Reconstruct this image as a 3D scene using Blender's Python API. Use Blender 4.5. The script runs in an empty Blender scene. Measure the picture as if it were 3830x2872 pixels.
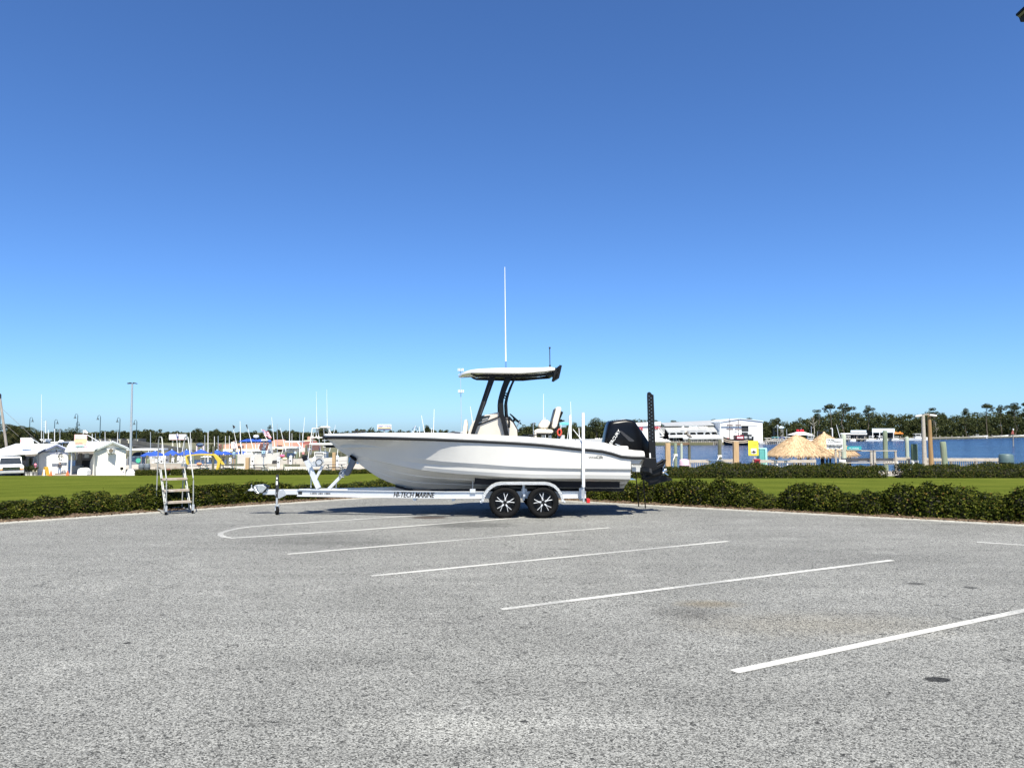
import bpy, math, random
import numpy as np
from mathutils import Vector, Matrix

# ------------------------------------------------------------------ camera, sky, sun, exposure
SC = bpy.context.scene
COL = SC.collection
CAM_H, PITCH, FPX = 2.0, 0.0622, 2877.0          # photograph: 3830 x 2872 pixels
cam = bpy.data.cameras.new('camera')
cam.sensor_width = 36.0; cam.lens = FPX / 3830.0 * 36.0
cam.clip_start = 0.1; cam.clip_end = 9000
cam_o = bpy.data.objects.new('camera', cam); COL.objects.link(cam_o)
cam_o.location = (0, 0, CAM_H); cam_o.rotation_euler = (math.pi / 2 + PITCH, 0, 0)
SC.camera = cam_o

SUN_DIR = Vector((0.095, -0.49, 0.866)).normalized()
world = bpy.data.worlds.new('World'); SC.world = world; world.use_nodes = True
wn = world.node_tree; wn.nodes.clear()
sky = wn.nodes.new('ShaderNodeTexSky'); sky.sky_type = 'NISHITA'; sky.sun_disc = False
sky.sun_elevation = math.asin(SUN_DIR.z); sky.sun_rotation = math.atan2(SUN_DIR.x, SUN_DIR.y)
sky.altitude = 0; sky.air_density = 0.8; sky.dust_density = 0.5; sky.ozone_density = 8.0
bg = wn.nodes.new('ShaderNodeBackground'); bg.inputs['Strength'].default_value = 0.083
wb = wn.nodes.new('ShaderNodeMix'); wb.data_type = 'RGBA'; wb.blend_type = 'MULTIPLY'; wb.inputs[0].default_value = 1.0; wb.inputs[7].default_value = (0.675, 0.845, 1.0, 1)   # cool white balance
wo = wn.nodes.new('ShaderNodeOutputWorld')
gm_ = wn.nodes.new('ShaderNodeGamma'); gm_.inputs[1].default_value = 1.06
wn.links.new(sky.outputs[0], gm_.inputs[0]); wn.links.new(gm_.outputs[0], wb.inputs[6]); wn.links.new(wb.outputs[2], bg.inputs[0]); wn.links.new(bg.outputs[0], wo.inputs[0])
sun = bpy.data.lights.new('sun', 'SUN'); sun.energy = 5.0; sun.angle = math.radians(0.53); sun.color = (1.0, 0.95, 0.84)
sun_o = bpy.data.objects.new('sun', sun); COL.objects.link(sun_o)
sun_o.rotation_euler = (-SUN_DIR).to_track_quat('-Z', 'Y').to_euler(); sun_o.location = (5, -20, 30)
SC.view_settings.view_transform = 'Standard'; SC.view_settings.look = 'None'
SC.view_settings.exposure = 1.0; SC.view_settings.gamma = 1.0; SC.view_settings.use_curve_mapping = False
SC.render.engine = 'CYCLES'
SC.cycles.max_bounces = 6; SC.cycles.diffuse_bounces = 3; SC.cycles.glossy_bounces = 3; SC.cycles.transparent_max_bounces = 6
SC.cycles.use_denoising = True

# ------------------------------------------------------------------ measuring helpers
def ray(px, py):
    u = (px - 1915.0) / FPX; v = (1436.0 - py) / FPX
    c, s = math.cos(PITCH), math.sin(PITCH)
    return Vector((u, c - v * s, s + v * c))
def P(px, py, Y):                     # point seen at a pixel, at distance Y
    d = ray(px, py); return Vector((0, 0, CAM_H)) + d * (Y / d.y)
def G(px, py, z=0.0):                 # point seen at a pixel, on the level z
    d = ray(px, py); return Vector((0, 0, CAM_H)) + d * ((z - CAM_H) / d.z)
def mpp(Y): return Y / FPX            # metres per photo pixel at distance Y

def lerp(a, b, t): return a + (b - a) * t
def smooth(t): t = max(0, min(1, t)); return t * t * (3 - 2 * t)
def interp(tab, x):                   # monotone-ish cubic through a table [(x, y)...]
    xs = [p[0] for p in tab]; ys = [p[1] for p in tab]; n = len(xs)
    if x <= xs[0]: return ys[0]
    if x >= xs[-1]: return ys[-1]
    d = [(ys[i + 1] - ys[i]) / (xs[i + 1] - xs[i]) for i in range(n - 1)]
    m = [d[0]] + [0 if d[i - 1] * d[i] <= 0 else 2 * d[i - 1] * d[i] / (d[i - 1] + d[i]) for i in range(1, n - 1)] + [d[-1]]
    i = max(k for k in range(n - 1) if xs[k] <= x)
    h = xs[i + 1] - xs[i]; t = (x - xs[i]) / h
    return ((2*t**3 - 3*t**2 + 1) * ys[i] + (t**3 - 2*t**2 + t) * h * m[i] + (-2*t**3 + 3*t**2) * ys[i+1] + (t**3 - t**2) * h * m[i+1])

# ------------------------------------------------------------------ materials
MATS = {}
def mat(name, col, rough=0.5, metal=0.0, var=0.12, scale=3.0, bump=0.0, bscale=40.0, coat=0.0, spec=0.5, col2=None, stretch=(1, 1, 1), trans=0.0, world_space=False):
    if name in MATS: return MATS[name]
    m = bpy.data.materials.new(name); m.use_nodes = True; nt = m.node_tree; N = nt.nodes; Lk = nt.links
    b = N['Principled BSDF']
    b.inputs['Roughness'].default_value = rough; b.inputs['Metallic'].default_value = metal
    b.inputs['Coat Weight'].default_value = coat; b.inputs['Specular IOR Level'].default_value = spec
    if trans: b.inputs['Transmission Weight'].default_value = trans
    if world_space:
        g = N.new('ShaderNodeNewGeometry'); src = g.outputs['Position']
    else:
        tc = N.new('ShaderNodeTexCoord'); src = tc.outputs['Object']
    mp = N.new('ShaderNodeMapping'); mp.inputs['Scale'].default_value = stretch
    Lk.new(src, mp.inputs[0])
    nz = N.new('ShaderNodeTexNoise'); nz.inputs['Scale'].default_value = scale; nz.inputs['Detail'].default_value = 6; nz.inputs['Roughness'].default_value = 0.65
    Lk.new(mp.outputs[0], nz.inputs['Vector'])
    rp = N.new('ShaderNodeValToRGB'); rp.color_ramp.elements[0].position = 0.3; rp.color_ramp.elements[1].position = 0.7
    c2 = col2 if col2 else tuple(min(1, c * (1 + var)) for c in col)
    c1 = col if col2 else tuple(c * (1 - var) for c in col)
    rp.color_ramp.elements[0].color = (*c1, 1); rp.color_ramp.elements[1].color = (*c2, 1)
    Lk.new(nz.outputs['Fac'], rp.inputs[0]); Lk.new(rp.outputs[0], b.inputs['Base Color'])
    if bump > 0:
        n2 = N.new('ShaderNodeTexNoise'); n2.inputs['Scale'].default_value = bscale; n2.inputs['Detail'].default_value = 4
        Lk.new(mp.outputs[0], n2.inputs['Vector'])
        bp = N.new('ShaderNodeBump'); bp.inputs['Strength'].default_value = bump; bp.inputs['Distance'].default_value = 0.02
        Lk.new(n2.outputs['Fac'], bp.inputs['Height']); Lk.new(bp.outputs[0], b.inputs['Normal'])
    MATS[name] = m; return m

def leafmat(name, cols, rough=0.45, transl=0.25):
    if name in MATS: return MATS[name]
    m = bpy.data.materials.new(name); m.use_nodes = True; nt = m.node_tree; N = nt.nodes; Lk = nt.links
    b = N['Principled BSDF']; b.inputs['Roughness'].default_value = rough; b.inputs['Specular IOR Level'].default_value = 0.04
    g = N.new('ShaderNodeNewGeometry'); rp = N.new('ShaderNodeValToRGB')
    e = rp.color_ramp.elements
    while len(e) < len(cols): e.new(0.5)
    for i, (p, c) in enumerate(cols): e[i].position = p; e[i].color = (*c, 1)
    Lk.new(g.outputs['Random Per Island'], rp.inputs[0]); Lk.new(rp.outputs[0], b.inputs['Base Color'])
    t = N.new('ShaderNodeBsdfTranslucent'); Lk.new(rp.outputs[0], t.inputs[0])
    mx = N.new('ShaderNodeMixShader'); mx.inputs[0].default_value = transl
    Lk.new(b.outputs[0], mx.inputs[1]); Lk.new(t.outputs[0], mx.inputs[2])
    Lk.new(mx.outputs[0], N['Material Output'].inputs['Surface'])
    MATS[name] = m; return m

# everyday materials
GEL   = mat('white gelcoat', (0.60, 0.585, 0.54), 0.22, var=0.03, scale=1.2, coat=0.4)
CREAM = mat('cream vinyl', (0.66, 0.59, 0.48), 0.5, var=0.05, scale=6, bump=0.1, bscale=60)
BLACK = mat('black powder coat', (0.006, 0.006, 0.006), 0.45, var=0.25, scale=5, spec=0.3)
DARK  = mat('dark grey plastic', (0.03, 0.03, 0.032), 0.5, var=0.2, scale=8)
RUBBER = mat('tyre rubber', (0.006, 0.006, 0.006), 0.85, spec=0.15, var=0.3, scale=25, bump=0.4, bscale=90)
ALU   = mat('brushed aluminium', (0.66, 0.67, 0.67), 0.42, 0.45, var=0.08, scale=9, stretch=(.3, 4, 4))
GALV  = mat('galvanised steel', (0.55, 0.57, 0.58), 0.45, 0.6, var=0.18, scale=14)
STEEL = mat('stainless steel', (0.75, 0.75, 0.75), 0.18, 1.0, var=0.04)
PVC   = mat('white pvc', (0.80, 0.80, 0.78), 0.4, var=0.04)
WHITE = mat('white paint', (0.80, 0.80, 0.77), 0.5, var=0.05, scale=2)
INK   = mat('black lettering', (0.015, 0.015, 0.016), 0.5, var=0.1)
REDL  = mat('red lens', (0.55, 0.02, 0.02), 0.25, var=0.1)
GLASS = mat('smoked glass', (0.02, 0.022, 0.025), 0.08, var=0.1)

# ------------------------------------------------------------------ mesh building
class MB:
    def __init__(s): s.v = []; s.f = []
    def add(s, vs, fs):
        o = len(s.v); s.v += [tuple(p) for p in vs]; s.f += [tuple(i + o for i in f) for f in fs]; return s
    def box(s, c, d, rz=0.0, M=None):
        hx, hy, hz = d[0]/2, d[1]/2, d[2]/2
        vs = [Vector((x*hx, y*hy, z*hz)) for z in (-1, 1) for y in (-1, 1) for x in (-1, 1)]
        if M is not None: vs = [M @ p for p in vs]
        elif rz: R = Matrix.Rotation(rz, 3, 'Z'); vs = [R @ p for p in vs]
        c = Vector(c)
        return s.add([p + c for p in vs], [(0,2,3,1),(4,5,7,6),(0,1,5,4),(2,6,7,3),(0,4,6,2),(1,3,7,5)])
    def bar(s, p0, p1, w, h, up=(0, 0, 1)):          # rectangular bar, w sideways, h along 'up'
        p0, p1 = Vector(p0), Vector(p1); d = (p1 - p0); L = d.length; d = d / L
        up = Vector(up)
        if abs(d.dot(up)) > 0.98: up = Vector((0, 1, 0)) if abs(d.y) < .9 else Vector((1, 0, 0))
        sd = d.cross(up).normalized(); u2 = sd.cross(d)
        M = Matrix((d, sd, u2)).transposed()
        return s.box((p0 + p1) / 2, (L, w, h), M=M)
    def cyl(s, p0, p1, r0, r1=None, n=10, cap=True):
        p0, p1 = Vector(p0), Vector(p1); r1 = r0 if r1 is None else r1
        d = (p1 - p0).normalized(); a = Vector((1, 0, 0)) if abs(d.x) < 0.9 else Vector((0, 1, 0))
        u = d.cross(a).normalized(); w = d.cross(u)
        vs = []
        for p, r in ((p0, r0), (p1, r1)):
            vs += [p + (u * math.cos(2*math.pi*k/n) + w * math.sin(2*math.pi*k/n)) * r for k in range(n)]
        fs = [(k, (k+1) % n, n + (k+1) % n, n + k) for k in range(n)]
        if cap: fs += [tuple(range(n-1, -1, -1)), tuple(range(n, 2*n))]
        return s.add(vs, fs)
    def path(s, pts, r, n=6, rs=None, closed=False, flat=1.0, up=(0, 0, 1)):
        pts = [Vector(p) for p in pts]; k = len(pts); rings = []
        for i, p in enumerate(pts):
            a = pts[(i-1) % k] if (closed or i > 0) else p; b = pts[(i+1) % k] if (closed or i < k-1) else p
            d = (b - a).normalized(); U = Vector(up)
            if abs(d.dot(U)) > 0.97: U = Vector((0, 1, 0)) if abs(d.y) < .9 else Vector((1, 0, 0))
            sd = d.cross(U).normalized(); u2 = sd.cross(d); rr = rs[i] if rs else r
            rings.append([p + (sd * math.cos(2*math.pi*j/n) * flat + u2 * math.sin(2*math.pi*j/n)) * rr for j in range(n)])
        return s.loft(rings, True, not closed, closed)
    def loft(s, rings, ringclosed=True, caps=True, closed=False):
        n = len(rings[0]); vs = [p for r in rings for p in r]; fs = []; m = len(rings)
        for i in range(m if closed else m - 1):
            j = (i + 1) % m
            for k in range(n if ringclosed else n - 1):
                l = (k + 1) % n; fs.append((i*n+k, i*n+l, j*n+l, j*n+k))
        if caps and ringclosed: fs += [tuple(range(n-1, -1, -1)), tuple((m-1)*n + k for k in range(n))]
        return s.add(vs, fs)
    def prism(s, pts, a, b, axis='y'):               # outline in (x,z) pulled along y, or (x,y) along z, or (y,z) along x
        def mk(p, t): return {'y': (p[0], t, p[1]), 'z': (p[0], p[1], t), 'x': (t, p[0], p[1])}[axis]
        n = len(pts); vs = [mk(p, a) for p in pts] + [mk(p, b) for p in pts]
        fs = [(k, (k+1) % n, n + (k+1) % n, n + k) for k in range(n)] + [tuple(range(n-1, -1, -1)), tuple(range(n, 2*n))]
        return s.add(vs, fs)
    def lathe(s, c, prof, n=16, axis='z', cap=True):  # prof: (radius, height) from bottom up
        c = Vector(c); rings = []
        for r, h in prof:
            ring = []
            for k in range(n):
                x, y = r * math.cos(2*math.pi*k/n), r * math.sin(2*math.pi*k/n)
                ring.append(c + Vector({'z': (x, y, h), 'y': (x, h, y), 'x': (h, x, y)}[axis]))
            rings.append(ring)
        return s.loft(rings, True, cap)
    def ell(s, c, r, n=12, m=8):
        prof = [(math.sin(math.pi*i/m), -math.cos(math.pi*i/m)) for i in range(m+1)]
        c = Vector(c); rings = [[c + Vector((max(q, 1e-4)*math.cos(2*math.pi*k/n)*r[0], max(q, 1e-4)*math.sin(2*math.pi*k/n)*r[1], h*r[2])) for k in range(n)] for q, h in prof]
        return s.loft(rings, True, True)
    def quad(s, a, b, c, d): return s.add([a, b, c, d], [(0, 1, 2, 3)])
    def xf(s, M):
        s.v = [tuple(M @ Vector(p)) for p in s.v]; return s
    def build(s, name, material, parent=None, smooth=False, bevel=0.0, org=None, fix=True, seg=2):
        me = bpy.data.meshes.new(name)
        vs = s.v if org is None else [(p[0]-org[0], p[1]-org[1], p[2]-org[2]) for p in s.v]
        me.from_pydata(vs, [], s.f); me.update()
        if fix:
            import bmesh
            bm = bmesh.new(); bm.from_mesh(me); bmesh.ops.recalc_face_normals(bm, faces=bm.faces); bm.to_mesh(me); bm.free()
        return link(name, me, material, parent, smooth, bevel, seg)

def link(name, me, material, parent=None, smooth=False, bevel=0.0, seg=2):
    me.materials.clear(); me.materials.append(material)
    if smooth:
        me.polygons.foreach_set('use_smooth', [True] * len(me.polygons))
        try: me.set_sharp_from_angle(angle=math.radians(smooth if smooth is not True else 40))
        except Exception: pass
    o = bpy.data.objects.new(name, me); COL.objects.link(o)
    if parent is not None: o.parent = parent
    if bevel:
        md = o.modifiers.new('bevel', 'BEVEL'); md.width = bevel; md.segments = seg; md.limit_method = 'ANGLE'; md.angle_limit = math.radians(35)
        if not smooth: me.polygons.foreach_set('use_smooth', [False] * len(me.polygons))
    return o

def tag(o, label=None, cat=None, group=None, kind=None):
    if label: o['label'] = label
    if cat: o['category'] = cat
    if group: o['group'] = group
    if kind: o['kind'] = kind
    return o
def thing(name, label, cat, loc=(0, 0, 0), rz=0.0, group=None):
    o = bpy.data.objects.new(name, None); COL.objects.link(o); o.empty_display_size = 0.2
    o.location = loc; o.rotation_euler = (0, 0, rz); return tag(o, label, cat, group)
def kids(o): return [c for c in COL.objects if c.parent is o]
def copy_tree(o, parent=None, loc=None, rz=None, label=None):
    c = o.copy(); COL.objects.link(c)
    c.parent = parent
    if loc is not None: c.location = loc
    if rz is not None: c.rotation_euler = (0, 0, rz)
    if label: c['label'] = label
    for ch in kids(o): copy_tree(ch, c)
    return c

def text(s, material, parent, M, w, h, name='lettering', ext=0.002, shear=0.0, bold=0.0, space=1.0):
    """Flat letters fitted to w x h, lying in the local xy plane of matrix M (origin at centre)."""
    cu = bpy.data.curves.new(name, 'FONT'); cu.body = s; cu.align_x = 'CENTER'; cu.align_y = 'CENTER'
    cu.shear = shear; cu.offset = bold; cu.space_character = space; cu.extrude = 0.0; cu.resolution_u = 3
    o = bpy.data.objects.new(name, cu); COL.objects.link(o); bpy.context.view_layer.update()
    me = bpy.data.meshes.new_from_object(o.evaluated_get(bpy.context.evaluated_depsgraph_get()))
    bpy.data.objects.remove(o); bpy.data.curves.remove(cu)
    co = np.empty(len(me.vertices) * 3); me.vertices.foreach_get('co', co); co = co.reshape(-1, 3)
    lo, hi = co.min(0), co.max(0); ce = (lo + hi) / 2
    co[:, 0] = (co[:, 0] - ce[0]) * (w / max(hi[0] - lo[0], 1e-6)); co[:, 1] = (co[:, 1] - ce[1]) * (h / max(hi[1] - lo[1], 1e-6)); co[:, 2] = 0
    R = np.array(M.to_3x3()); t = np.array(M.translation)
    co = co @ R.T + t
    me.vertices.foreach_set('co', co.ravel()); me.update(); me.name = name
    ob = link(name, me, material, parent)
    if ext:
        md = ob.modifiers.new('thick', 'SOLIDIFY'); md.thickness = ext; md.offset = 1
    return ob
FACE = Matrix.Rotation(math.pi/2, 4, 'X')            # text standing upright, facing the camera (-y)
def at(x, y, z, M=FACE): return Matrix.Translation((x, y, z)) @ M

# ------------------------------------------------------------------ foliage
def leaf_mesh(name, Pn, Nn, size, rng, fold=0.25, aspect=0.55):
    n = len(Pn); s = size * rng.uniform(0.65, 1.25, (n, 1))
    a = rng.normal(size=(n, 3)); t = np.cross(Nn, a); t /= np.linalg.norm(t, axis=1, keepdims=True) + 1e-9
    b = np.cross(Nn, t)
    v0 = Pn - t * s * 0.5; v2 = Pn + t * s * 0.5; v1 = Pn + b * s * aspect * 0.5 + Nn * s * fold * 0.3; v3 = Pn - b * s * aspect * 0.5 + Nn * s * fold * 0.3
    V = np.stack([v0, v1, v2, v3], 1).reshape(-1, 3)
    me = bpy.data.meshes.new(name); me.vertices.add(4*n); me.vertices.foreach_set('co', V.ravel())
    me.loops.add(4*n); me.loops.foreach_set('vertex_index', np.arange(4*n, dtype=np.int32))
    me.polygons.add(n); me.polygons.foreach_set('loop_start', np.arange(0, 4*n, 4, dtype=np.int32))
    try: me.polygons.foreach_set('loop_total', np.full(n, 4, dtype=np.int32))
    except Exception: pass
    me.update(calc_edges=True); return me
def unit(rng, n):
    v = rng.normal(size=(n, 3)); return v / np.linalg.norm(v, axis=1, keepdims=True)

# ================================================================== THE SETTING
rnd = random.Random(7); rng = np.random.default_rng(7)
WATER_Z = -2.6
def kx(X): return lerp(0.040, 0.0257, smooth((X + 22) / 30))
def zl(X, Y):                                         # height of the lawn, falling away to the water
    d = Y - 20.0
    return -0.025 - kx(X) * (d if d > 2 else 2 * math.exp(min(0, (d - 2)) / 2.0))
def shore(X):
    if X < -35: return 128.0
    if X < -33: return lerp(128, 85, (X + 35) / 2)
    if X < -12: return 85.0
    return lerp(85.0, 48.5, smooth((X + 12) / 17))

def asphalt_material():
    m = bpy.data.materials.new('weathered asphalt'); m.use_nodes = True; nt = m.node_tree; N = nt.nodes; L = nt.links
    b = N['Principled BSDF']; b.inputs['Roughness'].default_value = 0.88; b.inputs['Specular IOR Level'].default_value = 0.25
    g = N.new('ShaderNodeNewGeometry')
    def noise(sc, det=4, rough=0.6, st=(1, 1, 1), off=(0, 0, 0)):
        mp = N.new('ShaderNodeMapping'); mp.inputs['Scale'].default_value = st; mp.inputs['Location'].default_value = off
        L.new(g.outputs['Position'], mp.inputs[0])
        n = N.new('ShaderNodeTexNoise'); n.inputs['Scale'].default_value = sc; n.inputs['Detail'].default_value = det; n.inputs['Roughness'].default_value = rough
        L.new(mp.outputs[0], n.inputs['Vector']); return n.outputs['Fac']
    def math_(op, a, bb, clamp=False):
        n = N.new('ShaderNodeMath'); n.operation = op; n.use_clamp = clamp
        for i, x in enumerate((a, bb)):
            if isinstance(x, (int, float)): n.inputs[i].default_value = x
            else: L.new(x, n.inputs[i])
        return n.outputs[0]
    def rng_(x, a0, a1, b0, b1):
        n = N.new('ShaderNodeMapRange'); n.inputs[1].default_value = a0; n.inputs[2].default_value = a1; n.inputs[3].default_value = b0; n.inputs[4].default_value = b1
        L.new(x, n.inputs[0]); return n.outputs[0]
    vo = N.new('ShaderNodeTexVoronoi'); vo.inputs['Scale'].default_value = 100; L.new(g.outputs['Position'], vo.inputs['Vector'])
    sep = N.new('ShaderNodeSeparateColor'); L.new(vo.outputs['Color'], sep.inputs[0])
    stone = rng_(sep.outputs[0], 0, 1, 0.12, 1.88)                      # each aggregate stone its own grey
    vo2 = N.new('ShaderNodeTexVoronoi'); vo2.inputs['Scale'].default_value = 34; L.new(g.outputs['Position'], vo2.inputs['Vector'])
    sep2 = N.new('ShaderNodeSeparateColor'); L.new(vo2.outputs['Color'], sep2.inputs[0])
    pits = rng_(sep2.outputs[1], 0.0, 0.05, 0.30, 1.0)                    # a few dark pits
    fine = rng_(noise(160, 2), 0.3, 0.7, 0.7, 1.3)
    patch = rng_(noise(0.33, 5, 0.6), 0.3, 0.72, 0.87, 1.10)
    streak = rng_(noise(1.1, 5, 0.65, (0.35, 1.6, 1), (3, 1, 0)), 0.3, 0.75, 0.84, 1.13)
    worn = rng_(noise(0.9, 4, 0.5, (1, 1, 1), (11, 4, 0)), 0.60, 0.80, 1.0, 1.28)
    x = math_('MULTIPLY', stone, fine); x = math_('MULTIPLY', x, pits); x = math_('MULTIPLY', x, patch); x = math_('MULTIPLY', x, streak); x = math_('MULTIPLY', x, worn)
    x = math_('MULTIPLY', x, 0.178)
    # hairline cracks, masked to a few places
    vc = N.new('ShaderNodeTexVoronoi'); vc.feature = 'DISTANCE_TO_EDGE'; vc.inputs['Scale'].default_value = 0.42
    wv = N.new('ShaderNodeVectorMath'); wv.operation = 'MULTIPLY_ADD'; nv = N.new('ShaderNodeTexNoise'); nv.inputs['Scale'].default_value = 1.6; nv.inputs['Detail'].default_value = 5; L.new(g.outputs['Position'], nv.inputs['Vector']); L.new(nv.outputs['Color'], wv.inputs[0]); wv.inputs[1].default_value = (0.9, 0.9, 0.9); L.new(g.outputs['Position'], wv.inputs[2]); L.new(wv.outputs[0], vc.inputs['Vector'])
    crk = rng_(vc.outputs['Distance'], 0.0, 0.0045, 0.0, 1.0); msk = rng_(noise(0.25, 3, 0.5, (1, 1, 1), (7, 21, 0)), 0.50, 0.62, 1.0, 0.45)
    x = math_('MULTIPLY', x, math_('MAXIMUM', crk, msk))
    # dark drips and old oil marks where cars stood
    oil = rng_(noise(0.8, 6, 0.7, (0.45, 1.7, 1), (31, 9, 0)), 0.63, 0.74, 1.0, 0.50)
    sx = N.new('ShaderNodeSeparateXYZ'); L.new(g.outputs['Position'], sx.inputs[0])
    x = math_('MULTIPLY', x, oil)
    comb = N.new('ShaderNodeCombineColor')
    for i, k in enumerate((1.0, 1.0, 0.93)): L.new(math_('MULTIPLY', x, k), comb.inputs[i])
    col = comb.outputs[0]
    # stains with a shape of their own: (centre, radii, colour, strength, softness)
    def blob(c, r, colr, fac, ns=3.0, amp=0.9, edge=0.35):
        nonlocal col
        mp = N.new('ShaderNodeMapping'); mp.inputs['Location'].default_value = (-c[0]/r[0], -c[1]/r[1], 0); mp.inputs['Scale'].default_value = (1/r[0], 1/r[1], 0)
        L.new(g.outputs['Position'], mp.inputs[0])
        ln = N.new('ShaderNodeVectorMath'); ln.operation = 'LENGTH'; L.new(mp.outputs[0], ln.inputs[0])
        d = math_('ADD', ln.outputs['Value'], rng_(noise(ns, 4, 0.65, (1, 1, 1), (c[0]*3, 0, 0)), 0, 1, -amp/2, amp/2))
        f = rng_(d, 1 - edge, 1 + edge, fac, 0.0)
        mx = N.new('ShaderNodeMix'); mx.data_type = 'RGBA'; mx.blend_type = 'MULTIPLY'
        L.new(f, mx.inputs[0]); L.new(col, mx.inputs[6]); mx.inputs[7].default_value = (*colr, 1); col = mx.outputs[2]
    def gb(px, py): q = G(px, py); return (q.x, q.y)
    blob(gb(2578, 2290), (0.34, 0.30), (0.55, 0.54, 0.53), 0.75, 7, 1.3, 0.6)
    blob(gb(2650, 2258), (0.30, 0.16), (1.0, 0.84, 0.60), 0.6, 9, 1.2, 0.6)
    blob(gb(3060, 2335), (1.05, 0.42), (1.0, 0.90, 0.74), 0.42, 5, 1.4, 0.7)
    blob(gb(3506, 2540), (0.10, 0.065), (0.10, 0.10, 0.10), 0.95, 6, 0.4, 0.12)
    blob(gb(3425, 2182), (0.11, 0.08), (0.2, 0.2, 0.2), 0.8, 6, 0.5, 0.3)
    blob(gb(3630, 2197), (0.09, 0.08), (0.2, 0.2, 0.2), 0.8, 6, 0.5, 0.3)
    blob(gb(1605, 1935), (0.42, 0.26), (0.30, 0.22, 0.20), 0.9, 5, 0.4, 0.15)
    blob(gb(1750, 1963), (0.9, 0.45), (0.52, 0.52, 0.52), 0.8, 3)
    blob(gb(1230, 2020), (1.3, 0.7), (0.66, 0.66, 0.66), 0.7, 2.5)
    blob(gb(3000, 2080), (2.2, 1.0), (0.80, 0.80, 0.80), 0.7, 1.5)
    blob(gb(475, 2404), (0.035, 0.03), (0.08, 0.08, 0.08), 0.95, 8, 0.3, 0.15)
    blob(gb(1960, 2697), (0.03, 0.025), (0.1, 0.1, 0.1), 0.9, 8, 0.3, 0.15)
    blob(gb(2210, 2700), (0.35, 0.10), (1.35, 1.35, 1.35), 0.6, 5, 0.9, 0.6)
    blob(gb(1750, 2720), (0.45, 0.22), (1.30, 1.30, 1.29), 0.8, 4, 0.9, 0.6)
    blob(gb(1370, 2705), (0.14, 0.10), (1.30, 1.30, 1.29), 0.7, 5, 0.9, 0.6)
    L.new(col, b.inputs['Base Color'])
    bp = N.new('ShaderNodeBump'); bp.inputs['Strength'].default_value = 0.8; bp.inputs['Distance'].default_value = 0.008
    L.new(vo.outputs['Distance'], bp.inputs['Height']); bp.invert = True; L.new(bp.outputs[0], b.inputs['Normal'])
    return m
ASPHALT = asphalt_material()

# edge of the lot: a left run, a rounded corner behind the boat, a right run
def lot_edge(off=0.0, n=14):
    A = Vector((-60.0, 16.8 + 0.96 * (-60 + 11.2))); B = Vector((-4.6, 16.8 + 0.96 * 6.6)); Cc = Vector((-2.2, 25.2)); D = Vector((1.0, 20.7 - 0.617 * (1 - 4.04))); E = Vector((60.0, 20.7 - 0.617 * (60 - 4.04)))
    pts = [A.lerp(B, t) for t in np.linspace(0, 1, 24)]
    for i in range(1, n): t = i / n; pts.append(B * (1-t)**2 + Cc * 2*t*(1-t) + D * t*t)
    pts += [D.lerp(E, t) for t in np.linspace(0, 1, 24)]
    if off:
        out = []
        for i, p in enumerate(pts):
            a = pts[max(0, i-1)]; b = pts[min(len(pts)-1, i+1)]; d = (b - a).normalized(); out.append(p + Vector((-d.y, d.x)) * off)
        pts = out
    return pts
e0 = lot_edge()
lot = MB(); vs = [(p.x, p.y, 0) for p in e0]; lot.add(vs + [(70, -70, 0), (-70, -70, 0)], [tuple(range(len(vs) + 1, -1, -1))])
lot_o = tag(lot.build('parking_lot', ASPHALT, fix=False), kind='structure')
if lot_o.data.polygons[0].normal.z < 0: lot_o.data.flip_normals()

KERBM = mat('concrete ribbon', (0.36, 0.345, 0.30), 0.85, var=0.18, scale=2.5, bump=0.3, bscale=50, world_space=True)
kb = MB(); r = []
for a, b, c_, d in zip(lot_edge(-0.02), lot_edge(-0.01), lot_edge(0.15), lot_edge(0.16)):
    r.append([(a.x, a.y, -0.1), (b.x, b.y, 0.022), (c_.x, c_.y, 0.026), (d.x, d.y, -0.1)])
kb.loft(r, False)
tag(kb.build('kerb', KERBM), kind='structure')

MULCH = mat('leaf litter mulch', (0.05, 0.032, 0.018), 0.95, scale=9, bump=1.0, bscale=35, col2=(0.13, 0.09, 0.055), world_space=True)
mu = MB(); r = []
for k, off in enumerate((0.155, 0.3, 0.7, 1.3, 1.9)):
    r.append([(p.x, p.y, (0.012, 0.05, 0.07, 0.05, -0.03)[k] + rnd.uniform(-.012, .012)) for p in lot_edge(off, 14)])
mu.loft(r, False)
tag(mu.build('mulch_bed', MULCH, smooth=True), kind='structure')
# fallen leaves and bark chips along the kerb
chips = []
for p, q in zip(lot_edge(0.16)[:-1], lot_edge(0.16)[1:]):
    L_ = (q - p).length
    if p.x < -14 or p.x > 14: continue
    for k in range(int(L_ * 90)):
        t = rnd.random(); c_ = p.lerp(q, t); n_ = Vector((-(q-p).y, (q-p).x)).normalized(); o_ = rnd.random()**1.6 * 0.55 - 0.09
        chips.append((c_.x + n_.x*o_, c_.y + n_.y*o_, 0.03 + max(0, o_) * 0.1 + rnd.random()*0.03))
chips = np.array(chips); nn = unit(rng, len(chips)); nn[:, 2] = np.abs(nn[:, 2]) + 1.0; nn /= np.linalg.norm(nn, axis=1, keepdims=True)
LITTER = leafmat('dry litter', [(0, (0.04, 0.024, 0.014)), (0.5, (0.10, 0.065, 0.04)), (1.0, (0.22, 0.16, 0.10))], 0.9, 0.1)
tag(link('leaf_litter', leaf_mesh('leaf_litter', chips, nn, 0.06, rng), LITTER), 'dry brown leaf litter and bark chips along the kerb', 'litter', kind='stuff')

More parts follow.
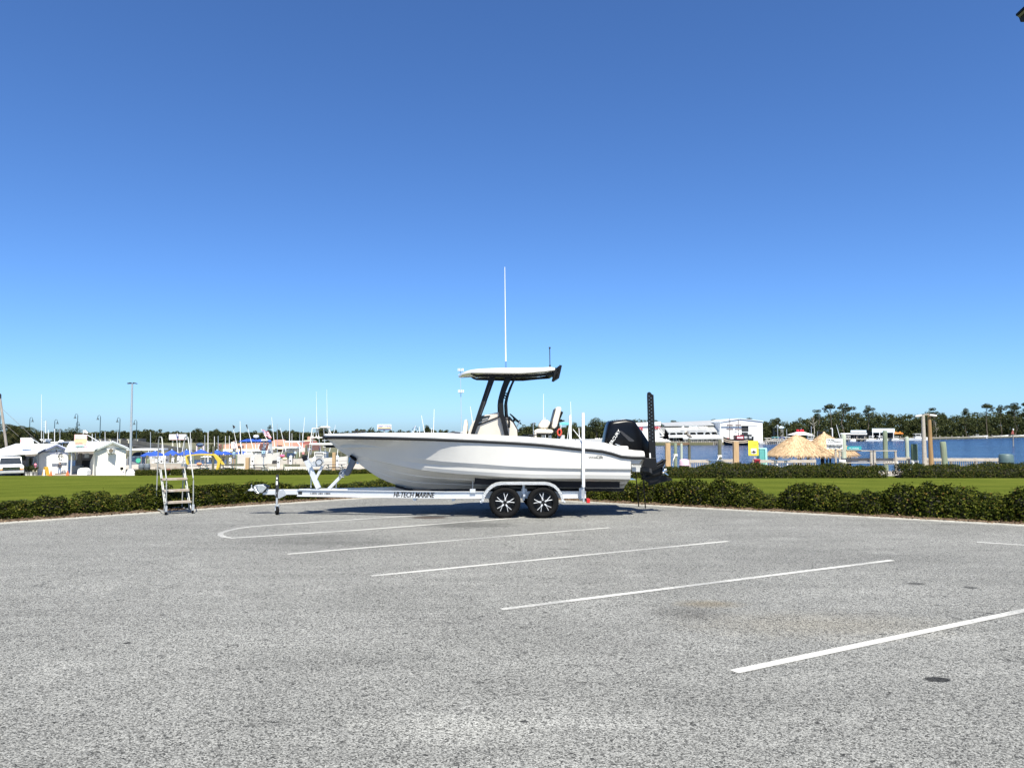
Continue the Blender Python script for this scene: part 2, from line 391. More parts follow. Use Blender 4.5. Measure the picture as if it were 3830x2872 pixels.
# painted bay lines
def paint_material():
    m = bpy.data.materials.new('worn white line paint'); m.use_nodes = True; nt = m.node_tree; N = nt.nodes; L = nt.links
    b = N['Principled BSDF']; b.inputs['Roughness'].default_value = 0.75
    g = N.new('ShaderNodeNewGeometry'); n1 = N.new('ShaderNodeTexNoise'); n1.inputs['Scale'].default_value = 26; n1.inputs['Detail'].default_value = 6; n1.inputs['Roughness'].default_value = 0.75
    L.new(g.outputs['Position'], n1.inputs['Vector'])
    n2 = N.new('ShaderNodeTexNoise'); n2.inputs['Scale'].default_value = 0.6; n2.inputs['Detail'].default_value = 2; L.new(g.outputs['Position'], n2.inputs['Vector'])
    ad = N.new('ShaderNodeMath'); ad.operation = 'ADD'; L.new(n1.outputs['Fac'], ad.inputs[0]); L.new(n2.outputs['Fac'], ad.inputs[1])
    rp = N.new('ShaderNodeValToRGB'); e = rp.color_ramp.elements; e[0].position = 0.66; e[0].color = (0.25, 0.25, 0.235, 1); e[1].position = 0.76; e[1].color = (0.42, 0.415, 0.385, 1)
    hv = N.new('ShaderNodeMath'); hv.operation = 'MULTIPLY'; hv.inputs[1].default_value = 0.75; L.new(ad.outputs[0], hv.inputs[0])
    L.new(hv.outputs[0], rp.inputs[0]); L.new(rp.outputs[0], b.inputs['Base Color'])
    return m
PAINT = paint_material()
def line(pts, w=0.105):
    pts = [Vector((p.x, p.y)) for p in pts]; m = MB(); r = []
    for i, p in enumerate(pts):
        a = pts[max(0, i-1)]; b = pts[min(len(pts)-1, i+1)]; d = (b - a).normalized(); n = Vector((-d.y, d.x)) * w / 2
        r.append([(p.x + n.x, p.y + n.y, 0.004), (p.x - n.x, p.y - n.y, 0.004)])
    m.loft(r, False)
    o = m.build('bay_line', PAINT, lot_o, fix=False)
    if o.data.polygons[0].normal.z < 0: o.data.flip_normals()
    return o
def sub(a, b, n=12): return [a.lerp(b, t) for t in np.linspace(0, 1, n)]
line(sub(G(1075, 2072), G(2280, 1973)), 0.10); line(sub(G(1388, 2154), G(2722, 2024)), 0.10)
line(sub(G(1875, 2279), G(3338, 2095)), 0.10); q0, q1 = G(2745, 2512), G(3830, 2283); line(sub(q0, q1 + (q1 - q0) * 0.5), 0.105)
line(sub(G(3653, 2027), G(4300, 2068)), 0.10)
loop = [G(1634, 1925), G(1496, 1931.5), G(1310, 1944), G(1134, 1956), G(1030, 1962), G(942, 1969), G(890, 1976), G(850, 1985), G(826, 1994), G(824, 2001), G(838, 2008), G(868, 2012), G(981, 2005), G(1350, 1981.5), G(1957, 1935)]
line(loop, 0.11)

# lawn
def lawn_material():
    m = bpy.data.materials.new('mown lawn'); m.use_nodes = True; nt = m.node_tree; N = nt.nodes; L = nt.links
    b = N['Principled BSDF']; b.inputs['Roughness'].default_value = 0.9; b.inputs['Specular IOR Level'].default_value = 0.0
    g = N.new('ShaderNodeNewGeometry')
    mixc = None
    n1 = N.new('ShaderNodeTexNoise'); n1.inputs['Scale'].default_value = 0.35; n1.inputs['Detail'].default_value = 6; n1.inputs['Roughness'].default_value = 0.6; L.new(g.outputs['Position'], n1.inputs['Vector'])
    n2 = N.new('ShaderNodeTexNoise'); n2.inputs['Scale'].default_value = 14; n2.inputs['Detail'].default_value = 6; n2.inputs['Roughness'].default_value = 0.8; L.new(g.outputs['Position'], n2.inputs['Vector'])
    ad = N.new('ShaderNodeMath'); ad.operation = 'ADD'; L.new(n1.outputs['Fac'], ad.inputs[0]); L.new(n2.outputs['Fac'], ad.inputs[1])
    hv = N.new('ShaderNodeMath'); hv.operation = 'MULTIPLY'; hv.inputs[1].default_value = 0.5; L.new(ad.outputs[0], hv.inputs[0])
    rp = N.new('ShaderNodeValToRGB'); e = rp.color_ramp.elements
    e[0].position = 0.30; e[0].color = (0.040, 0.054, 0.009, 1); e[1].position = 0.70; e[1].color = (0.128, 0.138, 0.026, 1)
    k = e.new(0.5); k.color = (0.078, 0.098, 0.016, 1)
    L.new(hv.outputs[0], rp.inputs[0]); L.new(rp.outputs[0], b.inputs['Base Color'])
    n3 = N.new('ShaderNodeTexNoise'); n3.inputs['Scale'].default_value = 60; n3.inputs['Detail'].default_value = 3; L.new(g.outputs['Position'], n3.inputs['Vector'])
    bp = N.new('ShaderNodeBump'); bp.inputs['Strength'].default_value = 0.6; bp.inputs['Distance'].default_value = 0.05; L.new(n3.outputs['Fac'], bp.inputs['Height']); L.new(bp.outputs[0], b.inputs['Normal'])
    return m
LAWN = lawn_material()
lw = MB(); r = []
for X in list(np.linspace(-110, -36, 14)) + [-35.0, -33.0] + list(np.linspace(-31, 14, 24)) + list(np.linspace(18, 90, 12)):
    Y1 = shore(X); r.append([(X, Y, zl(X, Y)) for Y in np.linspace(8 if abs(X) > 10 else 14, Y1, 26)])
lw.loft(r, False)
tag(lw.build('lawn', LAWN, smooth=True), kind='structure')
WALLC = mat('seawall concrete', (0.33, 0.31, 0.28), 0.9, var=0.2, scale=0.8, bump=0.3, bscale=8, world_space=True)
sw = MB(); r = []
for X in list(np.linspace(-110, -36, 8)) + [-35.0, -33.0] + list(np.linspace(-31, 14, 24)) + list(np.linspace(18, 90, 6)):
    Y1 = shore(X); z = zl(X, Y1); r.append([(X, Y1 - 0.02, z - .05), (X, Y1, z + 0.05), (X, Y1 + 0.4, z + 0.05), (X, Y1 + 0.4, WATER_Z - 1.5)])
sw.loft(r, False)
tag(sw.build('seawall', WALLC), kind='structure')

# water
def water_material():
    m = bpy.data.materials.new('choppy bay water'); m.use_nodes = True; nt = m.node_tree; N = nt.nodes; L = nt.links
    b = N['Principled BSDF']; b.inputs['Roughness'].default_value = 0.16; b.inputs['IOR'].default_value = 1.33
    g = N.new('ShaderNodeNewGeometry')
    def noise(sc, st, det=5):
        mp = N.new('ShaderNodeMapping'); mp.inputs['Scale'].default_value = st; L.new(g.outputs['Position'], mp.inputs[0])
        n = N.new('ShaderNodeTexNoise'); n.inputs['Scale'].default_value = sc; n.inputs['Detail'].default_value = det; n.inputs['Roughness'].default_value = 0.62; L.new(mp.outputs[0], n.inputs['Vector']); return n.outputs['Fac']
    c = noise(0.02, (0.6, 1.6, 1), 6); rp = N.new('ShaderNodeValToRGB'); e = rp.color_ramp.elements
    e[0].position = 0.35; e[0].color = (0.006, 0.020, 0.060, 1); e[1].position = 0.7; e[1].color = (0.016, 0.045, 0.11, 1)
    L.new(c, rp.inputs[0]); L.new(rp.outputs[0], b.inputs['Base Color'])
    h1 = noise(0.35, (0.7, 1.0, 1), 7); h2 = noise(0.06, (0.5, 1.0, 1), 3)
    ad = N.new('ShaderNodeMath'); ad.operation = 'MULTIPLY_ADD'; ad.inputs[1].default_value = 2.0; L.new(h2, ad.inputs[0]); L.new(h1, ad.inputs[2])
    bp = N.new('ShaderNodeBump'); bp.inputs['Strength'].default_value = 1.0; bp.inputs['Distance'].default_value = 1.6; L.new(ad.outputs[0], bp.inputs['Height']); L.new(bp.outputs[0], b.inputs['Normal'])
    return m
wt = MB(); wt.add([(-3500, 40, WATER_Z), (3500, 40, WATER_Z), (3500, 6000, WATER_Z), (-3500, 6000, WATER_Z)], [(0, 1, 2, 3)])
tag(wt.build('water', water_material()), kind='structure')

# far shore: one low sheet of land with a bulkhead edge
SHORE = [(-400, 128), (-60, 128), (-36, 132), (-20, 165), (-6, 215), (7, 250), (41, 256), (73, 272), (105, 308), (179, 401), (257, 473), (440, 662), (1100, 900), (3000, 1000)]
LAND_Z = -1.75
FARG = mat('far shore ground', (0.06, 0.07, 0.03), 0.95, scale=0.03, col2=(0.13, 0.115, 0.06), world_space=True)
fl = MB(); n = len(SHORE)
fl.add([(x, y, LAND_Z) for x, y in SHORE] + [(3000, 5000, LAND_Z), (-3000, 5000, LAND_Z), (-3000, 128, LAND_Z)], [tuple(range(n + 3))])
fl.loft([[(x, y, LAND_Z), (x, y - 0.3, WATER_Z - 1)] for x, y in SHORE], False)
tag(fl.build('far_shore', FARG), kind='structure')
# sandy drive in front of the bait sheds
DRIVE = mat('shell and gravel drive', (0.25, 0.23, 0.19), 0.95, var=0.25, scale=3, bump=0.4, bscale=30, world_space=True)
dr = MB(); dr.loft([[(X, Y, zl(X, Y) + 0.02) for Y in np.linspace(74.0 + (0.10 * max(0, -44 - X)) * -1, 90, 8)] for X in np.linspace(-90, -36.5, 14)], False)
tag(dr.build('gravel_drive', DRIVE, smooth=True), kind='structure')

# ================================================================== HEDGES BY THE LOT
HLEAF = leafmat('hedge leaf', [(0, (0.006, 0.010, 0.002)), (0.45, (0.018, 0.026, 0.003)), (0.80, (0.050, 0.060, 0.008)), (0.95, (0.125, 0.128, 0.020)), (1.0, (0.12, 0.065, 0.02))], 0.38, 0.12)
HEDGE_CORE = mat('hedge twigs', (0.014, 0.013, 0.008), 0.95, scale=12, col2=(0.028, 0.025, 0.014), bump=0.6, bscale=30)  # solid twig-mass core, inner shade of the hedge put into its colour
def shrub_meshes(i, wx, wy, h, n, leaf):
    rg = np.random.default_rng(100 + i)
    d = unit(rg, n); d[:, 2] = np.abs(d[:, 2]) * 1.05 - 0.05
    # flattened super-ellipsoid with lumps
    e = 2.25; rr = 1.0 / ((np.abs(d[:, 0])**e + np.abs(d[:, 1])**e + np.abs(d[:, 2])**e)**(1/e))
    lump = sum(np.sin(d @ rg.normal(size=3) * f + rg.uniform(0, 6)) for f in (3, 5, 8, 12)) * 0.045
    depth = 1 - 0.34 * rg.random(n)**1.8; sp = rg.random(n) < 0.05; depth[sp] += rg.uniform(0.02, 0.13, sp.sum())
    q = d * (rr * (1 + lump) * depth)[:, None]
    Pn = q * np.array([wx/2, wy/2, h]); Pn[:, 2] = np.maximum(Pn[:, 2], 0.03)
    Nn = d * np.array([1/wx, 1/wy, 0.6/h]); Nn /= np.linalg.norm(Nn, axis=1, keepdims=True)
    Nn = Nn * 0.75 + unit(rg, n) * 0.75 + np.array([0, -0.15, 0.25]); Nn /= np.linalg.norm(Nn, axis=1, keepdims=True)
    leaves = leaf_mesh('leaves', Pn, Nn, leaf, rg, 0.3, 0.6)
    m = MB(); rings = []
    for a in np.linspace(0, math.pi/2, 6):
        ring = []
        for k in range(16):
            dd = np.array([math.cos(k*math.pi/8)*math.cos(a), math.sin(k*math.pi/8)*math.cos(a), math.sin(a)]) + 1e-6
            r0 = 0.76 / ((abs(dd)**e).sum()**(1/e)) * (1 + 0.05 * math.sin(k*2.3 + a*5))
            ring.append((dd[0]*r0*wx/2, dd[1]*r0*wy/2, dd[2]*r0*h))
        rings.append(ring)
    m.loft(rings, True, True)
    core = bpy.data.meshes.new('twigs'); core.from_pydata(m.v, [], m.f); core.update()
    return leaves, core
SHRUBS = [shrub_meshes(i, 1.25, 1.15, 0.75, 5200, 0.064) for i in range(5)]
def shrub(kind, loc, scale, rz, label, group):
    o = thing('hedge_shrub', label, 'shrub', loc, rz, group); o.scale = scale
    lv, co = SHRUBS[kind]
    link('leaves', lv, HLEAF, o); link('twigs', co, HEDGE_CORE, o)
    return o
ORD = ['first', 'second', 'third', 'fourth', 'fifth', 'sixth', 'seventh', 'eighth', 'ninth', 'tenth', 'eleventh', 'twelfth', 'thirteenth', 'fourteenth', 'fifteenth', 'sixteenth', 'seventeenth', 'eighteenth', 'nineteenth', 'twentieth', 'twenty-first', 'twenty-second', 'twenty-third', 'twenty-fourth', 'twenty-fifth', 'twenty-sixth']
# left run: (photo x, top y); the base stands on the bed behind the kerb
def place_hedge(tops, off, grp, where):
    E = lot_edge(off)
    for i, (px, py, wf) in enumerate(tops):
        # walk the edge to the point that projects to px
        best = None
        for a, b in zip(E[:-1], E[1:]):
            for t in np.linspace(0, 1, 12):
                q = a.lerp(b, t)
                if q.y < 5: continue
                x = 1915 + q.x / q.y * FPX
                if best is None or abs(x - px) < best[0]: best = (abs(x - px), q, (b - a).normalized())
        q, d = best[1], best[2]
        z = CAM_H - (py - 1615) * (q.y + 0.15) / FPX
        shrub(rnd.randrange(5), (q.x, q.y, 0.03), (wf * rnd.uniform(.82, .98), rnd.uniform(.9, 1.1), max(0.35, z - 0.02) / 0.75 * 0.93), math.atan2(d.y, d.x) + rnd.choice((0, math.pi)) + rnd.uniform(-.12, .12),
              '%s %s' % (ORD[i], where), grp)
place_hedge([(-130, 1872, 1.1), (15, 1868, 1.0), (100, 1862, .85), (195, 1846, .95), (350, 1830, 1.0), (455, 1846, .85), (525, 1820, .95), (595, 1804, 1.0), (680, 1820, 1.05), (770, 1808, 1.05), (860, 1803, 1.05), (960, 1794, 1.1),
             (1050, 1802, 1.1), (1150, 1806, 1.1), (1250, 1803, 1.1), (1350, 1798, 1.1), (1430, 1788, 1.1), (1530, 1812, 1.2), (1640, 1812, 1.2), (1740, 1812, 1.2), (1850, 1812, 1.1), (1950, 1812, 1.1)],
            0.95, 'shrubs of the hedge left of the corner', 'shrub from the left end of the kerbside hedge left of the boat')
place_hedge([(2060, 1812, 1.1), (2150, 1808, 1.1), (2240, 1800, 1.1), (2330, 1790, 1.1), (2420, 1792, 1.05), (2510, 1790, 1.05), (2600, 1782, 1.05), (2690, 1786, 1.05), (2780, 1806, 1.0), (2860, 1850, .85), (2960, 1803, 1.05), (3060, 1803, 1.05), (3160, 1836, .85), (3260, 1824, .95),
             (3370, 1803, 1.1), (3485, 1793, 1.15), (3600, 1812, 1.1), (3690, 1836, .95), (3755, 1858, .8), (3850, 1815, 1.2)],
            0.95, 'shrubs of the hedge right of the boat', 'shrub rightward from the trailer wheels in the hedge behind the outboard')

# ================================================================== LOW HEDGES ON THE FAR SIDE OF THE LAWN
FLEAF = leafmat('far hedge leaf', [(0, (0.012, 0.019, 0.004)), (0.5, (0.028, 0.038, 0.007)), (0.88, (0.060, 0.066, 0.013)), (1.0, (0.11, 0.085, 0.02))], 0.4, 0.2)
def far_hedge(label, pts, n, leaf):
    """pts: (X, Y, height, half-depth) along the row"""
    rg = np.random.default_rng(int(abs(pts[0][0]) * 10) + 3); A = np.array([p[:2] for p in pts]); H = np.array([p[2] for p in pts]); W = np.array([p[3] for p in pts])
    seg = np.linalg.norm(np.diff(A, axis=0), axis=1); cum = np.concatenate([[0], np.cumsum(seg)]); L = cum[-1]
    s = rg.uniform(0, L, n); X = np.interp(s, cum, A[:, 0]); Y = np.interp(s, cum, A[:, 1]); h = np.interp(s, cum, H); w = np.interp(s, cum, W)
    h = h * (1 + 0.10*np.sin(s*1.1 + 1) + 0.07*np.sin(s*2.7) + 0.05*np.sin(s*6.1))
    a = rg.uniform(0.0, math.pi, n); e = 2.8; c, sn = np.cos(a), np.sin(a); rr = 1/((np.abs(c)**e + np.abs(sn)**e)**(1/e)) * (1 - 0.35*rg.random(n)**2 + 0.05*rg.normal(size=n))
    oy, oz = c*rr*w, np.maximum(0.03, sn*rr*h)
    d = np.diff(A, axis=0) / seg[:, None]; idx = np.clip(np.searchsorted(cum, s, 'right')-1, 0, len(seg)-1); nx, ny = -d[idx, 1], d[idx, 0]
    X2, Y2 = X + nx*oy, Y + ny*oy
    Z = np.array([zl(x, y) for x, y in zip(X2, Y2)]) + oz
    Nn = np.stack([nx*c, ny*c, sn*0.7], 1) + unit(rg, n)*0.8 + np.array([0, -0.1, 0.2]); Nn /= np.linalg.norm(Nn, axis=1, keepdims=True)
    org = np.array([A[0, 0], A[0, 1], zl(*A[0])])
    o = thing('hedge', label, 'hedge', org)
    link('leaves', leaf_mesh('leaves', np.stack([X2, Y2, Z], 1) - org, Nn, leaf, rg, 0.3, 0.6), FLEAF, o)
    m = MB(); rings = []
    for t in np.linspace(0, L, max(8, int(L))):
        x, y = np.interp(t, cum, A[:, 0]), np.interp(t, cum, A[:, 1]); en = min(1, .25 + min(t, L - t) / .8); hh, ww = np.interp(t, cum, H)*0.74*en, np.interp(t, cum, W)*0.76*en
        k = min(len(seg)-1, int(np.searchsorted(cum, t, 'right')-1)); nx_, ny_ = -d[k, 1], d[k, 0]; z = zl(x, y)
        rings.append([(x+nx_*f*ww-org[0], y+ny_*f*ww-org[1], z+g*hh-org[2]) for f, g in ((-1, 0), (-1, .7), (-.7, 1), (.7, 1), (1, .7), (1, 0))])
    m.loft(rings, True, True); m.build('twigs', HEDGE_CORE, o)
def hp(px, py, h, w, Y): q = P(px, py, Y); return (q.x, q.y, h, w)
far_hedge('low clipped hedge at the lawn edge before the marina slips', [hp(690, 0, .56, .6, 76.5), hp(830, 0, .60, .6, 77.5), hp(1000, 0, .48, .6, 79), hp(1300, 0, .42, .6, 80.5), hp(1500, 0, .42, .6, 81)], 26000, 0.13)
far_hedge('short dark hedge clump beside the bins on the lawn edge', [hp(562, 0, .45, .6, 75.5), hp(680, 0, .52, .6, 76.3)], 7000, 0.13)
far_hedge('long low hedge before the docks between pink bin and step', [hp(2330, 0, .55, .5, 45), hp(2540, 0, .66, .6, 45), hp(2650, 0, .8, .65, 45), hp(2900, 0, .74, .6, 45), hp(3250, 0, .7, .6, 45.2)], 30000, 0.09)
far_hedge('low hedge before the docks right of the concrete step', [hp(3300, 0, .68, .6, 45.2), hp(3500, 0, .8, .65, 45.2), hp(3830, 0, .74, .6, 45.2), hp(4100, 0, .7, .6, 45.2)], 24000, 0.09)

# ================================================================== THE BOAT
BO = Vector((0.3, 19.2, 0)); BA = math.radians(2.5)
_c, _s = math.cos(BA), math.sin(BA)
def bl(px, py, yl):
    """(x, z) in the boat's own frame of what is seen at a pixel, on the boat's plane y = yl."""
    d = ray(px, py); o = Vector((0, 0, CAM_H)) - BO
    ly_o, ly_d = -_s*o.x + _c*o.y, -_s*d.x + _c*d.y
    t = (yl - ly_o) / ly_d; q = o + d * t
    return (_c*q.x + _s*q.y, q.z)
boat = thing('fishing_boat', 'white centre console fishing boat with black outboard standing on the trailer', 'boat', BO, BA)
XB = bl(1213, 1635.5, 0)[0]; XS = bl(2357, 1770, -1.1)[0]
LEN = XS - XB
def hb_s(x): return interp([(0, 0.0), (.012, .16), (.03, .30), (.07, .52), (.13, .76), (.21, .97), (.31, 1.12), (.45, 1.22), (.6, 1.25), (1, 1.20)], (x - XB) / LEN)
def conv(pts, hb):
    out = []
    for px, py in pts:
        y = -0.8
        for k in range(5): x, z = bl(px, py, y); y = -hb(x)
        out.append((x, z))
    return sorted(out)
Zs = conv([(1213, 1635.5), (1300, 1636), (1399, 1637.5), (1598, 1642), (1700, 1646), (1797, 1650), (1994, 1661), (2174, 1680), (2250, 1687), (2285, 1695), (2315, 1705), (2340, 1709.5), (2380, 1711)], hb_s)
Zg = conv([(1232, 1624), (1400, 1620), (1598, 1620), (1700, 1623), (1994, 1636), (2174, 1650), (2250, 1655), (2301, 1663), (2362, 1684), (2404, 1688)], lambda x: max(0, hb_s(x) - .08))
Zk = conv([(1213, 1636), (1222, 1641), (1248, 1666), (1280, 1692), (1311, 1711), (1359, 1746), (1407, 1781), (1455, 1803), (1510, 1821), (1580, 1830), (1700, 1834), (2000, 1836), (2330, 1837)], lambda x: 0)
zk = lambda x: interp(Zk, x)
def line_hb(x0, tab): return lambda x: 0.0 if x <= x0 else interp(tab, (x - x0) / (XS - x0))
X1 = bl(1283, 1690, 0)[0]; X2 = bl(1296, 1699, 0)[0]; X3 = bl(1318, 1713, 0)[0]
hb1 = line_hb(X1, [(0, 0), (.05, .17), (.12, .42), (.2, .69), (.3, .93), (.45, 1.155), (.6, 1.225), (1, 1.19)])
hb2 = line_hb(X2, [(0, 0), (.05, .15), (.12, .38), (.2, .64), (.3, .87), (.45, 1.11), (.6, 1.18), (1, 1.145)])
hb3 = line_hb(X3, [(0, 0), (.05, .15), (.12, .39), (.2, .64), (.3, .85), (.45, 1.07), (.6, 1.145), (1, 1.12)])
Z1 = conv([(1283, 1688), (1360, 1687), (1443, 1691), (1518, 1706), (1638, 1724), (1797, 1735), (1978, 1747.7), (2300, 1753.6), (2359, 1754)], hb1)
Z2 = conv([(1296, 1699), (1360, 1705), (1423, 1714), (1558, 1731), (1677, 1743), (1797, 1752), (1978, 1759.6), (2300, 1761.6), (2359, 1762)], hb2)
Z3 = conv([(1318, 1713), (1360, 1716), (1423, 1727), (1558, 1755), (1680, 1769), (1797, 1777), (1978, 1787), (2300, 1791), (2355, 1792)], hb3)
def section(x):
    """port half-section from the rub rail down to the keel, list of (y, z) with y >= 0 outboard"""
    hs, zs = hb_s(x), interp(Zs, x); k = zk(x)
    def ln(h, Z, x0): return (h(x), max(k, interp(Z, x))) if x > x0 else (0.0, k)
    a1, a2, a3 = ln(hb1, Z1, X1), ln(hb2, Z2, X2), ln(hb3, Z3, X3)
    t = (x - XB) / LEN; fl = 0.15 * max(0, 1 - t / 0.42)
    pts = [(hs, zs)]
    for f in (0.2, 0.4, 0.6, 0.8):
        y = lerp(hs, a1[0], f); z = lerp(zs, a1[1], f)
        pts.append((max(0, y - fl * math.sin(math.pi * f) * min(1, hs / .5)), z))
    pts += [a1, a2, (lerp(a2[0], a3[0], .5) + .012 * min(1, a3[0]), lerp(a2[1], a3[1], .5)), a3]
    b3 = (max(0, a3[0] - .05 * min(1, a3[0]*3)), a3[1] - .012 * min(1, a3[0]*3)); pts.append(b3)          # chine flat
    for f in (0.33, 0.66):
        y = lerp(b3[0], 0, f); z = lerp(b3[1], k, f) + 0.03 * math.sin(math.pi*f) * min(1, a3[0])
        st = 0.020 * min(1, a3[0] * 2)
        pts += [(y + .012 * min(1, a3[0]), z), (y, z - st)]
    pts.append((0.0, k)); return pts
xs = [XB + LEN * t for t in (0, .004, .012, .024, .04, .06, .08, .1, .125, .15, .18, .21, .25, .3, .35, .4, .46, .52, .6, .68, .76, .84, .92, 1.0)]
hull = MB(); rings = []
for x in xs:
    s_ = section(x); rings.append([(x, -y, z) for y, z in s_] + [(x, y, z) for y, z in reversed(s_[:-1])])
hull.loft(rings, False)
n = len(rings[0]); o_ = (len(xs) - 1) * n; hull.f.append(tuple(o_ + k for k in range(n)))        # transom
hull_o = hull.build('hull', GEL, boat, smooth=11)
# stern platform overhanging the transom
xe = bl(2410, 1709, -1.15)[0]
zt = bl(2404, 1690, -1.1)[1]; zb = bl(2385, 1735, -1.1)[1]
for s in (-1, 1):
    sp = MB(); sp.prism([(XS - .02, zb), (XS + .20, zb), (xe - .01, bl(2400, 1714, -1.1)[1]), (xe - .01, zt - .09), (XS - .02, zt - .09)], s*0.52, s*1.13)
    sp.build('stern_wing', GEL, boat, bevel=0.02)
# gunwale cap
def zg(x): return interp(Zg, x)
cap = MB(); r = []
gx = [x for x in xs if x < XS - .01] + [XS - .02, (XS + xe) / 2, xe]
for x in gx:
    hs = hb_s(min(x, XS)); zs, z2 = interp(Zs, x) + .0, zg(x); w = 0.24
    i0 = max(0.0, hs - .035 * min(1, hs*4)); i1 = max(0.0, hs - .10 * min(1, hs*3)); i2 = max(0.0, hs - .10 - w) if hs > .34 else 0.0
    r.append([(x, -hs*1.005, zs), (x, -i0, lerp(zs, z2, .75)), (x, -i1, z2), (x, -i2, z2 + .012), (x, -max(0, i2 - .015), z2 - .03), (x, -max(0, i2 - .02), z2 - .34 if hs > .45 else z2 - .05)])
cap.loft(r, False); cap.loft([[(p[0], -p[1], p[2]) for p in q] for q in r], False)
lst = r[-1]; cap.add(lst, [tuple(range(6))]); cap.add([(p[0], -p[1], p[2]) for p in lst], [tuple(range(6))])
cap.build('gunwale', GEL, boat, smooth=35)
dk = MB(); r = []
for x in gx[6:-2]:
    w = max(0.05, hb_s(x) - .33); z = zg(x) - (0.05 if (x - XB)/LEN < .27 else .32); r.append([(x, -w, z), (x, -w*.3, z + .01), (x, w*.3, z + .01), (x, w, z)])
dk.loft(r, False); NONSKID = mat('nonskid deck', (0.66, 0.65, 0.60), 0.8, var=0.06, scale=20, bump=0.3, bscale=120)
dk.build('deck', NONSKID, boat)
tw = MB(); tw.box((XS - .12, 0, zg(XS - .3) - .19), (.22, 2.0, .34)); tw.build('transom_wall', GEL, boat, bevel=.03)
# rub rail with a bright insert
rr_, ri_ = MB(), MB()
for s in (-1, 1):
    pr = []; pi = []
    for x in [XB + LEN * t for t in np.concatenate([[0, .004, .012, .024, .04, .06, .08], np.linspace(.1, 1, 30)])] + [(XS + xe) / 2, xe]:
        hs = hb_s(min(x, XS)) ; z = interp(Zs, x)
        pr.append([(x, s*(hs + a), z + b) for a, b in ((-.01, .042), (.025, .036), (.042, .012), (.042, -.012), (.025, -.036), (-.01, -.042))])
        pi.append([(x, s*(hs + a), z + b) for a, b in ((.02, .040), (.032, .036), (.032, .030), (.02, .028))])
    rr_.loft(pr); ri_.loft(pi)
rr_.box((XB - .012, 0, interp(Zs, XB)), (.05, .1, .084)); 
RAILM = mat('black rub rail', (0.007, 0.007, 0.008), 0.5, var=0.2, scale=4)
ro = rr_.build('rub_rail', RAILM, boat, smooth=50); ri_.build('rail_insert', STEEL, ro, smooth=50)
# bow nav light, cleats, bow eye
for px in (1325, 1990):
    x, z = bl(px, 1622, -.8); hs = hb_s(x) - .2; z = zg(x) + .015
    for s in (-1, 1):
        cl = MB(); cl.bar((x - .11, s*hs, z + .04), (x + .11, s*hs, z + .04), .03, .022); cl.cyl((x - .03, s*hs, z - .02), (x - .03, s*hs, z + .04), .013); cl.cyl((x + .03, s*hs, z - .02), (x + .03, s*hs, z + .04), .013); cl.build('cleat', DARK, boat)
# lettering on the topsides
def on_hull(px0, px1, py0, py1, s, m, **kw):
    x0, _ = bl(px0, (py0+py1)/2, -1.2); x1, _ = bl(px1, (py0+py1)/2, -1.2); _, z0 = bl((px0+px1)/2, py1, -1.2); _, z1 = bl((px0+px1)/2, py0, -1.2)
    xm, zm = (x0+x1)/2, (z0+z1)/2; sec = section(xm); y = next(lerp(a[0], b[0], (a[1]-zm)/(a[1]-b[1]+1e-9)) for a, b in zip(sec[:-1], sec[1:]) if a[1] >= zm >= b[1])
    return text(s, m, hull_o, at(xm, -y - .0035, zm), x1 - x0, z1 - z0, **kw)
on_hull(2201, 2255, 1707, 1714, 'WHALER', INK, bold=0.01, shear=.1); on_hull(2231, 2251, 1702.3, 1705, 'BOSTON', INK, shear=.2)
ac = MB()
pts = []
for px, py in ((2184, 1711), (2190, 1716), (2200, 1718.5), (2230, 1719.5), (2266, 1720.5)):
    x, z = bl(px, py, -1.215); pts.append((x, -hb_s(x) - .0 + .02, z))
ac.path(pts, .006, 5); ac.build('accent_line', INK, hull_o)

# ------- console
con = MB(); yc = .42
prof = [bl(*p, -.42) for p in ((1745, 1650), (1752, 1612), (1766, 1580), (1793, 1556), (1866, 1541), (1875, 1548), (1893, 1560), (1918, 1580), (1934, 1608), (1938, 1650))]
con.prism(prof, -yc, yc); con_o = con.build('console', mat('console gelcoat', (0.56, 0.51, 0.44), .3, var=.03, coat=.3), boat, bevel=.03, seg=3)
q = MB(); q.prism([bl(*p, -.43) for p in ((1792, 1558), (1834, 1553), (1826, 1566), (1798, 1576), (1783, 1583))], -.434, .434); q.build('side_glass', GLASS, con_o)
lm = MB(); lm.prism([bl(*p, -.44) for p in ((1772, 1592), (1868, 1556), (1869, 1560), (1775, 1597))], -.445, .445); lm.build('grab_line', BLACK, con_o)
xm, zm = bl(1814, 1567, -.44); text('WEATHER', WHITE, con_o, at(xm, -.447, zm, FACE @ Matrix.Rotation(.28, 4, 'Z')), .16, .02)
ws = MB(); a0, a1_ = bl(1796, 1556, -.42), bl(1819, 1501, -.42)
ws.add([(a0[0], -.4, a0[1]), (a0[0], .4, a0[1]), (a1_[0], .34, a1_[1]), (a1_[0], -.34, a1_[1])], [(0, 1, 2, 3)])
wo_ = ws.build('windshield', mat('clear acrylic', (0.55, 0.60, 0.62), .05, var=.02, trans=.92), con_o)
for s in (-1, 1): fr = MB(); fr.bar((a0[0], s*.41, a0[1]), (a1_[0], s*.35, a1_[1]), .02, .022); fr.build('windshield_frame', BLACK, wo_)
fs = MB(); fs.prism([bl(*p, -.3) for p in ((1727, 1650), (1732, 1600), (1738, 1570), (1747, 1568), (1750, 1590), (1744, 1650))], -.36, .36); fs.build('front_backrest', CREAM, con_o, bevel=.025, seg=3)
fp_ = MB(); fp_.prism([bl(*p, -.3) for p in ((1716, 1650), (1722, 1615), (1735, 1612), (1737, 1650))], -.34, .34); fp_.build('front_seat', mat('grey vinyl', (.35, .36, .37), .5), con_o, bevel=.02)
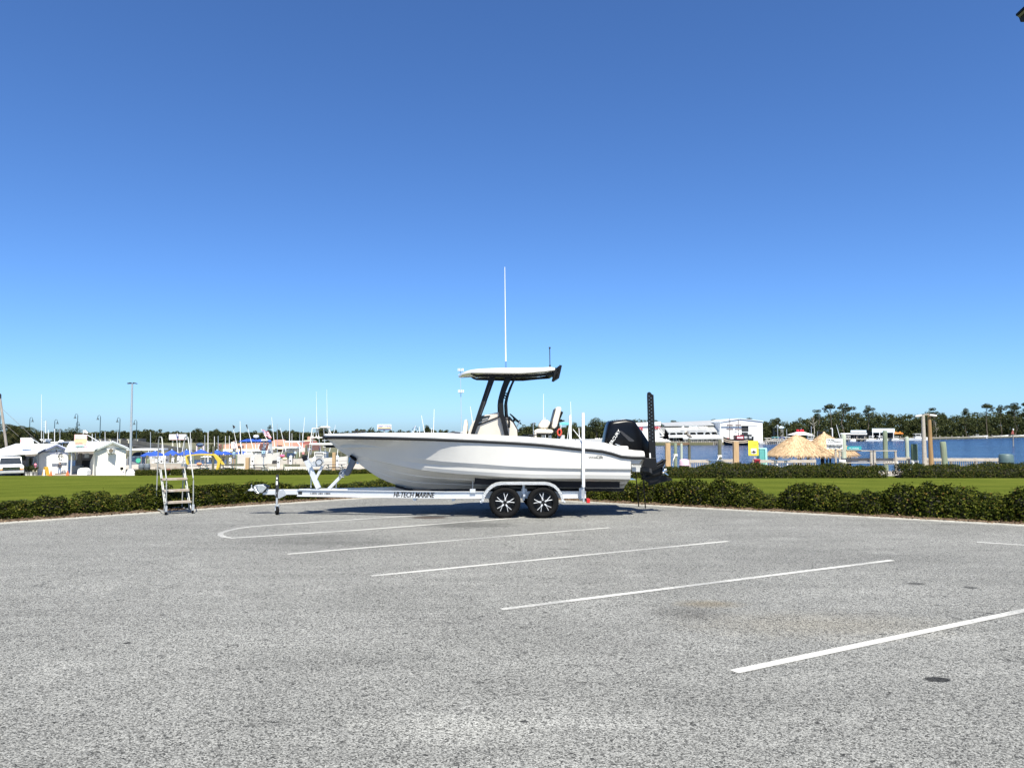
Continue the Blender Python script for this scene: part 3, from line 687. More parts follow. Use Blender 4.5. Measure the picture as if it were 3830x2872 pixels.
hd = MB(); hd.prism([bl(*p, -.2) for p in ((1905, 1556), (1918, 1571), (1940, 1612), (1930, 1618), (1905, 1590))], -.30, .30); hd.build('dashboard', DARK, con_o, bevel=.015)
# steering wheel, tilted
sw_ = MB(); c0 = bl(1924, 1567, 0); tl = math.radians(42)
ring = []
for k in range(24):
    a = 2*math.pi*k/24; u, v = .185*math.cos(a), .185*math.sin(a)
    ring.append((c0[0] + .03 + u*math.cos(-tl), v, c0[1] + u*math.sin(-tl)))
sw_.path(ring, .013, 6, closed=True)
for a in (0, 2.1, 4.2):
    u, v = .18*math.cos(a), .18*math.sin(a); sw_.cyl((c0[0]+.0, 0, c0[1]-.03), (c0[0] + .03 + u*math.cos(-tl), v, c0[1] + u*math.sin(-tl)), .010, n=6)
sw_.cyl((c0[0]-.08, 0, c0[1]-.1), (c0[0]+.01, 0, c0[1]-.01), .03); sw_.build('steering_wheel', BLACK, con_o, smooth=True)
th = MB(); t0 = bl(1944, 1576, -.22); th.cyl((t0[0]-.07, -.22, t0[1]-.13), (t0[0], -.22, t0[1]), .012); th.ell((t0[0], -.22, t0[1]+.015), (.02, .05, .022)); th.build('throttle_lever', STEEL, con_o, smooth=True)

# ------- hardtop on black legs
top = thing('hardtop', None, None); top.parent = boat
tt = MB(); r = []
xf, xr = bl(1713, 1398, -.3)[0], bl(2072, 1380, -.6)[0]
Tt = [(bl(px, py, -.45)) for px, py in ((1713, 1397), (1740, 1388), (1770, 1382), (1830, 1378), (1895, 1376), (2018, 1375.5), (2062, 1373), (2072, 1379))]
Tb = [(bl(px, py, -.85)) for px, py in ((1713, 1400), (1760, 1393), (1819, 1395), (1938, 1396.5), (1998, 1393), (2045, 1388), (2072, 1383))]
for i in range(26):
    t = i / 25; x = lerp(xf, xr, t); w = .97 * (1 - (1 - min(1, t/.42))**2.6)**.5 * (1 - .12*smooth((t-.8)/.2)); w = max(w, .03)
    zt_, zb_ = interp(Tt, x), interp(Tb, x)
    if zt_ - zb_ < .01: zb_ = zt_ - .01
    lip = min(.06, (zt_ - zb_)*.6)
    r.append([(x, -w, zb_), (x, -w*.995, lerp(zb_, zt_, .45)), (x, -w*.93, lerp(zb_, zt_, .78)), (x, -w*.6, zt_ - .008), (x, 0, zt_ + .01), (x, w*.6, zt_ - .008), (x, w*.93, lerp(zb_, zt_, .78)), (x, w*.995, lerp(zb_, zt_, .45)), (x, w, zb_),
              (x, w*.88, zb_ - .012), (x, 0, zb_ - .012), (x, -w*.88, zb_ - .012)])
tt.loft(r); tt.build('roof_shell', GEL, top, smooth=40)
uf = MB()
for s in (-1, 1):
    y = s*.62
    ch = [bl(*p, -.62) for p in ((1757, 1396), (1768, 1404), (1782, 1409), (1900, 1412), (1968, 1412), (2028, 1406), (2074, 1403))]
    cu = [bl(*p, -.62) for p in ((2074, 1389), (2030, 1397), (1985, 1400), (1900, 1399), (1843, 1399), (1780, 1401), (1764, 1394))]
    uf.prism(ch + cu, y - .03, y + .03)
for px in (1850, 1900, 1960, 2060):
    x, z = bl(px, 1406, 0); uf.bar((x, -.62, z), (x, .62, z), .06, .05)
uf.build('roof_frame', BLACK, top)
hbx = MB(); x0, z0 = bl(1895, 1404, 0); hbx.box((x0, 0, z0 + .005), (.75, .95, .10)); hbx.build('electronics_box', DARK, top, bevel=.02)
def strap(pl, pr_, y0, y1, name='leg', m=BLACK):
    mb = MB(); 
    for s in (-1, 1): mb2 = MB(); mb2.prism(pl + pr_[::-1], s*y0, s*y1); mb2.build(name, m, top, bevel=.008)
strap([bl(*p, -.6) for p in ((1830, 1410), (1751, 1650))], [bl(*p, -.6) for p in ((1853, 1410), (1766, 1650))], .50, .57)
Lc = ((1891, 1410), (1880, 1440), (1872, 1469), (1867, 1490), (1865, 1509), (1866, 1549), (1873, 1566), (1892, 1650)); Rc = ((1916, 1410), (1902, 1440), (1891, 1469), (1885, 1490), (1883, 1509), (1885, 1549), (1891, 1569), (1909, 1650))
strap([bl(*p, -.6) for p in Lc], [bl(*p, -.6) for p in Rc], .50, .57)
Lc = ((1925, 1410), (1911, 1440), (1900, 1469), (1894, 1490), (1891, 1509), (1893, 1549), (1901, 1577), (1899, 1600)); Rc = ((1932, 1410), (1918, 1440), (1907, 1469), (1901, 1490), (1898, 1509), (1900, 1549), (1909, 1577), (1908, 1600))
strap([bl(*p, -.6) for p in Lc], [bl(*p, -.6) for p in Rc], .515, .555)
for a, b in (((1883, 1471), (1899, 1471)), ((1884, 1480), (1897, 1482)), ((1886, 1560), (1902, 1560)), ((1888, 1566), (1904, 1570))):
    for s in (-1, 1):
        m_ = MB(); p0, p1 = bl(*a, -.57), bl(*b, -.57); m_.bar((p0[0], s*.535, p0[1]), (p1[0], s*.535, p1[1]), .04, .03); m_.build('leg_step', BLACK, top)
for s in (-1, 1):
    hl = MB(); p = [bl(*q_, -.6) for q_ in ((1833, 1441), (1797, 1550))]; hl.bar((p[0][0], s*.5725, p[0][1]), (p[1][0], s*.5725, p[1][1]), .004, .03); hl.build('leg_trim', DARK, top)
# rocket launchers behind the roof
for k, y in enumerate((-.62, -.3, 0, .3, .62)):
    m_ = MB(); p0, p1 = bl(2086, 1415, -.62), bl(2097, 1366, -.62); m_.cyl((p0[0], y, p0[1]), (p1[0], y, p1[1]), .034, n=10)
    m_.bar((p0[0] - .11, y, p0[1] + .14), (p0[0] + .02, y, p0[1] + .14), .03, .05); m_.build('rod_holder', BLACK, top, smooth=True)
m_ = MB(); p0, p1 = bl(2078, 1380, -.62), bl(2072, 1412, -.62); m_.bar((p0[0], -.66, p0[1] - .02), (p0[0], .66, p0[1] - .02), .05, .09); m_.bar((p1[0]-.02, -.66, p1[1]), (p0[0], -.66, p0[1]), .05, .06); m_.build('rod_rack', BLACK, top)
an = MB(); a, b = bl(1892, 1378, -.5), bl(1888, 999, -.5); mid = (lerp(a[0], b[0], .07), lerp(a[1], b[1], .07))
an.cyl((a[0], -.5, a[1] - .03), (mid[0], -.5, mid[1]), .022, .016); ao = an.build('antenna', STEEL, top, smooth=True)
w_ = MB(); w_.cyl((mid[0], -.5, mid[1]), (lerp(a[0], b[0], .45), -.5, lerp(a[1], b[1], .45)), .0165, .0135, n=8); w_.cyl((lerp(a[0], b[0], .45), -.5, lerp(a[1], b[1], .45)), (b[0], -.5, b[1]), .0125, .007, n=8); w_.build('whip', PVC, ao, smooth=True)
m_ = MB(); a, b = bl(2057, 1374, 0), bl(2056, 1304, 0); m_.cyl((a[0], 0, a[1]), (b[0], 0, b[1]), .011, n=8); m_.cyl((a[0], 0, a[1] - .02), (a[0], 0, a[1] + .06), .022, n=8); m_.cyl((b[0], 0, b[1]), (b[0], 0, b[1] + .04), .024, n=10); m_.build('anchor_light', DARK, top, smooth=True)
m_ = MB(); a = bl(1786, 1396, -.7)
m_.path([(bl(1762, 1397, -.7)[0], -.68, bl(1762, 1397, -.7)[1]), (bl(1772, 1403, -.7)[0], -.7, bl(1772, 1403, -.7)[1]), (bl(1835, 1402, -.7)[0], -.7, bl(1835, 1402, -.7)[1])], .014, 6); m_.build('grab_rail', BLACK, top, smooth=True)

# ------- helm seats
def seat(y0, name):
    s_ = thing('helm_seat', None, None); s_.parent = boat; ya, yb = y0 - .25, y0 + .25
    m_ = MB(); m_.prism([bl(*p, y0) for p in ((1997, 1612), (2010, 1604), (2060, 1606), (2068, 1614), (2062, 1622), (2000, 1621))], ya, yb); m_.build('cushion', CREAM, s_, bevel=.03, seg=3)
    m_ = MB(); m_.prism([bl(*p, y0) for p in ((1997, 1612), (2003, 1608), (2005, 1640), (1996, 1640))], ya, yb); m_.build('cushion_front', CREAM, s_, bevel=.02)
    m_ = MB(); m_.prism([bl(*p, y0) for p in ((2011, 1594), (2026, 1572), (2040, 1569), (2053, 1576), (2055, 1585), (2045, 1602), (2020, 1603))], ya + .02, yb - .02); m_.build('bolster', CREAM, s_, bevel=.035, seg=3)
    m_ = MB(); m_.prism([bl(*p, y0) for p in ((2060, 1598), (2065, 1570), (2077, 1526), (2087, 1521), (2095, 1525), (2096, 1533), (2080, 1596), (2070, 1605))], ya, yb); m_.build('backrest', CREAM, s_, bevel=.035, seg=3)
    m_ = MB(); m_.prism([bl(*p, y0) for p in ((2057, 1600), (2061, 1575), (2072, 1532), (2077, 1528), (2066, 1572), (2062, 1600))], ya + .03, yb - .03); m_.build('back_padding', mat('charcoal vinyl', (.06, .06, .062), .5), s_, bevel=.01)
    m_ = MB(); m_.prism([bl(*p, y0) for p in ((2008, 1621), (2055, 1622), (2078, 1602), (2084, 1580), (2090, 1582), (2086, 1604), (2062, 1627), (2008, 1626))], ya + .02, yb - .02); m_.build('seat_frame', BLACK, s_, bevel=.006)
    for px in (2030, 2056):
        m_ = MB(); a = bl(px, 1624, y0); m_.cyl((a[0], y0, a[1]), (a[0], y0, a[1] - .35), .045, n=10); m_.build('pedestal', GALV, s_, smooth=True)
    return s_
for y0 in (-.30, .34): seat(y0, 'helm_seat')
m_ = MB()
for y in (-.4, -.2, .05, .3): p0, p1 = bl(2089, 1568, -.3), bl(2101, 1540, -.3); m_.cyl((p0[0], y, p0[1]), (p1[0], y, p1[1]), .03, n=8)
p0 = bl(2092, 1572, -.3); m_.box((p0[0], 0, p0[1]), (.1, .95, .05)); p0 = bl(2102, 1574, -.3); m_.prism([bl(*p, -.3) for p in ((2084, 1571), (2108, 1571), (2110, 1575), (2100, 1578), (2082, 1581))], -.45, .45); m_.build('seat_rod_rack', BLACK, boat, smooth=True)
lp = MB(); p0, p1 = bl(1994, 1585, -.5), bl(1996, 1640, -.5); lp.cyl((p0[0], -.5, p0[1]), (p1[0], -.5, p1[1]), .011); lp.path([(p0[0], -.5, p0[1]), (p0[0]+.03, -.45, p0[1]+.02), (p0[0]+.07, -.4, p0[1]+.01)], .012, 6); lp.build('grab_post', STEEL, boat, smooth=True)

# ------- outboard, tilted up
mot = thing('outboard_motor', None, None); mot.parent = boat
COWL = mat('black gloss cowl', (0.003, 0.0032, 0.004), 0.3, var=.2, scale=2, coat=.0, spec=.25)
out = [bl(*p, -.12) for p in ((2254, 1668), (2262, 1625), (2270, 1590), (2276, 1578), (2286, 1574), (2336, 1567), (2360, 1570), (2372, 1575), (2382, 1590), (2403, 1620), (2423, 1650), (2430, 1680), (2424, 1712), (2380, 1712), (2330, 1695), (2290, 1682))]
cw = MB(); rings = []
cen = (sum(p[0] for p in out)/len(out), sum(p[1] for p in out)/len(out))
for y, k in ((-.31, .80), (-.29, .9), (-.24, .97), (-.15, 1), (.15, 1), (.24, .97), (.29, .9), (.31, .80)):
    rings.append([(lerp(cen[0], p[0], k), y, lerp(cen[1], p[1], k)) for p in out])
cw.loft(rings); co_ = cw.build('cowl', COWL, mot, smooth=50)
b_ = MB(); b_.prism([bl(*p, -.28) for p in ((2318, 1610), (2324, 1612), (2372, 1648), (2366, 1652), (2352, 1650), (2322, 1620))], -.320, -.312); b_.build('cowl_panel', DARK, co_)
b_ = MB(); b_.prism([bl(*p, -.2) for p in ((2287, 1578), (2334, 1570.5), (2345, 1573), (2302, 1580.5))], -.255, -.235); b_.prism([bl(*p, -.05) for p in ((2289, 1574), (2334, 1567), (2338, 1568.5), (2293, 1576))], -.2, .2); b_.build('cowl_stripe', mat('silver decal', (.62, .64, .66), .3, .4), co_)
x0, z0 = bl(2297, 1640, -.33); tx = text('MERCURY', WHITE, co_, at(x0, -.317, z0, FACE @ Matrix.Rotation(math.radians(56), 4, 'Z')), .50, .075, bold=.008); 
b_ = MB(); p0, p1 = bl(2302, 1660, -.33), bl(2336, 1673, -.33); b_.bar((p0[0], -.318, p0[1]), (p1[0], -.318, p1[1]), .004, .014)
for f in (.2, .5, .8): b_.bar((lerp(p0[0], p1[0], f), -.318, lerp(p0[1], p1[1], f)), (lerp(p0[0], p1[0], f)+.01, -.318, lerp(p0[1], p1[1], f) - .04), .004, .014)
b_.build('cowl_badge', mat('silver decal', (.62, .64, .66), .3, .4), co_)
mid_ = MB(); mid_.prism([bl(*p, 0) for p in ((2390, 1690), (2424, 1690), (2436, 1720), (2470, 1752), (2466, 1775), (2440, 1780), (2404, 1770), (2392, 1740))], -.13, .13); mid_.build('midsection', BLACK, mot, bevel=.03)
ap = MB(); ap.prism([bl(*p, 0) for p in ((2396, 1763), (2470, 1733), (2482, 1716), (2486, 1720), (2476, 1742), (2402, 1775))], -.19, .19); ap.build('cavitation_plate', BLACK, mot, bevel=.008)
gc = MB(); gp = [bl(*p, 0) for p in ((2396, 1772), (2410, 1796), (2432, 1806), (2458, 1798), (2472, 1780), (2470, 1766), (2450, 1752), (2420, 1755))]
gc.prism(gp, -.055, .055)
p0, p1 = bl(2404, 1790, 0), bl(2474, 1766, 0); gc.path([(lerp(p0[0], p1[0], t), 0, lerp(p0[1], p1[1], t)) for t in (-.1, 0, .2, .5, .8, 1)], .07, 12, rs=[.01, .045, .075, .085, .08, .065]); gc.build('gearcase', BLACK, mot, smooth=45)
sk = MB(); sk.prism([bl(*p, 0) for p in ((2420, 1795), (2428, 1815), (2518, 1794), (2506, 1786), (2480, 1776), (2450, 1785))], -.015, .015); sk.build('skeg', BLACK, mot)
br = MB(); br.prism([bl(*p, -.3) for p in ((2402, 1746), (2436, 1749), (2438, 1763), (2440, 1772), (2428, 1766), (2402, 1763))], -.32, .32); br.build('tilt_bracket', DARK, mot, bevel=.012)
pr = MB(); a, b = bl(2470, 1768, 0), bl(2492, 1756, 0); ax = Vector((b[0]-a[0], 0, b[1]-a[1])).normalized()
pr.cyl((a[0], 0, a[1]), (b[0], 0, b[1]), .062, .05, n=14); u = ax.cross(Vector((0, 1, 0))).normalized()
pm = MB()
for k in range(3):
    an_ = k * 2*math.pi/3 + .35; rad = u*math.cos(an_) + Vector((0, 1, 0))*math.sin(an_); tn = ax.cross(rad); c_ = Vector((lerp(a[0], b[0], .5), 0, lerp(a[1], b[1], .5)))
    g_ = []
    for i in range(6):
        f = i/5; rr = .05 + .155*f; w = .095*math.sin(math.pi*(.18+.72*f))
        for j in (-1, -.4, .4, 1): g_.append(c_ + rad*rr + tn*(j*w + .04*f) + ax*(j*w*.55))
    pm.add(g_, [(i*4+j, i*4+j+1, (i+1)*4+j+1, (i+1)*4+j) for i in range(5) for j in range(3)])
po = pr.build('propeller', STEEL, mot, smooth=True); bo = pm.build('blades', STEEL, po, smooth=True); bo.modifiers.new('t', 'SOLIDIFY').thickness = .008
jp = MB(); jp.prism([bl(*p, -.35) for p in ((2361, 1739), (2396, 1735), (2393, 1765), (2364, 1763))], -.36, -.335); jp.prism([bl(*p, -.35) for p in ((2361, 1739), (2396, 1735), (2393, 1765), (2364, 1763))], .335, .36); jp.bar((bl(2380, 1742, 0)[0], -.34, bl(2380, 1742, 0)[1]), (bl(2380, 1742, 0)[0], .34, bl(2380, 1742, 0)[1]), .1, .05); jp.build('jack_plate', ALU, mot, bevel=.006)
for s in (-1, 1): tb = MB(); p0, p1 = bl(2350, 1789, -.8), bl(2366, 1788, -.8); tb.box(((p0[0]+p1[0])/2 - .03, s*.75, p0[1] - .02), (.26, .4, .015)); tb.bar((p0[0]+.05, s*.75, p0[1] - .01), (XS + .01, s*.75, p0[1]+.16), .03, .03); tb.build('trim_tab', STEEL, boat)
bt = MB(); bt.cyl((bl(2440, 1745, -.1)[0], -.1, bl(2440, 1745, -.1)[1]), (bl(2481, 1722, -.1)[0], -.1, bl(2481, 1722, -.1)[1]), .035, n=10); bt.build('trim_ram', BLACK, mot, smooth=True)
# ------- folded shallow-water anchor on the stern
pp = thing('shallow_anchor', None, None); pp.parent = boat
Y0 = -.72
for y0, y1, pxs in ((Y0 - .045, Y0 - .015, 0), (Y0 + .015, Y0 + .045, 0)):
    m_ = MB(); m_.prism([bl(*p, Y0) for p in ((2421, 1478), (2422, 1469), (2427, 1466), (2433, 1469), (2437, 1475), (2443, 1477), (2452, 1716), (2428, 1716))], y0, y1); m_.build('anchor_arm', BLACK, pp)
m_ = MB()
for k in range(26):
    for dx in ((2426, 2429.0), (2433, 2440))[k % 2:k % 2 + 1]:
        f = k / 25; x, z = bl(lerp(dx[0], dx[1], f), lerp(1482, 1650, f), Y0); m_.cyl((x, Y0 - .052, z), (x, Y0 - .044, z), .008, n=6)
m_.build('rivet', STEEL, pp)['kind'] = 'stuff'
m_ = MB(); m_.prism([bl(*p, Y0) for p in ((2404, 1712), (2452, 1712), (2456, 1748), (2440, 1752), (2404, 1746))], Y0 - .07, Y0 + .07); m_.bar((bl(2412, 1725, 0)[0] - .12, Y0, bl(2412, 1725, 0)[1]), (XS + .05, Y0, bl(2412, 1725, 0)[1]), .12, .12); m_.build('anchor_bracket', BLACK, pp, bevel=.01)
m_ = MB(); p0, p1 = bl(2429, 1694, Y0), bl(2430, 1714, Y0); m_.bar((p0[0], Y0 - .058, p0[1]), (p1[0], Y0 - .058, p1[1]), .01, .03, up=(1, 0, 0)); m_.build('label_plate', WHITE, pp)
# two thin stakes leaning against the bracket, standing on the bed
for k, (a, b, y, lab) in enumerate((((2376, 1752), (2389, 1887), .9, 'thin black stake nearer the hull, standing in the bed under the outboard bracket'), ((2404, 1770), (2414, 1893), .55, 'thin black stake farther from the hull, standing in the bed under the outboard'))):
    m_ = MB(); qa = P(a[0], a[1], BO.y + 0.9 + y*.3); qb = G(b[0], b[1], .05); m_.cyl((qa.x, qa.y, qa.z), (qb.x, qb.y, qb.z - .05), .013, .017, n=8)
    o = m_.build('support_stake', BLACK, org=qb); o.location = qb; tag(o, lab, 'stake')

# ================================================================== THE TRAILER
trl = thing('boat_trailer', 'aluminium tandem axle boat trailer with black and silver wheels', 'trailer', BO, BA)
XW = [bl(1888, 1875, -1.08)[0], bl(2030, 1875, -1.08)[0]]; RW = 0.362
YT = -1.05
xj = bl(1036, 1930, 0)[0]
# main frame: side beams that run together towards the tongue
xa, za0 = bl(1111, 1838, -.14); xb_, zb0 = bl(1700, 1846, -.98); xc_, zc0 = bl(2193, 1855, -1.0)
ZF = .52
for s in (-1, 1):
    m_ = MB()
    def ibeam(p0, p1, h=.15, w=.07):
        d = (Vector(p1) - Vector(p0)); 
        m_.bar(p0, p1, .012, h); up = Vector((0, 0, 1)); m_.bar(Vector(p0) + up*(h/2), Vector(p1) + up*(h/2), w, .014); m_.bar(Vector(p0) - up*(h/2), Vector(p1) - up*(h/2), w, .014)
    ibeam((xa, s*.10, ZF), (xb_ - .2, s*.88, ZF)); ibeam((xb_ - .22, s*.88, ZF), (xc_, s*.92, ZF))
    fo = m_.build('side_beam', ALU, trl)
    if s < 0:
        f0, f1 = Vector((xa, -.10, ZF)), Vector((xb_ - .2, -.88, ZF)); dd = (f1 - f0).normalized(); ang = math.atan2(dd.y, dd.x)
        nrm = Vector((dd.y, -dd.x, 0)); M0 = Matrix.Rotation(ang, 4, 'Z') @ FACE
        for (pa, pb, pya, pyb, st, kw) in ((1475, 1627, 1836, 1855, 'HI-TECH MARINE', dict(shear=.28, bold=.004)), (1166, 1240, 1833.5, 1841, '1-800 282 1884', dict(bold=.005))):
            # position along the slanted beam
            def along(px):
                best = min(np.linspace(0, 1, 400), key=lambda t: abs(1915 + FPX * ((_c*(f0.lerp(f1, t)).x - _s*(f0.lerp(f1, t)).y + BO.x) / (_s*(f0.lerp(f1, t)).x + _c*(f0.lerp(f1, t)).y + BO.y)) - px)); return best
            ta, tb_ = along(pa), along(pb); c_ = f0.lerp(f1, (ta + tb_)/2) + nrm * (.0085); wdt = (tb_ - ta) * (f1 - f0).length
            text(st, INK, fo, Matrix.Translation(c_ + Vector((0, 0, -.005))) @ M0, wdt, (pyb - pya) * 18.9 / FPX, **kw)
            if pa > 1400: text(st, INK, fo, Matrix.Translation(c_ + dd*.009 + Vector((0, 0, -.005))) @ M0, wdt, (pyb - pya) * 18.9 / FPX, name='lettering_bold', **kw)  # second copy shifted along the beam to thicken the letters
        t_ = along(1128); c_ = f0.lerp(f1, t_) + nrm*.012; d_ = MB(); d_.bar(c_ - dd*.05, c_ + dd*.05, .004, .07); d_.build('capacity_plate', INK, fo)
m_ = MB(); xt0 = bl(985, 1834, 0)[0]; m_.box(((xt0 + xa + 1.2)/2, 0, ZF + .015), (xa + 1.2 - xt0, .11, .125)); m_.build('tongue', ALU, trl, bevel=.008)
for px in (1560, 1700, 1800, 1990, 2160):
    x = bl(px, 1860, 0)[0]; w = .86 if px > 1650 else lerp(.1, .88, (x - xa)/(xb_ - .2 - xa)); m_ = MB(); m_.box((x, 0, ZF - .105), (.075, 2*w, .075)); m_.build('cross_member', ALU, trl)
for x in XW: m_ = MB(); m_.cyl((x, -.92, RW), (x, .92, RW), .04, n=10); m_.bar((x, -.8, RW + .02), (x, .8, RW + .02), .07, .07); m_.build('axle', GALV, trl)
CARPET = mat('black bunk carpet', (0.014, 0.014, 0.016), .95, var=.3, scale=30)
for s in (-1, 1):
    x0 = bl(1545, 1835, -.5)[0]; m_ = MB(); zc_ = lambda x, y: zk(x) + (interp(Z3, x) - zk(x)) * (y/hb3(x)) - .05
    pts = [(x, s*.52, .60) for x in np.linspace(x0, XS - .05, 8)]
    for p, q in zip(pts[:-1], pts[1:]): m_.bar(p, q, .13, .055)
    m_.build('bunk', CARPET, trl)
    m_ = MB(); pts = [(x, s*.80, zc_(x, .82)) for x in np.linspace(bl(1775, 1835, -.8)[0], XS - .2, 6)]
    for p, q in zip(pts[:-1], pts[1:]): m_.bar(p, q, .05, .14)
    m_.build('side_bunk', CARPET, trl)
    for px in (1768, 1960, 2176):
        x = bl(px, 1840, -.9)[0]; m_ = MB(); m_.bar((x, s*.81, ZF), (x, s*.81, zc_(x, .8)), .05, .01, up=(1, 0, 0)); m_.box((x, s*.935, ZF + .10), (.13, .012, .09)); m_.build('bunk_bracket', ALU, trl)
m_ = MB(); pts = [(x, 0, zk(x) - .035) for x in np.linspace(bl(1480, 1830, 0)[0], bl(1600, 1835, 0)[0], 4)]
for p, q in zip(pts[:-1], pts[1:]): m_.bar(p, q, .16, .05)
m_.build('keel_pad', CARPET, trl)
# wheels
def wheel(x, s, name='wheel'):
    w = thing('wheel', None, None, (x, s*1.10, RW)); w.parent = trl
    if s > 0: w.rotation_euler = (0, 0, math.pi)
    w.rotation_euler[1] = 0.15 if x == XW[0] else -0.12
    tw_ = .115
    m_ = MB(); prof = [(.245, -tw_*.85), (.26, -tw_), (.30, -tw_*1.06), (.335, -tw_), (.355, -tw_*.8), (RW, -tw_*.45), (RW, tw_*.45), (.355, tw_*.8), (.335, tw_), (.26, tw_), (.245, tw_*.85)]
    m_.lathe((0, 0, 0), prof, 48, 'y', cap=False)
    for k in range(36):
        a = 2*math.pi*k/36
        for yy in (-.085, .03): 
            a2 = a + (0 if yy < 0 else .087); M_ = Matrix.Rotation(-a2, 3, 'Y'); c_ = M_ @ Vector((RW*.984, 0, 0)); m_.box(c_ + Vector((0, yy + .028, 0)), (.022, .055, .045), M=M_)
    m_.build('tyre', RUBBER, w, smooth=40)
    m_ = MB(); m_.lathe((0, 0, 0), [(.248, tw_*.8), (.232, tw_*.2), (.225, -.02), (.232, -tw_*.55), (.252, -tw_*.80), (.256, -tw_*.92), (.242, -tw_*.95), (.234, -tw_*.7)], 40, 'y', cap=False); m_.lathe((0, 0, 0), [(.0, -.03), (.226, -.015), (.226, 0), (.0, 0)], 40, 'y'); m_.build('rim', BLACK, w, smooth=40)
    for k in range(5):
        m_ = MB(); a = math.pi/2 + k*2*math.pi/5 + (.06 if s < 0 else 0)
        d0 = Vector((math.cos(a), 0, math.sin(a)))
        root_ = d0 * .045; fork = d0 * .105
        m_.bar(root_ + Vector((0, -.086, 0)), fork + Vector((0, -.092, 0)), .034, .03, up=(0, 1, 0))
        for sg in (-1, 1):
            e = Vector((math.cos(a + sg*.21), 0, math.sin(a + sg*.21))); m_.bar(fork - d0*.02 + e*.0 + Vector((0, -.092, 0)), e*.222 + Vector((0, -.078, 0)), .0145, .028, up=(0, 1, 0))
        m_.build('spoke', ALU, w, bevel=.004)
    m_ = MB(); m_.cyl((0, -.05, 0), (0, -.105, 0), .040, .032, n=16); m_.build('hub_cap', BLACK, w, smooth=True)
    m_ = MB()
    for k in range(6): a = k*math.pi/3 + .3; m_.cyl((.062*math.cos(a), -.06, .062*math.sin(a)), (.062*math.cos(a), -.098, .062*math.sin(a)), .010, n=6)
    m_.build('lug_nuts', STEEL, w)
    return w
for x in XW:
    for s in (-1, 1): wheel(x, s)
# fenders
for s in (-1, 1):
    yo, yi = s*1.24, s*.955
    arc = [bl(*p, -1.22) for p in ((1799, 1876), (1804, 1858), (1812, 1842), (1823, 1828), (1838, 1815), (1855, 1807), (1875, 1803.5), (1958, 1803), (2040, 1803.5), (2060, 1807), (2077, 1815), (2091, 1829), (2101, 1844), (2107, 1860), (2110, 1876))]
    m_ = MB(); cen = (lerp(XW[0], XW[1], .5), RW)
    m_.loft([[(x, yi, z), (x, yo, z), (x, yo, z + .006), (x, yi, z + .006)] for x, z in arc])
    inn = []
    for x, z in arc:
        cx = min(max(x, XW[0]), XW[1]); v = Vector((cx - x, .36 - z)); v = v.normalized() if v.length > 0 else v; inn.append((x + v.x*.058, z + v.y*.058))
    m_.loft([[(p[0], yo, p[1]), (q[0], yo, q[1]), (q[0], yo - s*.006, q[1]), (p[0], yo - s*.006, p[1])] for p, q in zip(arc, inn)])
    TREAD = mat('tread plate aluminium', (0.52, 0.53, 0.52), .4, .45, var=.2, scale=60, bump=.8, bscale=55)
    m_.build('fender', TREAD, trl, smooth=40)
    m_ = MB(); xm_ = (XW[0] + XW[1])/2; m_.box((xm_, s*1.0, .6), (.055, .03, .40)); m_.bar((xm_, s*.9, ZF), (xm_, s*1.22, ZF + .01), .05, .05); m_.build('fender_bracket', GALV, trl)
    m_ = MB(); x0, x1 = bl(1800, 1870, -1.2)[0], bl(2110, 1870, -1.2)[0]; m_.bar((x0 - .0, s*.93, ZF - .14), (x0, s*1.23, ZF - .14), .05, .03); m_.bar((x1, s*.93, ZF - .14), (x1, s*1.23, ZF - .14), .05, .03); m_.build('fender_stay', ALU, trl)
# guide posts
for s, (pt, pm_, pb, px) in ((-1, (1545, 1821, 1877, 2181)), (1, (1557, 1821, 1877, 2138))):
    yl = -1.27 if s < 0 else 1.27
    x0, z0 = bl(px, pt, yl); zm2 = bl(2181, pm_, -1.27)[1]; zb2 = bl(2181, pb, -1.27)[1]
    if s > 0: x0 = bl(2181, pt, -1.27)[0]; z0 = bl(2181, 1545, -1.27)[1]
    m_ = MB(); m_.cyl((x0, yl, zm2), (x0, yl, z0), .036, n=14); m_.cyl((x0, yl, z0), (x0, yl, z0 + .012), .039, n=14); go = m_.build('guide_post', PVC, trl, smooth=40)
    m_ = MB(); m_.cyl((x0, yl, zb2), (x0, yl, zm2 + .02), .024, n=10); m_.bar((x0, s*.92, zb2 + .05), (x0, yl, zb2 + .05), .05, .05); m_.box((x0, s*.965, ZF + .02), (.13, .03, .28)); m_.build('guide_base', GALV, go, smooth=40)
for s in (-1, 1):
    x0, z0 = bl(2199, 1872, -1.0); m_ = MB(); m_.box((x0, s*1.0, z0), (.075, .16, .10)); to = m_.build('tail_light', REDL, trl, bevel=.008)
    m_ = MB(); m_.bar((x0 - .05, s*.95, z0), (xc_ - .1, s*.92, z0 + .04), .04, .06); m_.build('light_bracket', DARK, to)
m_ = MB(); m_.box((xc_ - .05, 0, ZF - .02), (.08, 1.84, .12)); m_.build('rear_member', ALU, trl)
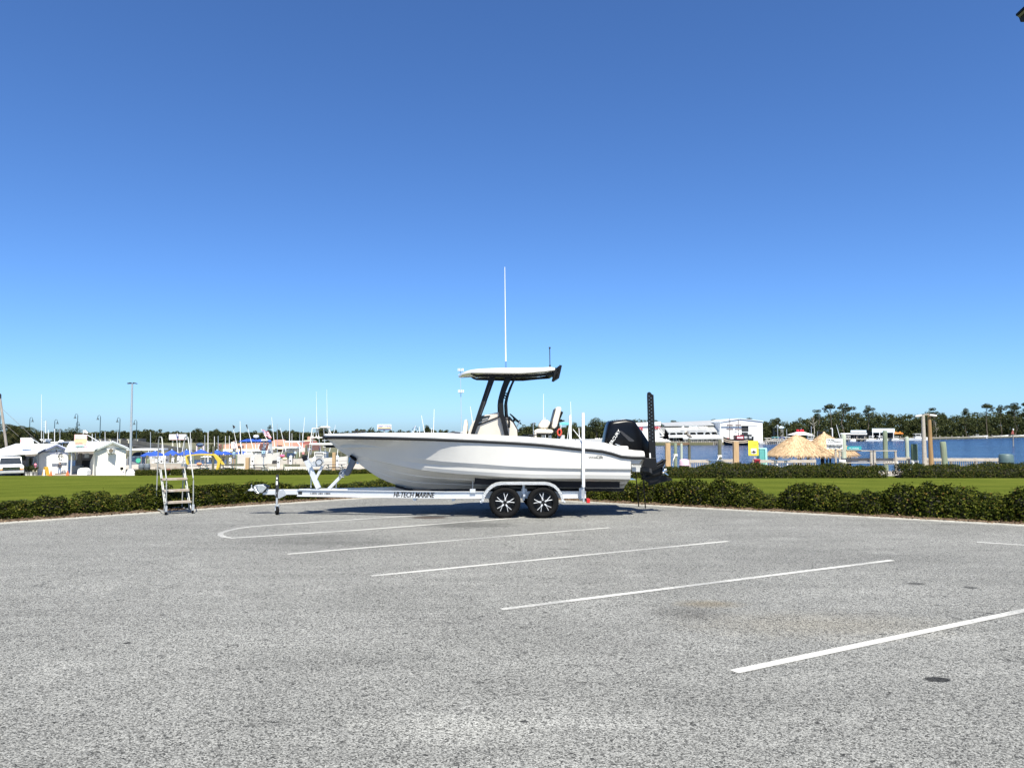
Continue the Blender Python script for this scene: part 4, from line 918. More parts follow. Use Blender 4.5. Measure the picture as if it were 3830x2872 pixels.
# winch stand
m_ = MB(); p0, p1 = bl(1192, 1826, 0), bl(1143, 1714, 0); m_.bar((p0[0], 0, p0[1]), (p1[0], 0, p1[1]), .10, .115); m_.build('winch_post', ALU, trl, bevel=.006)
m_ = MB(); m_.bar((bl(1145, 1722, 0)[0], 0, bl(1145, 1722, 0)[1]), (bl(1138, 1704, 0)[0], 0, bl(1138, 1704, 0)[1]), .112, .125); m_.build('post_cap', BLACK, trl, bevel=.01)
m_ = MB(); p0, p1 = bl(1230, 1828, 0), bl(1300, 1756, 0); m_.bar((p0[0], 0, p0[1]), (p1[0], 0, p1[1]), .09, .075); m_.build('bow_arm', ALU, trl, bevel=.006)
m_ = MB(); m_.prism([bl(*p, -.1) for p in ((1294, 1780), (1288, 1770), (1313, 1711), (1329, 1717), (1332, 1722), (1303, 1778))], -.11, -.08); m_.prism([bl(*p, -.1) for p in ((1294, 1780), (1288, 1770), (1313, 1711), (1329, 1717), (1332, 1722), (1303, 1778))], .08, .11); m_.build('bow_stop_plate', mat('grey steel plate', (.16, .165, .17), .5, .4, var=.15), trl)
m_ = MB(); m_.prism([bl(*p, 0) for p in ((1309, 1706), (1314, 1700), (1334, 1712), (1336, 1720), (1331, 1724))], -.13, .13); m_.build('bow_roller', RUBBER, trl, bevel=.012)
m_ = MB(); p0, p1 = bl(1181, 1791, 0), bl(1207, 1742, 0); m_.bar((p0[0], 0, p0[1]), (p1[0], 0, p1[1]), .07, .06); p0, p1 = bl(1165, 1744, 0), bl(1212, 1741.5, 0); m_.bar((p0[0], 0, p0[1]), (p1[0], 0, p1[1]), .14, .025); m_.build('winch_shelf', ALU, trl)
wi = MB(); c_ = bl(1193, 1728, -.1); wi.cyl((c_[0], -.10, c_[1]), (c_[0], -.085, c_[1]), .082, n=24); wi.cyl((c_[0], .085, c_[1]), (c_[0], .10, c_[1]), .082, n=24); wi.cyl((c_[0], -.09, c_[1]), (c_[0], .09, c_[1]), .035, n=12); wo2 = wi.build('winch', GALV, trl, smooth=40)
m_ = MB(); ringp = [(c_[0] + .078*math.cos(2*math.pi*k/20), -.105, c_[1] + .078*math.sin(2*math.pi*k/20)) for k in range(20)]; m_.path(ringp, .010, 5, closed=True); m_.build('winch_gear', DARK, wo2, smooth=True)
m_ = MB(); a, b = bl(1172, 1737, -.12), bl(1160, 1727, -.12); m_.box((bl(1176, 1735, 0)[0], 0, bl(1176, 1735, 0)[1]), (.13, .16, .10)); m_.cyl((a[0], -.14, a[1]), (b[0], -.14, b[1]), .012); m_.cyl((b[0], -.14, b[1]), (b[0], -.22, b[1]), .016); m_.build('winch_handle', GALV, wo2)
m_ = MB(); p0, p1 = bl(1203, 1730, 0), bl(1306, 1722, 0); m_.bar((p0[0], 0, p0[1]), (p1[0], 0, p1[1]), .05, .004); m_.build('winch_strap', DARK, trl)
# chain heap and ubolts on the bow arm
ch = MB()
for k in range(26):
    px, py = 1275 + rnd.uniform(-6, 14), 1768 + rnd.uniform(-16, 18); x, z = bl(px, py, -.09); a = rnd.uniform(0, 3.1); rr = .018
    ch.path([(x + rr*1.5*math.cos(t)*math.cos(a) - rr*.7*math.sin(t)*math.sin(a), -.075 - rnd.uniform(0, .03), z + rr*1.5*math.cos(t)*math.sin(a) + rr*.7*math.sin(t)*math.cos(a)) for t in np.linspace(0, 2*math.pi, 9)[:-1]], .006, 4, closed=True)
ch.build('safety_chain', STEEL, trl, smooth=True)
for px, py0, py1 in ((1164, 1787, 1824), (1258, 1800, 1824)): m_ = MB(); a, b = bl(px, py0, .08), bl(px - 1, py1, .08); m_.cyl((a[0], .08, a[1]), (b[0], .08, b[1]), .012); m_.build('brace_rod', GALV, trl)
# jack
m_ = MB(); yj = -.16; xq = bl(1036, 1850, yj)[0]; zt2 = bl(1036, 1776, yj)[1]
m_.cyl((xq, yj, .42), (xq, yj, zt2 - .05), .034, n=14); m_.cyl((xq, yj, zt2 - .05), (xq, yj, zt2), .036, .03, n=14); jo = m_.build('jack_tube', DARK, trl, smooth=40)
m_ = MB(); m_.cyl((xq, yj, .22), (xq, yj, .45), .026, n=12); m_.bar((xq, yj, .46), (xq + .16, -.06, .54), .06, .16); m_.box((xq, yj + .05, .53), (.12, .03, .15)); m_.build('jack_leg', GALV, jo, smooth=40)
m_ = MB(); m_.box((xq, yj - .036, zt2 - .19), (.04, .004, .09)); m_.box((xq, yj - .036, zt2 - .08), (.03, .004, .05)); m_.build('jack_sticker', WHITE, jo)
m_ = MB(); m_.lathe((xq + .01, yj, .10), [(.02, -.03), (.07, -.035), (.095, -.028), (.10, -.01), (.10, .01), (.095, .028), (.07, .035), (.02, .03)], 20, 'x'); m_.xf(Matrix.Translation((xq, yj, 0)) @ Matrix.Rotation(.5, 4, 'Z') @ Matrix.Translation((-xq, -yj, 0))); m_.build('jack_wheel', RUBBER, jo, smooth=40)
m_ = MB(); m_.bar((xq - .03, yj, .23), (xq - .03, yj, .10), .02, .03, up=(1, 0, 0)); m_.bar((xq + .05, yj, .23), (xq + .05, yj, .10), .02, .03, up=(1, 0, 0)); m_.box((xq + .01, yj, .225), (.11, .06, .02)); m_.build('caster_fork', GALV, jo)
# coupler
m_ = MB(); m_.prism([bl(*p, 0) for p in ((952, 1818), (958, 1813), (985, 1811), (1000, 1818), (1004, 1837), (986, 1842), (962, 1842), (953, 1836))], -.09, .09); co2 = m_.build('coupler', mat('zinc coupler', (.42, .44, .44), .42, .5, var=.2, scale=20), trl, bevel=.015)
m_ = MB(); m_.prism([bl(*p, -.1) for p in ((986, 1812), (1003, 1820), (992, 1840), (980, 1842), (1000, 1821))], -.10, .10); m_.build('breakaway_lever', BLACK, co2)
m_ = MB()
for k in range(4):
    x, z = bl(958 + k*3, 1820 + k*7, -.1); m_.path([(x + .035*math.cos(t), -.105, z + .022*math.sin(t)) for t in np.linspace(0, 2*math.pi, 11)[:-1]], .007, 5, closed=True)
m_.build('hitch_chain', STEEL, co2, smooth=True)
m_ = MB(); x, z = bl(941, 1831, 0); m_.lathe((x, 0, z - .02), [(.09, 0), (.085, .02), (.03, .05), (.012, .06), (.012, .14)], 14); m_.build('coupler_latch', GALV, co2, smooth=True)

# ================================================================== THE ROLLING LADDER
LAD = mat('worn grey ladder paint', (0.27, 0.28, 0.26), .55, .25, var=.25, scale=12, col2=(.42, .43, .41))
TREADM = mat('rusty step', (0.42, 0.39, 0.33), .7, var=.3, scale=10, col2=(.26, .19, .13))
q = G(620, 1926); la = math.radians(36)
lad = thing('rolling_ladder', 'grey metal rolling ladder with four rusty steps at the kerb', 'ladder', (q.x, q.y, 0), la)
W, D = .62, 1.12
def rail(pts, r=.0145, name='handrail', p=lad): m_ = MB(); m_.path(pts, r, 8); return m_.build(name, LAD, p, smooth=True)
for x in (0, W):
    # front rail: up from the caster, kink, then leaning back, over the top and down the rear leg
    pts = [(x, 0, .10), (x, .0, .42), (x, .02, .80), (x, .05, .87), (x, .62, 1.78), (x, .66, 1.84), (x, .72, 1.87), (x, .94, 1.87), (x, 1.0, 1.85), (x, 1.03, 1.79), (x, 1.06, 1.0), (x, D, .05)]
    rail(pts)
for k, (y, z) in enumerate(((.10, .30), (.33, .57), (.56, .84), (.80, 1.11))):
    m_ = MB(); d_ = .20 if k < 3 else .30
    m_.box((W/2, y + d_/2, z), (W - .03, d_, .012)); m_.box((W/2, y, z - .02), (W - .03, .012, .045)); m_.box((W/2, y + d_, z - .015), (W - .03, .010, .03)); m_.build('step', TREADM, lad)
for x in (.03, W - .03):
    rail([(x, .08, .12), (x, .82, 1.08)], .013, 'stringer'); rail([(x, .24, .12), (x, .96, 1.08)], .013, 'stringer')
    rail([(x, .95, 1.08), (x, 1.07, .98)], .012, 'strut'); (rail([(x, .28, .42), (x, .01, .60)], .010, 'strut') if x < .1 else None)
rail([(0, D, .06), (W, D, .06)], .015, 'base_rail')
for x in (0, W): rail([(x, D, .06), (x, .03, .07)], .015, 'base_rail')
rail([(0, -.02, .30), (-.05, -.06, .27), (-.06, -.06, .10)], .012, 'foot_loop'); rail([(0, 1.05, 1.2), (W, 1.05, 1.2)], .012, 'cross_rail')
for x in (0, W):
    m_ = MB(); m_.box((x, 0, .15), (.05, .06, .14)); m_.build('caster_fork', GALV, lad); m_ = MB(); m_.lathe((x, .02, .05), [(.015, -.016), (.05, -.016), (.052, 0), (.05, .016), (.015, .016)], 14, 'x'); m_.build('caster_wheel', RUBBER, lad, smooth=40)
    m_ = MB(); m_.cyl((x, D, 0), (x, D, .06), .022, n=8); m_.build('rubber_foot', RUBBER, lad)

# ================================================================== TREES
TLEAF = leafmat('tree leaf', [(0, (0.012, 0.018, 0.007)), (0.4, (0.027, 0.036, 0.013)), (0.8, (0.055, 0.062, 0.022)), (1.0, (0.095, 0.095, 0.036))], 0.6, 0.15)
PLEAF = leafmat('pine needle', [(0, (0.012, 0.019, 0.009)), (0.5, (0.030, 0.040, 0.017)), (1.0, (0.075, 0.08, 0.036))], 0.6, 0.1)
PALML = leafmat('palm frond', [(0, (0.014, 0.02, 0.007)), (0.6, (0.03, 0.037, 0.011)), (1.0, (0.075, 0.065, 0.026))], 0.5, 0.15)
BARK = mat('grey brown bark', (0.10, 0.080, 0.060), .9, var=.3, scale=3, bump=.4, bscale=12)
def cluster_points(rg, cl, per):
    Ps, Ns = [], []
    for (c, r) in cl:
        n = max(12, int(per * (r[0]*r[1] + r[0]*r[2] + r[1]*r[2]))); d = unit(rg, n); k = 0.55 + 0.48 * rg.random((n, 1))**0.5
        Ps.append(np.array(c) + d * k * np.array(r)); Ns.append(d * 0.8 + unit(rg, n) * 0.7 + np.array([0, -0.1, 0.35]))
    Pn = np.concatenate(Ps); Nn = np.concatenate(Ns); return Pn, Nn / np.linalg.norm(Nn, axis=1, keepdims=True)
def limb(m, a, b, r0, r1, rg, k=3):
    a, b = np.array(a, float), np.array(b, float); L = np.linalg.norm(b - a); pts = [tuple(a + (b-a)*t + (rg.normal(size=3)*L*.04 if 0 < t < 1 else 0)) for t in np.linspace(0, 1, k+1)]
    m.path(pts, r0, 6, rs=list(np.linspace(r0, r1, k+1)))
def make_tree(kind, seed, per=9000, leaf=None):
    """unit-height tree meshes (crown, trunk)"""
    rg = np.random.default_rng(seed); m = MB(); cl = []
    if kind == 'pine':                                    # tall bare trunk, flat broken crown
        lean = rg.uniform(-.06, .06); top = (lean, 0, .86); limb(m, (0, 0, 0), top, .016, .008, rg, 4)
        n = rg.integers(5, 8)
        for i in range(n):
            a = rg.uniform(0, 6.28); r = rg.uniform(.03, .20); z = rg.uniform(.70, .93); c = (lean*.9 + r*math.cos(a), r*math.sin(a), z)
            s = rg.uniform(.055, .105); cl.append((c, (s*1.3, s*1.3, s*.55))); limb(m, (lean*z*.9, 0, z - .1), c, .006, .003, rg, 2)
        cl.append(((lean, 0, .93), (.11, .11, .055)))
        lf = leaf or .030
    elif kind == 'oak':
        limb(m, (0, 0, 0), (0, 0, .5), .03, .018, rg, 3)
        for i in range(11):
            a = rg.uniform(0, 6.28); r = rg.uniform(.08, .30); z = rg.uniform(.32, .86); s = rg.uniform(.10, .18) * (1.1 - .3*z)
            rr = r * (1.15 - .6*max(0, z - .5)*2); c = (rr*math.cos(a), rr*math.sin(a), z); cl.append((c, (s, s, s*.85))); limb(m, (0, 0, .35), c, .010, .003, rg, 2)
        cl.append(((0, 0, .85), (.14, .14, .14))); cl.append(((0, 0, .6), (.2, .2, .2)))
        lf = leaf or .036
    elif kind == 'tall':                                  # spindly longleaf pine with tufts all the way up
        limb(m, (0, 0, 0), (0, 0, .95), .014, .005, rg, 4)
        for i in range(13):
            z = rg.uniform(.42, .96); a = rg.uniform(0, 6.28); r = rg.uniform(.02, .16) * (1.25 - z); s = rg.uniform(.05, .09); c = (r*math.cos(a), r*math.sin(a), z); cl.append((c, (s*1.1, s*1.1, s*.8))); limb(m, (0, 0, z - .04), c, .004, .002, rg, 2)
        lf = leaf or .030
    Pn, Nn = cluster_points(rg, cl, per)
    crown = leaf_mesh('crown', Pn, Nn, lf, rg, .3, .8)
    tr = bpy.data.meshes.new('trunk'); tr.from_pydata(m.v, [], m.f); tr.update()
    return crown, tr
TREES = {k: [make_tree(k, 40*j + i, per) for i in range(4)] for j, (k, per) in enumerate((('pine', 7000), ('oak', 2600), ('tall', 5200)))}
def tree(kind, var, px, topy, Y, z0, label, group, wf=1.0, leafm=None, name=None):
    q = P(px, topy, Y); h = q.z - z0
    o = thing(name or {'pine': 'umbrella_pine', 'oak': 'leafy_tree', 'tall': 'pine_tree'}[kind], label, 'tree', (q.x, Y, z0), rnd.uniform(0, 6.28), group); o.scale = (h*wf, h*wf, h)
    c, t = TREES[kind][var % 4]
    link('crown', c, leafm or (TLEAF if kind == 'oak' else PLEAF), o); link('trunk', t, BARK, o); return o
def woodland(name, label, tops, step, seed, leaf_px=2.6, per=230, depth=30.0, zbase=LAND_Z):
    """one mass of distant crowns following a skyline: tops = (photo x, top y, distance)"""
    rg = np.random.default_rng(seed); Ps, Ns, Ss = [], [], []; x0, x1 = tops[0][0], tops[-1][0]; TX = [t[0] for t in tops]
    px = x0
    while px < x1:
        ty = float(np.interp(px, TX, [t[1] for t in tops])); Y0 = float(np.interp(px, TX, [t[2] for t in tops]))
        for row in range(3):
            Y = Y0 + (row*.5 + rg.random()*.5) * depth * Y0/400; py = ty + rg.uniform(-7, 7) + (0, rg.uniform(0, 10), rg.uniform(8, 24))[2 - row]; q = P(px + rg.uniform(-6, 6), py, Y); H = q.z - zbase
            if H < 1.5: continue
            w = max(H * rg.uniform(.22, .36), step * 1.5 * Y / FPX)
            for k in range(7):
                f = (k + rg.random()) / 7; s = w * rg.uniform(.42, .66); c = np.array([q.x + rg.normal()*w*.45, Y + rg.normal()*w*.4, zbase + H * (1 - .95*f) - min(s*.6, H*.3)])
                n = per // 7; d = unit(rg, n); Ps.append(c + d * (0.55 + .45*rg.random((n, 1))) * np.array([s, s, min(s*.8, H*.5)])); Ns.append(d*.8 + unit(rg, n)*.7 + np.array([0, -.1, .3])); Ss.append(np.full(n, leaf_px * Y / FPX))
        px += step * rg.uniform(.7, 1.3)
    Pn, Nn = np.concatenate(Ps), np.concatenate(Ns); Nn /= np.linalg.norm(Nn, axis=1, keepdims=True); S = np.concatenate(Ss)[:, None]
    return tag(link(name, leaf_mesh(name, Pn, Nn, S, rg, .3, .8), TLEAF), label, 'woodland', kind='stuff')
RT = [(2845, 1578, 330), (2880, 1568, 335), (2910, 1566, 340), (2945, 1580, 345), (2970, 1574, 355), (3000, 1560, 370), (3060, 1548, 395), (3100, 1545, 405), (3150, 1530, 420), (3200, 1538, 440), (3245, 1545, 455), (3290, 1540, 470), (3330, 1548, 485), (3370, 1546, 500), (3410, 1548, 515), (3440, 1545, 525), (3490, 1538, 545),
      (3530, 1542, 560), (3570, 1558, 580), (3610, 1540, 600), (3650, 1545, 620), (3690, 1540, 650), (3740, 1535, 680), (3790, 1532, 710), (3830, 1530, 730), (3900, 1525, 770), (4050, 1530, 830)]
woodland('woodland', 'dark green wood along the far right shore behind the docks', RT, 13, 5, 5.0, 420, 40)
LT = [(-60, 1615, 255), (330, 1615, 260), (400, 1611, 261), (470, 1615, 261), (560, 1607, 262), (600, 1615, 263), (640, 1615, 263), (700, 1615, 264), (735, 1605, 265), (770, 1615, 265), (805, 1607, 265), (850, 1615, 266), (900, 1615, 267), (950, 1615, 267), (1000, 1611, 268), (1050, 1615, 268), (1100, 1611, 269), (1150, 1615, 270), (1200, 1615, 270), (1250, 1611, 271), (1300, 1615, 271), (1345, 1605, 272), (1390, 1605, 272), (1450, 1615, 273), (1500, 1607, 274), (1560, 1611, 274), (1600, 1603, 275), (1650, 1609, 276), (1700, 1615, 276), (1800, 1615, 277), (1900, 1609, 340), (1950, 1597, 340), (2000, 1585, 340), (2040, 1589, 340), (2100, 1597, 340), (2140, 1585, 340), (2180, 1595, 340), (2230, 1582, 340), (2300, 1569, 340), (2400, 1569, 340), (2470, 1573, 340)]
woodland('woodland', 'long dark treeline behind the marina and the boat, far away', LT, 9, 9, 4.8, 400, 34, -2.4)
# trees that stand out of the mass
for i, (k, v, px, ty, Y, wf, lab) in enumerate((
        ('pine', 0, 3062, 1529, 395, .75, 'small flat-topped pine left of the tall umbrella pine on the far shore'), ('pine', 1, 3104, 1507, 410, .85, 'umbrella pine with a clear round top above the thatched roofs'), ('pine', 2, 3152, 1506, 420, 1.1, 'tall broad pine just right of the round-topped umbrella pine'),
        ('pine', 3, 3246, 1513, 455, .8, 'lone flat pine above the white roofed boat sheds'), ('pine', 0, 3490, 1522, 545, .7, 'pine crown just right of the twin lamp poles'), ('tall', 1, 3612, 1523, 600, .9, 'spindly pine standing out of the wood between lamp poles and far right'),
        ('pine', 1, 3690, 1506, 650, .85, 'leftmost of the tall flat-topped pines near the right picture edge'), ('pine', 2, 3742, 1512, 690, .7, 'middle flat-topped pine near the right picture edge, with a bare stem'), ('pine', 3, 3790, 1503, 710, 1.0, 'broad flat-topped pine near the right picture edge'), ('pine', 0, 3832, 1503, 730, .8, 'flat-topped pine cut by the right picture edge'),
        ('oak', 0, 2905, 1561, 345, 1.0, 'round dark tree right of the white boat barn'), ('pine', 2, 2912, 1560, 340, .7, 'dark pine crown rising right behind the white boat barn'),
        ('tall', 0, 2640, 1572, 350, 1.6, 'bushy tree left of the tallest pair behind the restaurant roof'), ('tall', 1, 2668, 1565, 360, 1.4, 'tall ragged tree behind the right part of the restaurant roof'), ('oak', 2, 2715, 1572, 360, 1.2, 'wide round tree behind the gap between restaurant and barn'), ('tall', 3, 2803, 1561, 365, 1.5, 'dense tall tree behind the barn ridge'), ('pine', 3, 2522, 1570, 350, 1.3, 'lone flat tree above the left end of the restaurant roof'),
        ('oak', 1, 2230, 1559, 330, 1.25, 'big rounded pine grove tree between guide post and outboard'), ('oak', 3, 2310, 1566, 340, 1.1, 'dark tree partly hidden behind the outboard cowl'), ('tall', 2, 2455, 1568, 345, 1.3, 'pine just right of the black folded anchor arm'),
        ('tall', 2, 1008, 1587, 250, 1.2, 'tallest pine above the white cruiser with the blue canopy'), ('oak', 0, 736, 1599, 250, 1.0, 'large round tree right of the pink lettered billboard'), ('oak', 1, 808, 1605, 250, 1.25, 'broad dark tree behind the blue umbrellas'),
        ('tall', 3, 585, 1611, 250, 1.3, 'ragged pine left of the pink lettered billboard'), ('oak', 2, 545, 1604, 250, 1.1, 'dark tree right behind the tall lamp pole'), ('oak', 3, 440, 1606, 250, 1.3, 'wide dark tree behind the right bait shed roof'), ('tall', 0, 1598, 1586, 250, 1.2, 'dark tree over the middle of the white gunwale'), ('oak', 2, 2145, 1577, 400, .8, 'dark tree between the two white guide posts'))):
    tree(k, v, px, ty, Y, LAND_Z if px > 2000 else -2.2, lab, 'trees beyond the water', wf)
# bare grey trees on the right shore
for px, ty, Y, lab in ((3040, 1548, 385, 'pale leafless tree on the far shore left of the umbrella pine'), (3500, 1570, 540, 'bleached bare tree by the water right of the lamp poles')):
    m = MB(); rg = np.random.default_rng(px); q = P(px, ty, Y); H = q.z - LAND_Z
    limb(m, (0, 0, 0), (0, 0, H*.9), H*.018, H*.006, rg, 4)
    for k in range(14): z = rg.uniform(.3, .85)*H; a = rg.uniform(0, 6.28); r = rg.uniform(.1, .22)*H; limb(m, (0, 0, z), (r*math.cos(a), r*math.sin(a)*.4, z + r*.9), H*.007, H*.002, rg, 3)
    o = m.build('bare_tree', mat('bleached wood', (.34, .31, .26), .9, var=.2)); o.location = (q.x, Y, LAND_Z); tag(o, lab, 'tree')
# palms
def palm(px, topy, Y, z0, label, nf=26, L=1.9, skirt=True):
    q = P(px, topy, Y); H = q.z - z0 - L*.35; o = thing('palm_tree', label, 'tree', (q.x, Y, z0)); rg = np.random.default_rng(int(px)+1)
    m = MB(); m.path([(0, 0, 0), (.05, 0, H*.5), (0.02, 0, H)], .14, 8, rs=[.2, .15, .17]); m.build('trunk', BARK, o, smooth=True)
    Pn, Nn = [], []
    f = MB()
    for k in range(nf):
        a = rg.uniform(0, 6.28); up = rg.uniform(-.9, 1.2); pts = []
        for t in np.linspace(0, 1, 6): r = L * t * math.cos(up*.5); pts.append(Vector((r*math.cos(a), r*math.sin(a), H + L*(math.sin(up)*t - .85*t*t))))
        sd = Vector((-math.sin(a), math.cos(a), 0))
        for i in range(5):                                  # leaflets either side of the rib
            for s in (-1, 1):
                for j in range(3):
                    b0 = pts[i].lerp(pts[i+1], j/3); tip = b0 + sd*s*L*.26*(1 - .5*abs(i/5 - .4)) + (pts[i+1]-pts[i])*.5 + Vector((0, 0, -L*.10)); w = (pts[i+1]-pts[i])*.22
                    f.add([b0, b0 + w, tip], [(0, 1, 2)])
    f.build('fronds', PALML, o, fix=False)
palm(50, 1578, 110, -2.2, 'thick headed palm behind the leaning pole at far left', 60, 2.6)
palm(84, 1590, 120, -2.2, 'second palm, just right of the thick headed palm at far left', 50, 2.3)
palm(1207, 1590, 260, -2.2, 'palm showing behind the fishing tower', 50, 2.6); palm(1065, 1612, 200, -2.2, 'small palm behind the white cruiser bow', 40, 1.6); palm(797, 1655, 105, -2.1, 'thin palm by the dark piling behind the yellow arch', 34, 1.2)
for px, ty, Y, wf, lab in ((12, 1637, 108, 1.5, 'round clipped bush behind the foot of the leaning pole'), (140, 1606, 150, 1.4, 'bushy tree behind the left shed roof, left of the masts'), (218, 1602, 150, 1.3, 'bushy tree behind the masts over the left shed'), (285, 1595, 150, 1.25, 'taller bushy tree behind the colourful roof sign'), (330, 1622, 160, 1.2, 'low dark tree right of the colourful roof sign')):
    tree('oak', int(px) % 4, px, ty, Y, -2.4, lab, 'trees behind the bait sheds', wf, None, 'bushy_tree')

# ================================================================== FAR SHORE, RIGHT: RESTAURANT, BARN, SHIP, DOCKS
def rect(px0, py0, px1, py1, Y): a, b = P(px0, py1, Y), P(px1, py0, Y); return a.x, b.x, a.z, b.z      # x0, x1, zlow, zhigh
def slab(m, px0, py0, px1, py1, Y, th, dy=0): x0, x1, z0, z1 = rect(px0, py0, px1, py1, Y); m.box(((x0+x1)/2, Y + dy + th/2, (z0+z1)/2), (x1-x0, th, z1-z0)); return m
def single(name, m, material, label, cat, group=None, smooth=False, bevel=0):
    xs_ = np.array(m.v); c = (xs_[:, 0].mean(), xs_[:, 1].mean(), xs_[:, 2].min()); o = m.build(name, material, org=c, smooth=smooth, bevel=bevel); o.location = c; return tag(o, label, cat, group)
def base_of(px, Y, z): return (P(px, 1600, Y).x, Y, z)
class W:                                                    # a thing laid out in world coordinates; parts are moved to its base
    def __init__(s, name, label, cat, loc, group=None): s.o = thing(name, label, cat, loc, 0, group); s.loc = loc
    def part(s, name, m, material, parent=None, **kw): return m.build(name, material, parent or s.o, org=s.loc, **kw)
ROOFG = mat('weathered metal roof', (0.37, 0.375, 0.365), .5, .2, var=.12, scale=.5, stretch=(4, .3, 1))
ROOFW = mat('white metal roof', (0.78, 0.80, 0.80), .4, .1, var=.05, scale=.6)
WALLW = mat('white cladding', (0.80, 0.79, 0.75), .6, var=.05, scale=.5, stretch=(5, 5, .4))
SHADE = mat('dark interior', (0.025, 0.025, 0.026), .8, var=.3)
TIMB = mat('grey dock timber', (0.28, 0.25, 0.21), .9, var=.3, scale=2, bump=.3, bscale=20, stretch=(1, 1, .3))
PANE = mat('window glass', (0.03, 0.035, 0.04), .08, var=.2)
REDP = mat('red paint', (0.55, 0.025, 0.04), .5, var=.1)
Y = 285.0
gm = W('restaurant', 'long waterfront restaurant with stepped grey metal roofs', 'restaurant', base_of(2580, Y, LAND_Z))
m = MB(); slab(m, 2474, 1594, 2692, 1650, Y + 4, 14); gm.part('wall', m, SHADE)
def roofpiece(pts_front, pts_back, material, name='roof'):
    """a sloping sheet between a front eave line and a back ridge line, each (px0, px1, py, distance)"""
    a0, a1, ay, aY = pts_front[:4]; b0, b1, by, bY = pts_back[:4]; m = MB(); p = [P(a0, ay, aY), P(a1, ay if len(pts_front) < 5 else pts_front[4], aY), P(b1, by if len(pts_back) < 5 else pts_back[4], bY), P(b0, by, bY)]
    m.add(p + [v - Vector((0, 0, .35)) for v in p], [(0, 1, 2, 3), (7, 6, 5, 4), (0, 4, 5, 1), (1, 5, 6, 2), (2, 6, 7, 3), (3, 7, 4, 0)]); return gm.part(name, m, material)
roofpiece((2486, 2683, 1591, Y + 3, 1588), (2470, 2684, 1581, Y + 14, 1571), ROOFG); roofpiece((2498, 2693, 1615, Y - 2, 1612), (2482, 2683, 1597, Y + 4, 1594), ROOFG)
roofpiece((2502, 2694, 1633, Y - 5, 1632), (2499, 2690, 1624, Y + 1, 1621), ROOFW); roofpiece((2556, 2704, 1641, Y - 8, 1639), (2550, 2690, 1631, Y - 2, 1630), ROOFG)
m = MB(); p = [P(2470, 1581, Y + 14), P(2684, 1571, Y + 14), P(2684, 1571.6, Y + 22), P(2470, 1581.6, Y + 22)]; m.add(p + [v - Vector((0, 0, .3)) for v in p], [(0, 1, 2, 3), (7, 6, 5, 4), (0, 4, 5, 1), (1, 5, 6, 2), (2, 6, 7, 3), (3, 7, 4, 0)]); gm.part('roof', m, ROOFW)
for px in (2503, 2530, 2555, 2580, 2606, 2633, 2660, 2686):
    m = MB(); a, b = P(px, 1615, Y - 1.5), P(px, 1650, Y - 1.5); m.bar(a, b, .25, .25); gm.part('post', m, WALLW)
    m = MB(); a, b = P(px + (6 if px % 2 else -6), 1616, Y - 1.6), P(px, 1624, Y - 1.6); m.bar(a, b, .2, .2); gm.part('brace', m, WALLW)
m = MB(); slab(m, 2560, 1641, 2702, 1651, Y - 6, .3); gm.part('lower_wall', m, WALLW)
for k in range(8):
    px = 2564 + k*17.2; m = MB(); slab(m, px, 1642.5, px + 9.5, 1648.5, Y - 6.1, .12); gm.part('window', m, PANE)
for px in (2518, 2530): m = MB(); slab(m, px, 1637, px + 8, 1650, Y - 1.8, .2); d_ = gm.part('door', m, WALLW); m = MB(); slab(m, px + 1.2, 1638, px + 6.8, 1649, Y - 1.95, .1); gm.part('pane', m, PANE, d_)
m = MB(); slab(m, 2470, 1598, 2486, 1622, Y + 1, .4); gm.part('gable_wall', m, mat('grey boards', (.30, .30, .29), .7))
x0, x1, z0, z1 = rect(2562, 1592.5, 2641, 1602.5, Y - 1.9)
text('GRAND MARLIN', mat('cream letters', (.80, .78, .72), .5), gm.o, Matrix.Translation(Vector(((x0+x1)/2 + .9, Y - 1.9, (z0+z1)/2)) - Vector(gm.loc)) @ FACE, (x1-x0)*.86, (z1-z0)*.72, ext=.2, bold=.03)
m = MB(); pts = [P(px, py, Y - 1.9) for px, py in ((2546, 1602), (2551, 1596), (2556, 1592.5), (2558, 1597), (2562, 1600), (2559, 1602.5))]; m.prism([(p.x, p.z) for p in pts], Y - 2.1, Y - 1.9); gm.part('fish_emblem', m, mat('cream letters', (.80, .78, .72), .5))
DECKW = mat('pale dock timber', (0.36, 0.33, 0.28), .9, var=.25, scale=1.5)
dock = W('restaurant_dock', 'timber dock on piles in front of the restaurant', 'dock', base_of(2580, Y - 12, WATER_Z))
m = MB(); slab(m, 2448, 1656.5, 2702, 1659, Y - 14, 8); dock.part('deck', m, DECKW)
for k in range(34):
    px = 2449 + k*7.6; m = MB(); a, b = P(px, 1649 + rnd.uniform(-2, 2) - (2 if k % 3 == 0 else 0), Y - 14.3), P(px, 1668, Y - 14.3); m.cyl(b - Vector((0, 0, .5)), a, .16, n=6); dock.part('pile', m, DECKW if k % 2 else TIMB)
m = MB(); a, b = P(2460, 1652.5, Y - 14.3), P(2700, 1651.5, Y - 14.3); m.bar(a, b, .1, .15); dock.part('handrail', m, DECKW)
